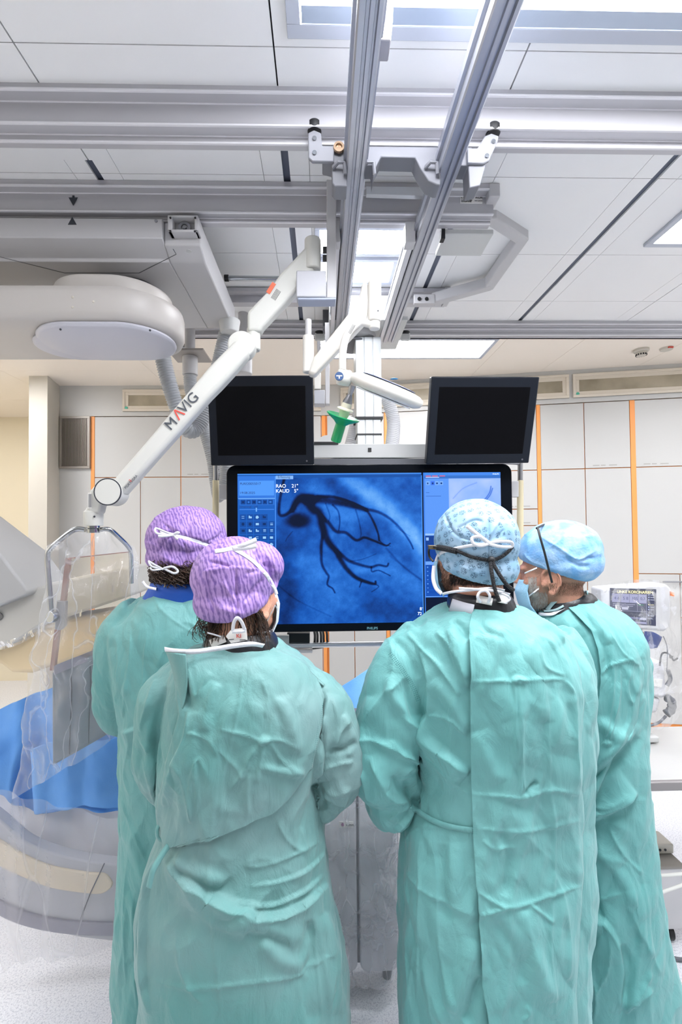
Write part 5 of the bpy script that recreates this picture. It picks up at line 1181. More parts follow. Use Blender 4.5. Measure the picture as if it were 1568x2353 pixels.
def cap_purple():
    m = bpy.data.materials.new('purple_cap'); m.use_nodes = True; N = m.node_tree.nodes; L = m.node_tree.links; b = N['Principled BSDF']
    tc = N.new('ShaderNodeTexCoord'); w_ = N.new('ShaderNodeTexWave'); w_.wave_type = 'BANDS'; w_.bands_direction = 'DIAGONAL'
    w_.inputs['Scale'].default_value = 58; w_.inputs['Distortion'].default_value = 6; w_.inputs['Detail'].default_value = 2; w_.inputs['Detail Scale'].default_value = 1.8
    mp = N.new('ShaderNodeMapping'); mp.inputs['Scale'].default_value = (1.0, .35, .30)
    L.new(tc.outputs['Object'], mp.inputs['Vector']); L.new(mp.outputs['Vector'], w_.inputs['Vector'])
    n = N.new('ShaderNodeTexNoise'); n.inputs['Scale'].default_value = 95; L.new(tc.outputs['Object'], n.inputs['Vector'])
    mx = N.new('ShaderNodeMath'); mx.operation = 'MULTIPLY_ADD'; mx.inputs[1].default_value = .5; L.new(w_.outputs['Fac'], mx.inputs[0])
    m3 = N.new('ShaderNodeMath'); m3.operation = 'MULTIPLY'; m3.inputs[1].default_value = .75; L.new(n.outputs['Fac'], m3.inputs[0]); L.new(m3.outputs[0], mx.inputs[2])
    r = N.new('ShaderNodeValToRGB'); e = r.color_ramp.elements; e[0].position = .35; e[0].color = lin('6f5498'); e[1].position = .78; e[1].color = lin('a888c4')
    L.new(mx.outputs[0], r.inputs['Fac']); L.new(r.outputs['Color'], b.inputs['Base Color'])
    bp = N.new('ShaderNodeBump'); bp.inputs['Strength'].default_value = .35; bp.inputs['Distance'].default_value = .003; L.new(n.outputs['Fac'], bp.inputs['Height']); L.new(bp.outputs['Normal'], b.inputs['Normal'])
    b.inputs['Roughness'].default_value = .6; return m
def cap_blue():
    m = bpy.data.materials.new('dotted_blue_cap'); m.use_nodes = True; N = m.node_tree.nodes; L = m.node_tree.links; b = N['Principled BSDF']
    tc = N.new('ShaderNodeTexCoord'); v = N.new('ShaderNodeTexVoronoi'); v.inputs['Scale'].default_value = 52; v.inputs['Randomness'].default_value = .18
    mpv = N.new('ShaderNodeMapping'); mpv.inputs['Rotation'].default_value = (.3, .2, .5); L.new(tc.outputs['Object'], mpv.inputs['Vector']); L.new(mpv.outputs['Vector'], v.inputs['Vector'])
    r = N.new('ShaderNodeValToRGB'); e = r.color_ramp.elements; e[0].position = .36; e[0].color = (1, 1, 1, 1); e[1].position = .48; e[1].color = (0, 0, 0, 1); L.new(v.outputs['Distance'], r.inputs['Fac'])
    n = N.new('ShaderNodeTexVoronoi'); n.inputs['Scale'].default_value = 480; L.new(tc.outputs['Object'], n.inputs['Vector'])
    r2 = N.new('ShaderNodeValToRGB'); e = r2.color_ramp.elements; e[0].position = .42; e[0].color = (1, 1, 1, 1); e[1].position = .60; e[1].color = (0, 0, 0, 1); L.new(n.outputs['Distance'], r2.inputs['Fac'])
    mu = N.new('ShaderNodeMath'); mu.operation = 'MULTIPLY'; L.new(r.outputs['Color'], mu.inputs[0]); L.new(r2.outputs['Color'], mu.inputs[1])
    nz = N.new('ShaderNodeTexNoise'); nz.inputs['Scale'].default_value = 30; L.new(tc.outputs['Object'], nz.inputs['Vector'])
    rb = N.new('ShaderNodeValToRGB'); e = rb.color_ramp.elements; e[0].position = .35; e[0].color = lin('7ba3c0'); e[1].position = .65; e[1].color = lin('9dbbd2'); L.new(nz.outputs['Fac'], rb.inputs['Fac'])
    mx = N.new('ShaderNodeMix'); mx.data_type = 'RGBA'; L.new(mu.outputs[0], mx.inputs[0]); L.new(rb.outputs['Color'], mx.inputs[6]); mx.inputs[7].default_value = lin('35566e')
    L.new(mx.outputs[2], b.inputs['Base Color']); b.inputs['Roughness'].default_value = .6
    return m
def cap_fibre():
    return mat('fibrous_blue_cap', '6fa3d8', .65, var=(26, 'a7c4e4', .9), bump=(160, .18))

def arm(b, pts, rad): b.tube(catmull(pts, 6), list(np.interp(np.linspace(0, len(rad)-1, (len(pts)-1)*6+1), range(len(rad)), rad)), 24)
def hand(b, w_, d, side):
    """palm and five fingers from wrist w_ along d, curled"""
    d = Vector(d).normalized(); dn = Vector((0, 0, -1)); dn = (dn-d*dn.dot(d)).normalized(); s_ = d.cross(dn)*side
    for k in range(4): b.tube([w_+s_*(.010*(k-1.5))*1.0, w_+d*.045+s_*(.018*(k-1.5)), w_+d*.085+s_*(.020*(k-1.5))], [.016, .0145, .012], 10)
    for k, L in enumerate((.072, .080, .075, .058)):
        o = w_+d*.082+s_*(.021*(k-1.5)); p1 = o+d*L*.45+dn*.006; p2 = p1+(d*.75+dn*.65).normalized()*L*.32; p3 = p2+(d*.35+dn*.93).normalized()*L*.26
        b.tube([o, p1, p2, p3], [.0105, .0098, .0092, .0075], 10); b.ell(p3, (.0075,)*3, 10, 6)
    o = w_+d*.030-s_*.030; p1 = o+(d*.6-s_*.7).normalized()*.035; p2 = p1+(d*.9-s_*.2+dn*.2).normalized()*.032
    b.tube([w_+d*.012-s_*.012, o, p1, p2], [.015, .014, .012, .009], 10); b.ell(p2, (.009,)*3, 10, 6)
def RZ(a): return Matrix.Rotation(a, 3, 'Z')
class Fig: pass
def figure(label, H, Y, yaw, neck, sh, el, wr, hip, skin, pitch=0.0, foot=None, pos=None, scale=1.0, earsize=1.0, roll=0.0, hipw=.07):
    """H head centre px; sh/el/wr: left and right joints as (px,py,Y); neck, hip likewise"""
    g = Fig(); b = MB(); c = P(H[0], H[1], Y); R = RZ(yaw) @ Matrix.Rotation(pitch, 3, 'X') @ Matrix.Rotation(roll, 3, 'Y'); g.c = c; g.R = R
    def L(x, y, z): return c + R @ (Vector((x, y, z))*scale)
    def E(p, r): b.ell(L(*p), [k*scale for k in r], 28, 18, R)
    E((0, -.012, .025), (.076, .098, .092)); E((0, .035, -.02), (.066, .060, .080)); E((0, .045, -.070), (.050, .050, .042)); E((0, .074, -.092), (.024, .022, .018))
    E((0, .078, .022), (.052, .020, .014)); E((.034, .066, -.022), (.024, .024, .020)); E((-.034, .066, -.022), (.024, .024, .020)); E((0, .086, -.062), (.024, .014, .012))
    b.tube([L(0, .088, .012), L(0, .104, -.012), L(0, .112, -.026)], [.008*scale, .010*scale, .013*scale], 12); E((.011, .100, -.030), (.008, .009, .007)); E((-.011, .100, -.030), (.008, .009, .007))
    for s_ in (-1, 1):
        k = earsize; e = [L(s_*(.076+.006*k*abs(math.sin(q))), .004-.020*k*math.cos(q)+.004, -.020+.034*k*math.sin(q)) for q in np.linspace(-1.6, 3.6, 12)]
        b.tube([Vector(v) for v in e], .0055*scale, 8); E((s_*.076, .002, -.022), (.006, .014*k, .026*k)); E((s_*.078, .010, -.048*k), (.007, .010, .012))
        E((s_*.074, .020, -.025), (.008, .006, .010))
    nb = P(*neck); b.tube([L(0, -.012, -.02), L(0, -.020, -.085), nb+Vector((0, 0, .02)), nb-Vector((0, 0, .05))], [.062*scale, .058, .062, .085], 24)
    hp = P(*hip); ch = nb.lerp(hp, .38)
    S = [P(*q) for q in sh]
    hw = (S[1]-S[0]).length/2
    b.rings([[Vector((cc.x+rx*math.cos(q), cc.y+ry*math.sin(q), cc.z)) for q in np.linspace(0, 2*math.pi, 32, endpoint=False)] for cc, rx, ry in
        ((nb-Vector((0, 0, .02)), .06, .055), (nb-Vector((0, 0, .08)), hw*.7, .075), (ch, hw*.8, .105), (nb.lerp(hp, .7), hw*.7, .095), (hp, hw*.78, .105), (hp-Vector((0, 0, .10)), hw*.75, .10), (hp-Vector((0, 0, .16)), hw*.5, .08))])
    for i in (0, 1):
        E_, W_ = P(*el[i]), P(*wr[i]); s_ = S[i]
        b.tube([nb.lerp(s_, .45)-Vector((0, 0, .05)), s_-Vector((0, 0, .012)), s_.lerp(E_, .5), E_, E_.lerp(W_, .35), W_], [.04, .040, .038, .034, .034, .026], 18)
        d = (W_-E_).normalized(); hand(b, W_, (d+Vector((0, .3, -.2))).normalized(), 1 if i else -1)
    base = Vector((hp.x, hp.y, 0)); g.feet = []
    for i, s_ in ((0, -1), (1, 1)):
        hx = hp+Vector((s_*hipw, 0, -.08)); ft = P(foot[i][0], foot[i][1], foot[i][2]) if foot else None
        fx = (ft.x if ft else hp.x+s_*.11); fy = (ft.y if ft else hp.y)
        kn = Vector(((hx.x+fx)/2, (hx.y+fy)/2+.015, hx.z*.53)); an = Vector((fx, fy, .09))
        b.tube([hx, hx.lerp(kn, .5), kn, kn.lerp(an, .3), an, Vector((fx, fy, .05))], [.078, .068, .052, .052, .036, .036], 18)
        b.ell((fx, fy+.045, .042), (.040, .105, .032), 18, 12); g.feet.append((fx, fy, hx, kn))
    v, f = fuse(b, .0048, 5); g.v, g.f = v, f; g.bvh = bvh(v, f)
    g.o = put('person', v, f, skin, origin=base); tag(g.o, label, 'person')
    for s_ in (-1, 1): MB().ell(L(s_*.031, .071, .000), (.0115,)*3, 16, 10).build('eye', mat('eye_white', 'ece8e2', .2), g.o)
    for fx, fy, hx, kn in g.feet:
        MB().rings([[Vector((fx+sx*.046*math.cos(q), fy+.045+.128*math.sin(q)*ly, z)) for q in np.linspace(0, 2*math.pi, 28, endpoint=False)] for z, sx, ly in ((.0, .95, .97), (.012, 1.05, 1.02), (.045, 1.05, 1.02), (.075, .85, .8), (.095, .75, .55))]).build('shoe', mat('white_clog', 'dedede', .45), g.o)
    tr = MB()
    for i, (fx, fy, hx, kn) in enumerate(g.feet): tr.tube([hx+Vector((0, 0, .05)), kn, Vector((fx, fy, .085))], [.085, .072, .06], 20)
    put('scrub_trousers', *fuse(tr, .01, 3), mat('scrub_blue', '5a93cf', .75), g.o)
    g.L = L
    return g
def cap(g, m, c, r, cut, rot=None, S=(), bump_=(.004, .002), seed=1, extra=()):
    """soft cap: blob in head frame, cut by a slanted plane, folds added"""
    R = g.R @ (rot or Matrix.Identity(3)); cc = g.L(*c); b = MB(); b.ell(cc, r, 160, 110, R)
    for ec, er in extra: b.ell(g.L(*ec), er, 60, 40, R)
    if extra: v, f = fuse(b, .0028, 20)
    else: v, f = np.array([tuple(x) for x in b.v]), b.f
    n = vnormals(v, f)
    if (n*(v-np.array(cc))).sum() < 0: n = -n
    v = crumple(v, n, bump_[0], bump_[1], bump_[1]*.5, seed, 1); n = vnormals(v, f)
    if (n*(v-np.array(cc))).sum() < 0: n = -n
    v = strokes(v, n, S)
    # cut plane through point p0 (head frame) with normal pointing down-forward
    p0 = np.array(g.L(*cut[0])); nn = np.array(g.R @ Vector(cut[1]).normalized()); s_ = (v-p0) @ nn
    pull = np.clip(1-np.abs(s_)/.018, 0, 1)**1.5                               # elastic hem drawn in
    v = v - (v-np.array(cc))*(pull*.045)[:, None]
    keep = [q for q in f if all(s_[i] < 0 for i in q)]
    used = sorted({i for q in keep for i in q}); mp = {i: k for k, i in enumerate(used)}
    v2 = v[used]; f2 = [tuple(mp[i] for i in q) for q in keep]
    o = put('surgical_cap', v2, f2, m, g.o, solid=.0012)
    t = BVHTree.FromPolygons([Vector(a) for a in v2], f2); g.cap = t
    return o
def strands(g, regions, n, ln, rad, m, name, seed=0, curl=0.0, droop=.4, target=None):
    """hairs rooted on the surface seen inside pixel boxes (x0,y0,x1,y1)"""
    rs = random.Random(seed); b = MB(); t = target or g.bvh; seg = 3 if curl == 0 else 12
    for _ in range(n):
        x0, y0, x1, y1 = rs.choice(regions); x, y = rs.uniform(x0, x1), rs.uniform(y0, y1); h = hit(t, x, y)
        if h[0] is None: continue
        p = h[0]; nrm = h[1]; 
        if nrm.dot(CAM-p) < 0: nrm = -nrm
        d = (nrm*(1-droop)+Vector((rs.uniform(-.5, .5), rs.uniform(-.2, .2), -droop-rs.random()*.5))).normalized(); L_ = ln*rs.uniform(.5, 1.2); pts = []; u = d.cross(Vector((0, 1, .3))).normalized(); w_ = d.cross(u); ph = rs.uniform(0, 6.28)
        for i in range(seg+1):
            a = i/seg; q = p + d*L_*a + Vector((0, 0, -L_*.3*a*a*droop))
            if curl: q += (u*math.cos(ph+a*9)+w_*math.sin(ph+a*9))*curl*min(1, a*4)
            pts.append(q)
        b.tube(pts, [rad*(1-.7*i/seg) for i in range(seg+1)], 3 if not curl else 4, cap=False)
    return b.build(name, m, g.o, angle=0)
def gown(g, m, torso, sleeves, S, seed=0, amp=(.006, .0050, .0016), voxel=.0038, extra=()):
    b = MB(); b.rings(loft(torso))
    for pts, rad in sleeves: arm(b, [P(*q) for q in pts], rad)
    for e in extra: b.ell(P(*e[0]), e[1])
    v, f = fuse(b, voxel, 16); n = vnormals(v, f); v = crumple(v, n, *amp, seed=seed); v = facets(v, n, .0085, seed); n = vnormals(v, f); v = strokes(v, n, S)
    g.gown = put('surgical_gown', v, f, m, g.o); g.gb = bvh(v, f); g.gv = v; g.gf = f
    return g.gown
def layer(g, name, m, rows, S, off=.007, feather=('r',), fall=.12, nu=90, step=3.5, solid=.0015, t=None, amp=(0, .0012, .0006), seed=2):
    v, f = patch(t or g.gb, rows, off, nu, step, feather, fall); n = vnormals(v, f); tc = np.array(CAM)-v
    if (n*tc).sum() < 0: n = -n
    v = crumple(v, n, *amp, seed=seed); v = facets(v, n, .006, seed+3); v = strokes(v, n, S, facing=False)
    o = put(name, v, f, m, g.gown, solid=solid); return o, bvh(v, f)
def tape(g, name, m, parts, parent=None): return put(name, *merge(*parts), m, parent or g.o, solid=.0010)
def dotted_seam(t, pts, rows=2, gap=5.5, sp=5):
    c = smooth_poly(pts, 12); L_ = [0]
    for a, b_ in zip(c, c[1:]): L_.append(L_[-1]+math.hypot(b_[0]-a[0], b_[1]-a[1]))
    b = MB(); k = 0; s_ = 0
    while s_ < L_[-1]:
        i = max(0, np.searchsorted(L_, s_)-1); a, e = c[i], c[min(i+1, len(c)-1)]; dx, dy = e[0]-a[0], e[1]-a[1]; l = math.hypot(dx, dy)+1e-9; u = (s_-L_[i])/l
        x, y = a[0]+dx*u, a[1]+dy*u
        for r in range(rows):
            o = (r-(rows-1)/2)*gap; qx, qy = x-dy/l*o+(k % 2)*0, y+dx/l*o; h = hit(t, qx, qy)
            if h[0] is not None:
                rt = RT*.0012; up_ = UP*.0012; q = h[0]-ray(qx, qy).normalized()*.0009; b.add([q-rt, q+up_, q+rt, q-up_], [(0, 1, 2, 3)])
        s_ += sp; k += 1
    return b
def ear(g, s_, k=1.0):
    def fn(a, r):
        q = 2*math.pi*a; up_, bk = math.cos(q), math.sin(q)
        H_ = .033 if up_ > 0 else .031; W_ = (.021 if bk > 0 else .013)*(1.0 if up_ > -.3 else .8)
        h = .0045*math.exp(-((r-.88)/.09)**2)*(1 if up_ > -.75 else .4) - .007*math.exp(-((r-.15)/.38)**2) + .0028*math.exp(-((r-.58)/.10)**2)*(bk > -.3)
        y = -W_*bk*r*k; z = H_*up_*r*k; z2 = z*math.cos(.22)+y*math.sin(.22); y2 = y*math.cos(.22)-z*math.sin(.22)
        return g.L(s_*(.077+h+.010*max(0, -y/.02)+(0 if r < .99 else -.004)), y2+.000, z2-.022)
    b = MB(); b.grid(fn, 40, 20)
    b.grid(lambda a, r: fn(a, 1.0)*(1-r)+g.L(s_*.070, .0, -.022)*r, 40, 6)
    b.build('ear', g.o.data.materials[0], g.o, angle=0)
TAPE = mat('white_tape', 'dfe0e7', .6, bump=(150, .2)); DARKSEAM = mat('seam_teal', '3f8583', .7)
# ------------------------------------------------------------------ the four people
G1 = gown_mat('gown_green', '609b98', '77a3a2', .5); G2 = gown_mat('gown_green_grey', '57938f', '839c9d', .75); G3 = gown_mat('gown_turquoise', '66a6a4', '7ab0af', .5)
CP = cap_purple(); CB = cap_blue(); CF = cap_fibre()
DH = mat('dark_brown_hair', '33231b', .45, var=(40, '5a4030', .7)); GH = mat('grey_hair', 'e2ddd8', .5, var=(60, 'a89f98', .8)); BH = mat('black_hair', '241a16', .45)
MK = mat('mask_blue', '9cc7e2', .65, bump=(200, .15)); COLL = mat('black_collar', '1c1d22', .35, bump=(30, .4)); SKN1 = skin_mat('skin_rosy', 'dca68c', 'c98770'); SKN2 = skin_mat('skin_tanned', 'c08a74', 'a56b57')

# --- woman at the back left
Y1 = 1.52
g = figure('person in green gown and tall puffy purple cap, behind the others at the shield', (438, 1274), Y1, -1.0, (425, 1375, Y1), [(300, 1440, Y1), (545, 1440, Y1)], [(285, 1600, Y1), (560, 1610, Y1)], [(390, 1660, 1.76), (480, 1660, 1.76)], (420, 1780, Y1), SKN1, foot=[(300, 2300, Y1), (480, 2300, Y1)])
cap(g, CP, (0, -.010, .052), (.111, .127, .105), ((0, -.1, -.066), (0, .30, -.95)), extra=[((0, -.02, -.004), (.107, .116, .075))], S=[('v', 9, 5, [(356, 1222), (400, 1226), (440, 1240), (510, 1262)]), ('r', 8, 14, [(365, 1235), (400, 1242), (450, 1262)]), ('v', 4, 4, [(400, 1232), (395, 1260), (380, 1290)]),
   ('v', 4, 4, [(372, 1200), (390, 1215), (412, 1228)]), ('v', 3, 3, [(440, 1238), (432, 1215), (450, 1200)]), ('v', 3, 4, [(470, 1248), (500, 1235), (512, 1222)]), ('v', 3, 3, [(385, 1238), (362, 1270)]), ('r', 3, 5, [(368, 1275), (420, 1300), (500, 1306)]), ('v', 3, 4, [(420, 1240), (430, 1270), (425, 1310)])], bump_=(.006, .004), seed=3)
tape(g, 'cap_tie', TAPE, [ribbon(g.cap, [(368, 1222), (400, 1229), (440, 1240), (480, 1254), (512, 1266)], 7, .002), loose([(400, 1230, 1.395), (380, 1222, 1.385), (358, 1214, 1.380), (362, 1226, 1.375), (400, 1230, 1.390)], .006, 0),
    loose([(400, 1229, 1.390), (376, 1232, 1.370), (364, 1232, 1.370)], .008, 0), loose([(399, 1229, 1.390), (408, 1224, 1.380), (412, 1226, 1.380)], .009, 0), loose([(399, 1230, 1.390), (406, 1237, 1.380), (410, 1238, 1.380)], .008, 0)])
b = MB(); rs = random.Random(5)
for k in range(900):
    x = rs.uniform(348, 475); y = 1300+max(0, (400-x))*-.05+rs.uniform(-6, 34)*(.5+.5*math.sin((x-345)/132*math.pi)**.5); yy = rs.uniform(1.39, 1.48)
    p = P(x, y, yy); r_ = rs.uniform(.004, .009); ph = rs.uniform(0, 6.28); s_ = rs.uniform(.02, .04); dx = rs.uniform(-.4, .4)
    b.tube([p+Vector((r_*math.cos(ph+i*1.1)+dx*s_*i/9, r_*.7*math.sin(ph+i*1.1), .008-s_*i/9)) for i in range(10)], .0011, 4, cap=False)
b.build('curly_hair', DH, g.o, angle=0)
b = MB(); b.ell(P(410, 1308, Y1-.03), (.085, .06, .035)); b.build('hair_mass', BH, g.o)
tape(g, 'mask_tie', TAPE, [loose([(375, 1308, 1.380), (356, 1298, 1.370), (342, 1290, 1.370), (350, 1302, 1.370), (376, 1308, 1.380)], .006, 0), loose([(376, 1306, 1.380), (396, 1302, 1.370), (409, 1312, 1.370), (400, 1317, 1.370), (378, 1307, 1.380)], .0065, 0), loose([(376, 1307, 1.380), (352, 1310, 1.370), (345, 1304, 1.370)], .005, 0)])
b = MB(); b.rings(loft([(1336, 352, 480, Y1-.01, .085), (1352, 345, 492, Y1-.01, .095), (1376, 330, 500, Y1, .10)])); b.build('blue_collar', mat('collar_blue', '1f56b8', .6, bump=(30, .4)), g.o)
tt = bvh(*(lambda q: (np.array([tuple(a) for a in q.v]), q.f))(b))
tape(g, 'collar_tag', mat('beige_tag', 'cfc7b0', .7), [ribbon(tt, [(357, 1337), (380, 1344)], 12, .004)])
T1 = [(1350, 372, 478, Y1, .07), (1368, 335, 510, Y1, .09), (1385, 310, 545, Y1, .115), (1430, 272, 580, Y1, .14), (1480, 262, 592, Y1, .15), (1560, 268, 590, Y1, .15), (1660, 282, 580, Y1, .15), (1760, 283, 578, Y1, .15),
      (1860, 284, 580, Y1, .155), (1960, 282, 590, Y1, .165), (2060, 277, 595, Y1, .17), (2160, 273, 600, Y1, .17), (2260, 272, 602, Y1, .17), (2340, 282, 605, Y1, .17), (2385, 292, 605, Y1, .16)]
S1 = [('s', 9, 26, [(370, 1648), (322, 1667), (277, 1682)]), ('c', 3, 5, [(300, 1440), (299, 1499), (290, 1580), (281, 1650)]), ('c', 3, 5, [(340, 1440), (333, 1511), (328, 1590), (321, 1653)]), ('v', 5, 8, [(322, 1350), (300, 1400), (262, 1440)]),
      ('r', 5, 14, [(250, 1430), (262, 1520), (288, 1600)]), ('c', 4, 8, [(277, 1835), (309, 1914), (345, 1994)]), ('r', 5, 14, [(277, 1890), (312, 1960), (340, 2050)]), ('v', 4, 8, [(300, 1700), (330, 1740), (360, 1800)]), ('c', 3, 5, [(300, 1700), (285, 1780), (300, 1830)]),
      ('c', 3, 6, [(320, 1700), (345, 1760), (352, 1860)]), ('r', 4, 9, [(300, 2050), (315, 2140), (335, 2230)]), ('v', 5, 7, [(332, 2150), (310, 2210), (318, 2260), (330, 2330)]), ('c', 3, 5, [(290, 2000), (284, 2120), (290, 2260)]), ('c', 3, 5, [(310, 2050), (306, 2180), (316, 2330)]), ('c', 2.5, 5, [(345, 1350), (370, 1400), (420, 1440), (460, 1460)])]
gown(g, G1, T1, [([(330, 1415, Y1), (285, 1470, Y1), (272, 1560, Y1), (285, 1640, Y1+.05), (380, 1670, 1.74)], [.075, .08, .072, .066, .05]), ([(510, 1415, Y1), (560, 1470, Y1), (575, 1580, Y1), (560, 1650, Y1+.06), (480, 1670, 1.74)], [.075, .075, .07, .066, .05])], S1, seed=1)
tape(g, 'neck_binding', TAPE, [ribbon(g.gb, [(328, 1336), (338, 1348), (356, 1353), (378, 1356), (400, 1362), (430, 1366)], 6, .004)], g.gown)
tape(g, 'gown_tie', G1, [loose([(368, 1893, 1.25), (362, 1908, 1.24), (366, 1926, 1.24), (382, 1927, 1.24)], .009, 0)], g.gown)

# --- woman front left
Y2 = 1.14
g = figure('person in green gown with loose dark curls under a purple cap, nearer woman', (556, 1366), Y2, -.65, (540, 1475, Y2), [(405, 1560, Y2), (700, 1560, Y2)], [(375, 1790, Y2), (770, 1790, Y2)], [(500, 1850, 1.36), (640, 1850, 1.36)], (550, 1990, Y2), SKN1, scale=.95)
cap(g, CP, (-.004, -.016, .048), (.097, .108, .096), ((0, -.1, -.058), (0, .35, -.93)), extra=[((.012, .030, .074), (.078, .072, .062)), ((0, -.035, -.012), (.092, .086, .066))],
    S=[('v', 10, 7, [(590, 1262), (612, 1290), (628, 1320), (636, 1345)]), ('s', 7, 20, [(622, 1315), (580, 1306), (520, 1303), (466, 1312)]), ('v', 4, 3, [(541, 1305), (543, 1360), (547, 1418)]), ('v', 3, 3, [(483, 1305), (478, 1360), (494, 1405)]), ('v', 3, 4, [(560, 1320), (600, 1310), (630, 1322)]),
       ('c', 4, 5, [(512, 1335), (530, 1365), (545, 1385)]), ('v', 4, 4, [(560, 1385), (580, 1358), (600, 1330)]), ('r', 4, 5, [(588, 1360), (590, 1395), (586, 1412)]), ('v', 3, 4, [(606, 1290), (625, 1300), (634, 1310)]), ('v', 4, 4, [(480, 1290), (510, 1296), (532, 1305)]), ('r', 4, 7, [(500, 1395), (530, 1404), (560, 1410)])], bump_=(.004, .003), seed=9)
tape(g, 'cap_tie', TAPE, [ribbon(g.cap, [(536, 1261), (560, 1274), (585, 1292), (612, 1320), (630, 1350), (636, 1366)], 8, .002), ribbon(g.cap, [(494, 1267), (515, 1264), (536, 1259)], 9, .002), loose([(534, 1260, 1.035), (560, 1253, 1.02), (590, 1240, 1.02)], .011, 0), loose([(536, 1261, 1.03), (566, 1259, 1.02), (589, 1254, 1.02)], .010, 0)])
b = MB(); b.ell(P(540, 1424, Y2-.01), (.058, .058, .035)); b.build('hair_mass', DH, g.o)
b = MB(); rs = random.Random(8)
for k in range(420):
    x = rs.uniform(486, 606); y = 1404+rs.uniform(0, 14); p = P(x, y, Y2-.075+rs.uniform(0, .06)); dx = (x-548)/60; L_ = rs.uniform(.03, .085); ph = rs.uniform(0, 6.28); cr = rs.uniform(.001, .004)
    b.tube([p+Vector((dx*.016*i/8+cr*math.cos(ph+i), cr*math.sin(ph+i), -L_*i/8)) for i in range(9)], .0009, 3, cap=False)
for k in range(60):
    x = rs.uniform(462, 500); y = rs.uniform(1408, 1432); p = P(x, y, Y2-.05+rs.uniform(-.02, .03)); r_ = rs.uniform(.006, .014); ph = rs.uniform(0, 6.28); tr_ = rs.uniform(-.03, .01)
    b.tube([p+Vector((r_*math.cos(ph+i*.55)+tr_*i/12, .4*r_*math.sin(ph+i*.5), r_*math.sin(ph+i*.55)-.035*i/12)) for i in range(13)], .0006, 3, cap=False)
b.build('loose_hair', DH, g.o, angle=0)
b = MB(); b.rings(loft([(1448, 492, 620, Y2, .068), (1462, 476, 634, Y2, .078), (1486, 466, 642, Y2, .085), (1510, 470, 640, Y2, .085)])); b.build('thyroid_collar', COLL, g.o)
tc_ = bvh(*(lambda q: (np.array([tuple(a) for a in q.v]), q.f))(b))
tape(g, 'barcode_label', M['paper'], [ribbon(tc_, [(484, 1480), (517, 1466)], 19, .009)])
pw_ = P(545, 1464, 1.02)
MB().prism([P(x, y, 1.035) for x, y in ((519, 1462), (532, 1446), (566, 1443), (569, 1470), (548, 1475), (531, 1478))], (0, .0012, 0)).build('care_label', M['paper'], g.o, smooth=False)
b = MB(); b.text('KI', P(543, 1466, 1.034), (1, 0, .03), (-.03, 0, 1), .013); b.build('red_print', M['red'], g.o, smooth=False)
b = MB(); b.text('Mavis Surgical', P(536, 1473, 1.034), (1, 0, .03), (-.03, 0, 1), .0052) if False else None
for i, (x, w_) in enumerate(((526, 12), (551, 14))): b.prism([P(x, 1469+i, 1.034), P(x+w_, 1468+i, 1.034), P(x+w_, 1469.6+i, 1.034), P(x, 1470.6+i, 1.034)], (0, -.0003, 0))
b.build('label_print', M['ink'], g.o, smooth=False)
tape(g, 'label_loop', TAPE, [loose([(535, 1450, 1.03), (538, 1430, 1.02), (546, 1420, 1.015), (556, 1430, 1.02), (563, 1448, 1.03)], .008, 0), loose([(534, 1452, 1.03), (550, 1452, 1.025), (564, 1449, 1.03)], .007, 0), loose([(477, 1454, 1.05), (492, 1458, 1.04), (508, 1463, 1.04)], .0035, 0)])
ear(g, 1); ear(g, -1)
MB().rings([[P(x, y, Y_) for x, y, Y_ in r_] for r_ in ([(632, 1390, 1.14), (636, 1400, 1.16), (634, 1425, 1.17), (626, 1446, 1.16), (600, 1454, 1.14)], [(634, 1390, 1.142), (639, 1400, 1.162), (637, 1427, 1.172), (628, 1450, 1.162), (600, 1457, 1.142)])], cap=False).build('mask_edge', TAPE, g.o)
m_ = MB(); fc = [(0, .126, .0), (0, .132, -.03), (0, .118, -.08), (0, .085, -.112)]
m_.grid(lambda a, c_: g.L(math.sin((a-.5)*2.0)*(.064+.004*math.sin(c_*3)), np.interp(c_, [0, .3, .7, 1], [.104, .118, .110, .078])*math.cos((a-.5)*1.9)+.004, np.interp(c_, [0, 1], [.0, -.115])), 30, 20)
m_.build('face_mask', mat('mask_white', 'd9e2ea', .65, bump=(200, .15)), g.o, solid=.0015, angle=0)
tape(g, 'neck_tape', TAPE, [loose([(590, 1452, 1.09), (605, 1454, 1.10), (620, 1452, 1.12)], .006, 0)])
T2 = [(1478, 480, 628, Y2, .075), (1492, 440, 655, Y2, .095), (1512, 415, 690, Y2, .115), (1550, 396, 722, Y2, .135), (1600, 384, 742, Y2, .15), (1680, 378, 742, Y2, .155), (1760, 378, 732, Y2, .15), (1840, 378, 726, Y2, .145), (1900, 372, 738, Y2, .15),
      (1970, 352, 747, Y2, .165), (2040, 338, 756, Y2, .18), (2120, 332, 776, Y2, .185), (2220, 336, 790, Y2, .185), (2353, 340, 800, Y2, .185), (2480, 345, 806, Y2, .185), (2580, 350, 810, Y2, .18)]
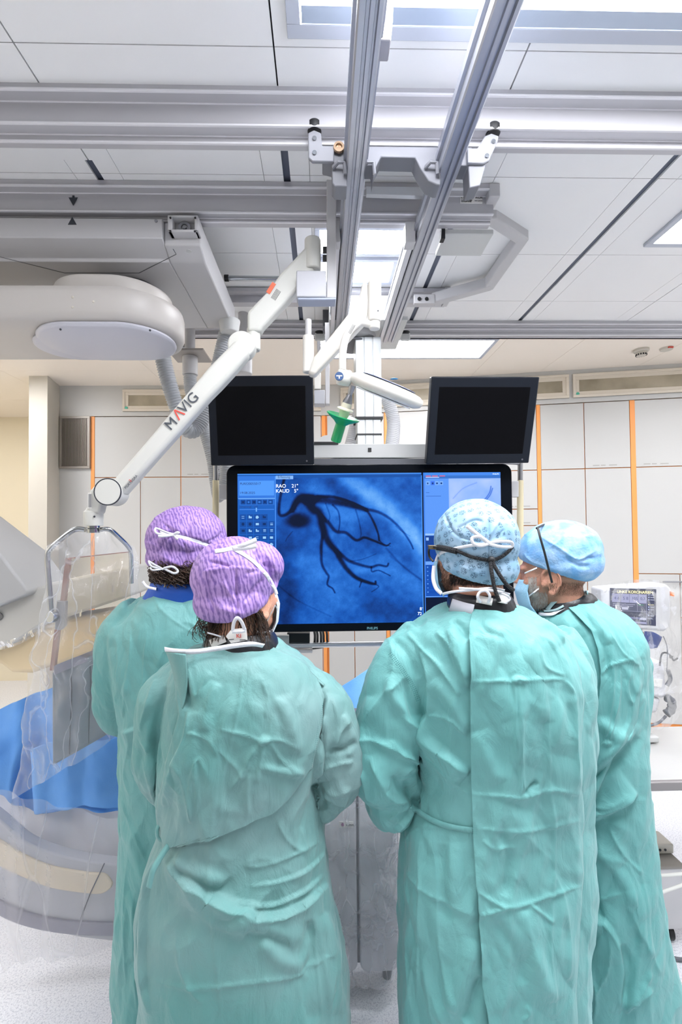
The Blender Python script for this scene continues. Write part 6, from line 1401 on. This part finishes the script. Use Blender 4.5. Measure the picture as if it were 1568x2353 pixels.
S2 = [('s', 15, 34, [(752, 2025), (704, 2065), (649, 2092), (598, 2092), (546, 2077), (487, 2049), (420, 2005), (384, 1958)]), ('s', 6, 14.4, [(744, 2005), (710, 2035), (665, 2061), (625, 2075), (578, 2073), (530, 2062), (483, 2041)]),
      ('s', 5, 12.8, [(748, 1954), (704, 1997), (645, 2021), (574, 2033)]), ('c', 3, 6, [(560, 1990), (610, 1988), (680, 1962), (740, 1930)]), ('r', 7, 16, [(400, 1970), (440, 1996), (520, 2030)]), ('r', 8, 30, [(420, 2040), (520, 2100), (620, 2140), (700, 2150)]),
      ('v', 6, 14, [(560, 2140), (610, 2145), (660, 2170)]), ('c', 2.5, 5, [(487, 2092), (496, 2190), (503, 2270), (511, 2353)]), ('c', 2.5, 5, [(720, 2092), (728, 2211), (740, 2353)]), ('c', 3, 6, [(349, 2254), (436, 2270), (507, 2266), (665, 2246), (724, 2215), (780, 2175)]),
      ('c', 3, 7, [(405, 2130), (412, 2215), (436, 2270), (470, 2310)]), ('v', 6, 10, [(705, 2110), (720, 2190), (700, 2240)]), ('r', 6, 18, [(740, 2100), (762, 2200), (770, 2330)]), ('c', 3, 6, [(632, 1870), (660, 1930), (710, 1965)]), ('c', 3, 6, [(690, 1900), (706, 1960)]),
      ('c', 2.5, 5, [(482, 1940), (483, 1990), (486, 2030)]), ('r', 6, 20, [(600, 2160), (640, 2200), (700, 2220)]), ('s', 9, 14, [(346, 2330), (335, 2250), (334, 2160), (342, 2050), (364, 1990), (384, 1958)]),
      # sleeves
      ('s', 12, 24, [(752, 1592), (742, 1638), (730, 1700), (722, 1760), (728, 1800)]), ('c', 6, 8, [(746, 1640), (752, 1690), (750, 1740)]), ('c', 6, 8, [(762, 1600), (775, 1660), (768, 1712)]), ('v', 7, 8, [(752, 1720), (790, 1722), (816, 1700)]), ('c', 5, 8, [(744, 1765), (780, 1755), (812, 1750)]),
      ('s', 9, 20, [(740, 1822), (768, 1840), (798, 1850)]), ('c', 5, 9, [(740, 1800), (770, 1820), (806, 1812)]), ('v', 9, 10, [(722, 1800), (736, 1830), (742, 1862)]), ('r', 5, 10, [(790, 1640), (806, 1690), (800, 1740)]), ('c', 5, 8, [(770, 1710), (780, 1680), (800, 1650)]),
      ('c', 5, 8, [(358, 1560), (338, 1620), (322, 1680)]), ('v', 6, 8, [(385, 1580), (362, 1650), (360, 1720), (378, 1790)]), ('c', 4, 7, [(322, 1700), (350, 1730), (358, 1780)]), ('r', 6, 10, [(345, 1660), (342, 1740), (362, 1830)]), ('c', 4, 7, [(330, 1740), (345, 1800), (366, 1870)])]
gown(g, G2, T2, [([(440, 1570, Y2), (380, 1612, Y2), (358, 1700, Y2), (375, 1790, Y2+.02), (500, 1850, 1.34)], [.07, .068, .05, .05, .045]), ([(672, 1572, Y2), (738, 1618, Y2), (766, 1690, Y2), (765, 1785, Y2+.03), (640, 1850, 1.34)], [.055, .062, .062, .072, .05])], S2, seed=4, extra=[((768, 1800, Y2+.02), (.05, .06, .06)), ((742, 1836, Y2+.04), (.045, .06, .035))])
SL2 = [('c', 3, 5, [(562, 1519), (552, 1600), (538, 1677), (522, 1740), (511, 1796), (505, 1907)]), ('c', 3, 5, [(500, 1675), (560, 1688), (598, 1701), (640, 1700), (690, 1722)]), ('r', 6, 7, [(598, 1712), (606, 1700), (618, 1702)]), ('c', 5, 7, [(598, 1708), (575, 1742), (560, 1775), (527, 1816)]),
       ('c', 5, 6, [(606, 1712), (596, 1760), (590, 1800)]), ('c', 4, 6, [(574, 1776), (568, 1820), (573, 1878)]), ('c', 4, 6, [(443, 1892), (432, 1840), (420, 1790), (402, 1748)]), ('c', 4, 6, [(440, 1892), (438, 1820), (451, 1745)]), ('c', 4, 6, [(447, 1892), (455, 1830), (450, 1760), (462, 1745), (482, 1800)]),
       ('c', 5, 8, [(430, 1500), (438, 1560), (452, 1600), (475, 1560), (485, 1545)]), ('v', 6, 9, [(412, 1540), (428, 1590), (432, 1630)]), ('s', 8, 16, [(432, 1632), (424, 1690), (396, 1760), (372, 1850)]), ('r', 5, 12, [(500, 1570), (480, 1620), (470, 1680)]), ('c', 3, 5, [(618, 1700), (650, 1750), (700, 1780)]),
       ('r', 5, 14, [(640, 1600), (670, 1660), (690, 1740)]), ('r', 5, 10, [(600, 1760), (650, 1772), (700, 1778)]), ('c', 3, 5, [(600, 1560), (615, 1600), (610, 1650)]), ('c', 3, 6, [(500, 1720), (540, 1760), (560, 1790)]), ('c', 3, 5, [(430, 1680), (480, 1700), (500, 1740)]), ('c', 3, 5, [(420, 1830), (400, 1800), (390, 1770)])]
o_, bl = layer(g, 'back_flap', G2, [(1494, 402, 642), (1520, 404, 690), (1560, 405, 728), (1600, 406, 746), (1640, 412, 738), (1717, 392, 724), (1765, 380, 718), (1790, 375, 700), (1835, 366, 665), (1871, 366, 625), (1887, 368, 586), (1920, 377, 507), (1943, 388, 420)], SL2, off=.010, feather=('t',), fall=.05, amp=(.003, .0035, .001), seed=6)
tape(g, 'neck_binding', TAPE, [loose([(379, 1492, 1.03), (404, 1496, 1.01), (450, 1497, 1.01), (500, 1490, 1.02), (545, 1483, 1.02), (580, 1480, 1.03), (606, 1484, 1.05)], .011, 0)], g.gown)
q = sheet([[(382, 1497, 1.03), (402, 1500, 1.01), (428, 1502, 1.005)], [(394, 1530, 1.03), (408, 1540, 1.01), (432, 1560, 1.0)], [(402, 1570, 1.03), (412, 1580, 1.01), (428, 1600, 1.0)], [(404, 1610, 1.02), (412, 1618, 1.01), (420, 1628, 1.0)]], 12, 24, .004, 12)
q.build('collar_flap', G2, g.gown, solid=.0015, angle=0)
dotted_seam(bl, [(748, 1600), (738, 1650), (726, 1710), (716, 1775)], 2, 4, 4.5).build('sleeve_seam', DARKSEAM, g.gown, smooth=False)
tape(g, 'shoulder_tape', G2, [ribbon(g.gb, [(606, 1482), (650, 1500), (700, 1535), (745, 1575)], 5, .006)], g.gown)
tape(g, 'gown_tie', G1, [loose([(366, 1893, 1.04), (361, 1908, 1.03), (364, 1926, 1.03), (380, 1933, 1.03), (388, 1930, 1.04)], .009, 0), loose([(388, 1942, 1.0), (372, 1965, .99), (352, 2000, .98), (342, 2040, .98)], .012, 0)], g.gown)

# --- man front right
Y3 = 1.16
g = figure('person in turquoise gown and dotted blue cap with black spectacle cord and beard', (1086, 1272), Y3, .55, (1100, 1385, Y3), [(965, 1500, Y3), (1290, 1500, Y3)], [(905, 1780, Y3), (1310, 1760, Y3)], [(1040, 1830, 1.46), (1200, 1830, 1.46)], (1120, 1950, Y3), SKN2, scale=.95)
cap(g, CB, (0, -.012, .036), (.098, .108, .103), ((0, -.1, -.080), (0, .30, -.95)), extra=[((0, -.022, -.036), (.093, .092, .065))], S=[('v', 3, 3, [(1018, 1172), (1040, 1220), (1075, 1240), (1120, 1250)]), ('v', 3, 3, [(1122, 1180), (1124, 1250), (1126, 1340)]), ('c', 3, 4, [(1060, 1240), (1100, 1248), (1125, 1246), (1165, 1238)]), ('v', 3, 3, [(1050, 1215), (1090, 1195), (1110, 1200)]),
   ('c', 2, 4, [(1010, 1260), (1060, 1300), (1120, 1325)]), ('v', 2, 3, [(1140, 1240), (1160, 1215)]), ('c', 3, 4, [(1120, 1243), (1135, 1215), (1150, 1195)])], bump_=(.003, .0018), seed=12)
tape(g, 'cap_tie', TAPE, [ribbon(g.cap, [(1002, 1290), (1012, 1272), (1040, 1262), (1080, 1254), (1125, 1249)], 7, .002), loose([(1124, 1248, 1.035), (1100, 1230, 1.03), (1073, 1208, 1.035)], .009, 0), loose([(1123, 1249, 1.03), (1104, 1234, 1.02), (1086, 1236, 1.02), (1088, 1248, 1.02), (1104, 1254, 1.02), (1123, 1250, 1.03)], .007, 0),
    loose([(1124, 1248, 1.03), (1150, 1244, 1.03), (1175, 1246, 1.04), (1176, 1256, 1.045), (1150, 1256, 1.03), (1124, 1250, 1.03)], .007, 0)])
cd_ = [(1005, 1258), (1030, 1262), (1055, 1268), (1085, 1280), (1125, 1287), (1150, 1281), (1168, 1268), (1178, 1256)]
def cord(t, pts, r, off=.004):
    c = smooth_poly(pts, 6); out = []; last = None
    for x, y in c:
        h = hit(t, x, y); d = (h[0]-CAM).length if h[0] is not None else (last or 1.08); last = d; out.append(CAM+ray(x, y).normalized()*(d-off))
    return MB().tube(out, r, 10)
ear(g, 1); ear(g, -1)
cordm = mat('black_cord', '14151a', .7, bump=(300, .8))
gls = cord(g.cap, cd_, .0042).build('spectacle_cord', cordm, g.o)
cord(g.cap, [(1006, 1258), (1025, 1261), (1050, 1267)], .0072, .005).build('cord_sleeve', cordm, gls)
MB().ell(P(1130, 1287, 1.045), (.009, .008, .009), 16, 10).build('cord_toggle', M['black'], gls)
MB().tube(catmull([P(1128, 1292, 1.04), P(1131, 1320, 1.03), P(1138, 1355, 1.03), P(1148, 1382, 1.03)], 8), .0046, 10).build('cord_end', cordm, gls)
MB().tube(catmull([P(1132, 1292, 1.04), P(1148, 1320, 1.03), P(1164, 1342, 1.03), P(1181, 1357, 1.03)], 8), .0046, 10).build('cord_end', cordm, gls)
fr_ = MB().tube(catmull([P(1006, 1258, 1.10), P(992, 1256, 1.13), P(986, 1262, 1.16), P(987, 1278, 1.17), P(996, 1290, 1.16)], 6), .0028, 8).build('spectacles', M['black'], g.o)
pts_prism([(985, 1253), (1003, 1253), (1003, 1263), (987, 1262)], 1.115, .012).build('hinge', mat('bronze_hinge', '6b6250', .4, .6), fr_, bevel=.001)
strands(g, [(1034, 1318, 1165, 1342)], 2600, .007, .0004, BH, 'nape_hair', 4, droop=.7)
strands(g, [(1000, 1290, 1034, 1400), (1005, 1330, 1040, 1400)], 2600, .0075, .00035, mat('brown_beard', '6b4d3e', .5), 'beard', 5, droop=.5)
m_ = MB(); m_.grid(lambda a, c_: g.L(math.sin((a-.5)*2.0)*(.066+.004*math.sin(c_*3)), np.interp(c_, [0, .3, .7, 1], [.104, .120, .112, .080])*math.cos((a-.5)*1.9)+.004, np.interp(c_, [0, 1], [.0, -.118])), 30, 20)
m_.build('face_mask', MK, g.o, solid=.0015, angle=0)
tape(g, 'mask_tie', TAPE, [loose([(998, 1300, 1.13), (996, 1330, 1.12), (1003, 1352, 1.11), (1015, 1364, 1.09)], .009, 0), loose([(1018, 1365, 1.085), (1040, 1360, 1.06), (1080, 1356, 1.04), (1130, 1352, 1.035), (1160, 1357, 1.04)], .006, 0), loose([(1055, 1352, 1.05), (1090, 1354, 1.035), (1140, 1358, 1.03), (1172, 1366, 1.04)], .006, 0)])
b = MB(); b.rings(loft([(1360, 1040, 1162, Y3, .070), (1372, 1034, 1172, Y3, .080), (1395, 1032, 1180, Y3, .085), (1420, 1036, 1180, Y3, .085)])); b.build('thyroid_collar', COLL, g.o)
tc_ = bvh(*(lambda q: (np.array([tuple(a) for a in q.v]), q.f))(b))
tape(g, 'collar_patch', mat('pale_velcro', 'c9c9d2', .8), [ribbon(tc_, [(1036, 1390), (1062, 1398), (1088, 1404)], 30, .009)])
tape(g, 'barcode_label', M['paper'], [ribbon(tc_, [(1096, 1376), (1132, 1383)], 17, .009), ribbon(tc_, [(1146, 1374), (1168, 1378)], 20, .009)])
tape(g, 'label_loop', TAPE, [loose([(1106, 1384, 1.04), (1098, 1372, 1.03), (1104, 1360, 1.03), (1118, 1358, 1.03), (1126, 1370, 1.03), (1122, 1386, 1.04)], .006, 0), loose([(1140, 1362, 1.04), (1160, 1366, 1.03), (1172, 1376, 1.03), (1160, 1386, 1.03)], .005, 0)])
T3 = [(1392, 1045, 1180, Y3, .075), (1404, 1010, 1215, Y3, .095), (1422, 975, 1245, Y3, .115), (1450, 945, 1285, Y3, .135), (1500, 932, 1322, Y3, .155), (1560, 940, 1340, Y3, .165), (1640, 960, 1346, Y3, .165), (1720, 975, 1345, Y3, .16), (1800, 970, 1340, Y3, .155),
      (1860, 960, 1340, Y3, .155), (1920, 934, 1342, Y3, .16), (2000, 926, 1341, Y3, .17), (2100, 922, 1336, Y3, .175), (2220, 920, 1328, Y3, .175), (2353, 920, 1324, Y3, .175), (2480, 922, 1322, Y3, .175), (2570, 925, 1320, Y3, .17)]
S3 = [('s', 16, 40, [(1083, 1772), (1038, 1732), (996, 1690), (984, 1640)]), ('c', 6, 9, [(935, 1455), (963, 1484), (1010, 1530), (1058, 1598)]), ('c', 6, 10, [(1000, 1450), (1040, 1490), (1070, 1560)]), ('r', 8, 14, [(1030, 1440), (1060, 1500), (1075, 1580)]), ('v', 6, 8, [(1040, 1420), (1060, 1440), (1076, 1470)]),
      ('c', 6, 9, [(990, 1640), (1030, 1650), (1076, 1690)]), ('r', 6, 16, [(1000, 1560), (1040, 1620), (1080, 1680)]), ('v', 5, 10, [(900, 1470), (935, 1500), (960, 1560)]), ('c', 4, 7, [(964, 1772), (972, 1830), (974, 1886)]), ('c', 3, 5, [(961, 1960), (964, 2040), (961, 2134), (959, 2353)]),
      ('c', 3, 6, [(990, 1735), (1040, 1790), (1083, 1830)]), ('c', 3, 6, [(930, 2000), (964, 2040), (1020, 2075), (1088, 2099)]), ('r', 6, 24, [(1048, 1935), (1050, 2035), (1093, 2119)]), ('v', 5, 16, [(1020, 1940), (1010, 2040), (1040, 2120)]), ('c', 3, 6, [(925, 1940), (960, 1905), (1020, 1900)]),
      ('r', 7, 26, [(1090, 2160), (1060, 2260), (1010, 2353)]), ('v', 6, 14, [(1105, 2240), (1090, 2300), (1070, 2353)]), ('c', 3, 5, [(940, 2110), (934, 2200), (946, 2330)]), ('c', 3, 5, [(950, 2180), (944, 2250), (930, 2330)]), ('c', 3, 6, [(925, 2020), (945, 2100), (935, 2180)]),
      # left sleeve
      ('c', 7, 10, [(826, 1706), (860, 1702), (905, 1722), (956, 1752)]), ('c', 6, 9, [(898, 1700), (930, 1735), (960, 1755)]), ('v', 8, 12, [(935, 1790), (950, 1830), (958, 1850)]), ('c', 7, 11, [(850, 1737), (872, 1790), (899, 1836), (959, 1834)]), ('v', 6, 12, [(905, 1780), (925, 1815), (950, 1832)]),
      ('c', 6, 10, [(894, 1885), (915, 1862), (944, 1846)]), ('s', 8, 16, [(944, 1846), (930, 1880), (905, 1905)]), ('c', 5, 9, [(840, 1660), (880, 1600), (925, 1560)]), ('r', 8, 14, [(900, 1550), (905, 1600), (950, 1660), (965, 1720)]), ('v', 7, 9, [(930, 1560), (945, 1640), (962, 1700)]),
      ('s', 9, 16, [(965, 1500), (984, 1560), (984, 1640), (980, 1740), (965, 1800)]), ('c', 5, 8, [(922, 1640), (938, 1660), (960, 1672)]), ('c', 6, 9, [(815, 1740), (836, 1790), (850, 1850)]), ('r', 5, 14, [(850, 1600), (835, 1680), (830, 1730)]), ('c', 5, 8, [(930, 1780), (940, 1765), (962, 1770)])]
gown(g, G3, T3, [([(985, 1480, Y3), (932, 1530, Y3), (898, 1650, Y3), (890, 1785, Y3+.02), (1040, 1830, 1.44)], [.07, .078, .083, .080, .05]), ([(1260, 1480, Y3), (1300, 1540, Y3), (1300, 1660, Y3), (1305, 1760, Y3+.05), (1200, 1830, 1.44)], [.07, .07, .06, .06, .05])], S3, seed=7, extra=[((893, 1835, Y3+.02), (.055, .07, .075)), ((930, 1800, Y3+.04), (.04, .06, .06))])
SL3 = [('c', 5, 5, [(1180, 1560), (1186, 1600), (1187, 1687), (1193, 1760), (1200, 1830)]), ('c', 4, 5, [(1196, 1560), (1197, 1640), (1200, 1760), (1206, 1826)]), ('r', 5, 6, [(1178, 1566), (1190, 1560), (1208, 1566)]), ('c', 5, 5, [(1300, 1563), (1316, 1590), (1322, 1638), (1326, 1737), (1333, 1811)]), ('c', 3, 5, [(1261, 1640), (1261, 1687), (1264, 1816), (1274, 1886), (1271, 2035), (1266, 2183), (1281, 2353)]),
       ('c', 3, 5, [(1080, 1566), (1140, 1564), (1182, 1566), (1250, 1560), (1300, 1562)]), ('c', 4, 6, [(1084, 1824), (1150, 1828), (1204, 1832), (1266, 1814), (1336, 1826)]), ('v', 5, 6, [(1206, 1828), (1222, 1808), (1236, 1795)]), ('c', 3, 6, [(1088, 1901), (1187, 1911), (1260, 1900), (1334, 1884)]),
       ('c', 4, 6, [(1095, 2046), (1130, 2068), (1167, 2084), (1217, 2074), (1280, 2050), (1336, 2035)]), ('c', 4, 6, [(1100, 2104), (1167, 2086)]), ('c', 4, 6, [(1217, 2076), (1245, 2098), (1272, 2118)]), ('c', 4, 8, [(1272, 2000), (1300, 2090), (1310, 2200), (1305, 2250)]), ('r', 7, 16, [(1205, 2090), (1220, 2160), (1250, 2240), (1275, 2300)]),
       ('v', 5, 14, [(1130, 2110), (1180, 2180), (1210, 2260)]), ('r', 6, 14, [(1150, 1440), (1130, 1520), (1110, 1600)]), ('r', 5, 18, [(1220, 1470), (1240, 1560), (1250, 1660)]), ('v', 4, 12, [(1150, 1900), (1170, 1980), (1160, 2060)]), ('c', 3, 5, [(1110, 1930), (1140, 1950), (1190, 1945)]), ('s', 7, 14, [(1300, 1475), (1270, 1440), (1230, 1420)]),
       ('c', 3, 5, [(1210, 2310), (1217, 2330), (1200, 2345)]), ('v', 4, 8, [(1100, 1420), (1120, 1450), (1160, 1470)]), ('c', 3, 5, [(1235, 1480), (1250, 1530), (1300, 1552)]), ('r', 5, 20, [(1100, 1680), (1120, 1740), (1150, 1800)])]
o_, bl = layer(g, 'back_panel', G3, [(1396, 1092, 1150), (1410, 1086, 1200), (1439, 1078, 1268), (1480, 1079, 1306), (1538, 1080, 1330), (1600, 1081, 1340), (1786, 1083, 1338), (1935, 1088, 1338), (2034, 1095, 1336), (2233, 1107, 1324), (2353, 1122, 1320), (2400, 1127, 1320)], SL3, off=.010, feather=('r', 't'), fall=.04, amp=(.003, .003, .001), seed=11)
dotted_seam(g.gb, [(897, 1502), (924, 1538), (948, 1575), (962, 1610)], 3, 4, 4.5).build('sleeve_seam', DARKSEAM, g.gown, smooth=False)
dotted_seam(bl, [(1088, 1898), (1088, 1920)], 5, 4.5, 4.5).build('tie_patch', DARKSEAM, g.gown, smooth=False)
tape(g, 'waist_tie', G3, [ribbon(g.gb, [(946, 1852), (975, 1874), (1010, 1892), (1045, 1902), (1088, 1908)], 13, .004)], g.gown)
strv, strf = None, None

# --- man far right
Y4 = 1.42
g = figure('person in turquoise gown and pale blue cap, seen in profile with a grey beard', (1272, 1316), Y4, 1.05, (1300, 1390, Y4), [(1378, 1480, Y4-.05), (1308, 1480, Y4+.09)], [(1420, 1640, Y4-.04), (1282, 1630, Y4+.17)], [(1300, 1706, Y4+.06), (1240, 1688, Y4+.25)], (1375, 1860, Y4), SKN2, earsize=1.15, pitch=-.12, foot=[(1375, 2300, Y4), (1430, 2300, Y4+.05)], hipw=.03)
cap(g, CF, (0, -.026, .064), (.096, .120, .094), ((0, -.1, -.042), (0, .43, -.90)), extra=[((0, -.034, .026), (.092, .110, .076))], S=[('c', 4, 5, [(1242, 1232), (1290, 1262), (1330, 1285), (1372, 1262)]), ('v', 3, 4, [(1340, 1290), (1352, 1280), (1366, 1284)]), ('c', 3, 4, [(1204, 1270), (1222, 1290), (1250, 1302), (1262, 1318)]), ('c', 2, 4, [(1262, 1260), (1290, 1240), (1300, 1222)]), ('v', 3, 5, [(1300, 1280), (1330, 1300), (1358, 1300)]),
   ('c', 2, 4, [(1280, 1330), (1320, 1336), (1356, 1338)]), ('v', 2, 4, [(1330, 1215), (1352, 1240), (1362, 1262)])], bump_=(.003, .002), seed=15)
strands(g, [(1205, 1345, 1240, 1405), (1215, 1325, 1234, 1375), (1225, 1360, 1258, 1400)], 2000, .009, .0003, GH, 'beard', 7, droop=.6)
strands(g, [(1262, 1338, 1358, 1368)], 1500, .004, .0003, mat('stubble', '7b5c4c', .6), 'nape_hair', 8, droop=.7)
m_ = MB(); m_.grid(lambda a, c_: g.L(math.sin((a-.5)*2.3)*(.060+.004*math.sin(c_*3)), np.interp(c_, [0, .3, .7, 1], [.100, .119, .114, .088])*math.cos((a-.5)*1.8)+.002, np.interp(c_, [0, 1], [-.012, -.122])), 30, 20)
ear(g, 1, 1.12); ear(g, -1, 1.12)
msk = m_.build('face_mask', MK, g.o, solid=.0015, angle=0)
b = MB()
for a_, c_ in (((1207, 1317), (1234, 1305)), ((1216, 1370), (1238, 1353))): b.tube([P(*a_, 1.36), P((a_[0]+c_[0])/2, (a_[1]+c_[1])/2, 1.34), P(*c_, 1.345)], .002, 8)
b.build('ear_loop', TAPE, msk)
tmp = MB().tube(catmull([P(1236, 1212, 1.325), P(1242, 1235, 1.31), P(1252, 1270, 1.305), P(1262, 1310, 1.31), P(1269, 1338, 1.325)], 8), .0034, 8).build('spectacles', M['black'], g.o)
MB().tube(catmull([P(1234, 1214, 1.33), P(1250, 1206, 1.40), P(1264, 1203, 1.47), P(1290, 1198, 1.52), P(1303, 1201, 1.53)], 6), .0034, 8).build('spectacle_front', M['black'], tmp)
b = MB(); b.rings(loft([(1362, 1270, 1354, Y4, .060), (1372, 1256, 1362, Y4, .075), (1392, 1246, 1368, Y4, .085), (1412, 1240, 1370, Y4, .09), (1424, 1240, 1370, Y4, .09)])); b.build('thyroid_collar', COLL, g.o)
tc_ = bvh(*(lambda q: (np.array([tuple(a) for a in q.v]), q.f))(b))
tape(g, 'collar_edge', mat('pale_teal', 'a9c3c8', .6), [ribbon(tc_, [(1352, 1361), (1320, 1364), (1290, 1371), (1272, 1385), (1258, 1402)], 9, .004), ribbon(tc_, [(1250, 1404), (1275, 1402), (1296, 1392)], 5, .005)])
T4 = [(1376, 1290, 1362, Y4, .06), (1388, 1262, 1378, Y4, .085), (1404, 1245, 1402, Y4, .11), (1430, 1240, 1425, Y4, .14), (1480, 1245, 1450, Y4, .155), (1560, 1260, 1452, Y4, .16), (1660, 1280, 1448, Y4, .16), (1740, 1290, 1450, Y4, .155), (1800, 1290, 1458, Y4, .155), (1880, 1285, 1461, Y4, .16),
      (1960, 1280, 1470, Y4, .165), (2040, 1275, 1486, Y4, .17), (2120, 1272, 1503, Y4, .17), (2200, 1272, 1517, Y4, .17), (2280, 1274, 1532, Y4, .17), (2340, 1276, 1541, Y4, .17), (2375, 1278, 1545, Y4, .165)]
S4 = [('s', 14, 40, [(1333, 1892), (1385, 1876), (1430, 1850), (1466, 1824)]), ('c', 7, 16, [(1350, 1790), (1390, 1740), (1430, 1700), (1462, 1660)]), ('v', 9, 14, [(1340, 1810), (1385, 1770), (1430, 1735), (1462, 1690)]), ('v', 10, 9, [(1336, 1916), (1352, 1990), (1368, 2060), (1385, 2119)]), ('r', 8, 18, [(1360, 1930), (1400, 1980), (1440, 2030), (1480, 2110)]),
      ('c', 4, 8, [(1400, 1900), (1430, 1960), (1476, 2008)]), ('s', 10, 26, [(1427, 2330), (1431, 2208), (1412, 2144), (1382, 2112), (1345, 2130)]), ('c', 5, 8, [(1435, 2317), (1470, 2280), (1500, 2233)]), ('s', 8, 18, [(1440, 2330), (1470, 2300), (1502, 2275)]), ('c', 4, 8, [(1440, 2080), (1490, 2180), (1520, 2240)]), ('r', 6, 16, [(1440, 2040), (1470, 2120), (1500, 2200)]),
      ('v', 7, 12, [(1430, 2170), (1445, 2230), (1436, 2300)]), ('c', 4, 8, [(1345, 2050), (1380, 2065), (1430, 2050)]), ('c', 4, 8, [(1360, 1850), (1400, 1850), (1440, 1820)]), ('r', 7, 14, [(1370, 1650), (1420, 1690), (1456, 1690)]), ('c', 5, 9, [(1400, 1760), (1380, 1800), (1350, 1830)]), ('c', 4, 7, [(1345, 2200), (1370, 2280), (1365, 2350)]), ('c', 4, 7, [(1400, 2160), (1395, 2230), (1360, 2300)])]
gown(g, G3, T4, [([(1350, 1440, Y4-.04), (1412, 1475, Y4-.04), (1438, 1545, Y4-.03), (1425, 1640, Y4-.04), (1350, 1720, Y4-.02), (1290, 1710, Y4+.08)], [.07, .068, .062, .066, .055, .05]), ([(1325, 1455, Y4+.05), (1292, 1500, Y4+.10), (1276, 1590, Y4+.16), (1266, 1655, Y4+.20), (1240, 1688, Y4+.26)], [.07, .07, .064, .058, .045])], S4, seed=10, extra=[((1448, 1530, Y4-.02), (.048, .06, .07)), ((1462, 1522, Y4-.02), (.036, .05, .035))])
SL4 = [('c', 4, 5, [(1412, 1530), (1408, 1600), (1398, 1660), (1392, 1702)]), ('c', 4, 5, [(1424, 1535), (1420, 1610), (1410, 1660), (1402, 1702)]), ('r', 5, 7, [(1388, 1702), (1396, 1708), (1404, 1702)]), ('c', 4, 6, [(1380, 1550), (1402, 1530), (1430, 1520), (1460, 1512)]), ('c', 4, 7, [(1400, 1450), (1430, 1500), (1470, 1530)]), ('c', 3, 6, [(1435, 1560), (1440, 1600), (1458, 1620)]),
       ('c', 4, 6, [(1450, 1540), (1440, 1580), (1452, 1620)]), ('v', 4, 8, [(1370, 1450), (1392, 1500), (1398, 1560)]), ('r', 5, 10, [(1340, 1400), (1380, 1440), (1400, 1480)])]
o_, bl = layer(g, 'back_flap', G3, [(1388, 1300, 1372), (1404, 1316, 1392), (1449, 1360, 1432), (1494, 1375, 1462), (1538, 1380, 1478), (1570, 1380, 1474), (1598, 1378, 1466), (1657, 1362, 1458), (1700, 1352, 1440), (1737, 1346, 1410), (1800, 1342, 1380), (1860, 1338, 1360)], SL4, off=.012, feather=('r', 'b'), fall=.1, amp=(.004, .0035, .001), seed=13)
tape(g, 'neck_binding', TAPE, [ribbon(g.gb, [(1238, 1410), (1252, 1412), (1272, 1410), (1296, 1396), (1330, 1384), (1362, 1372)], 7, .008)], g.gown)
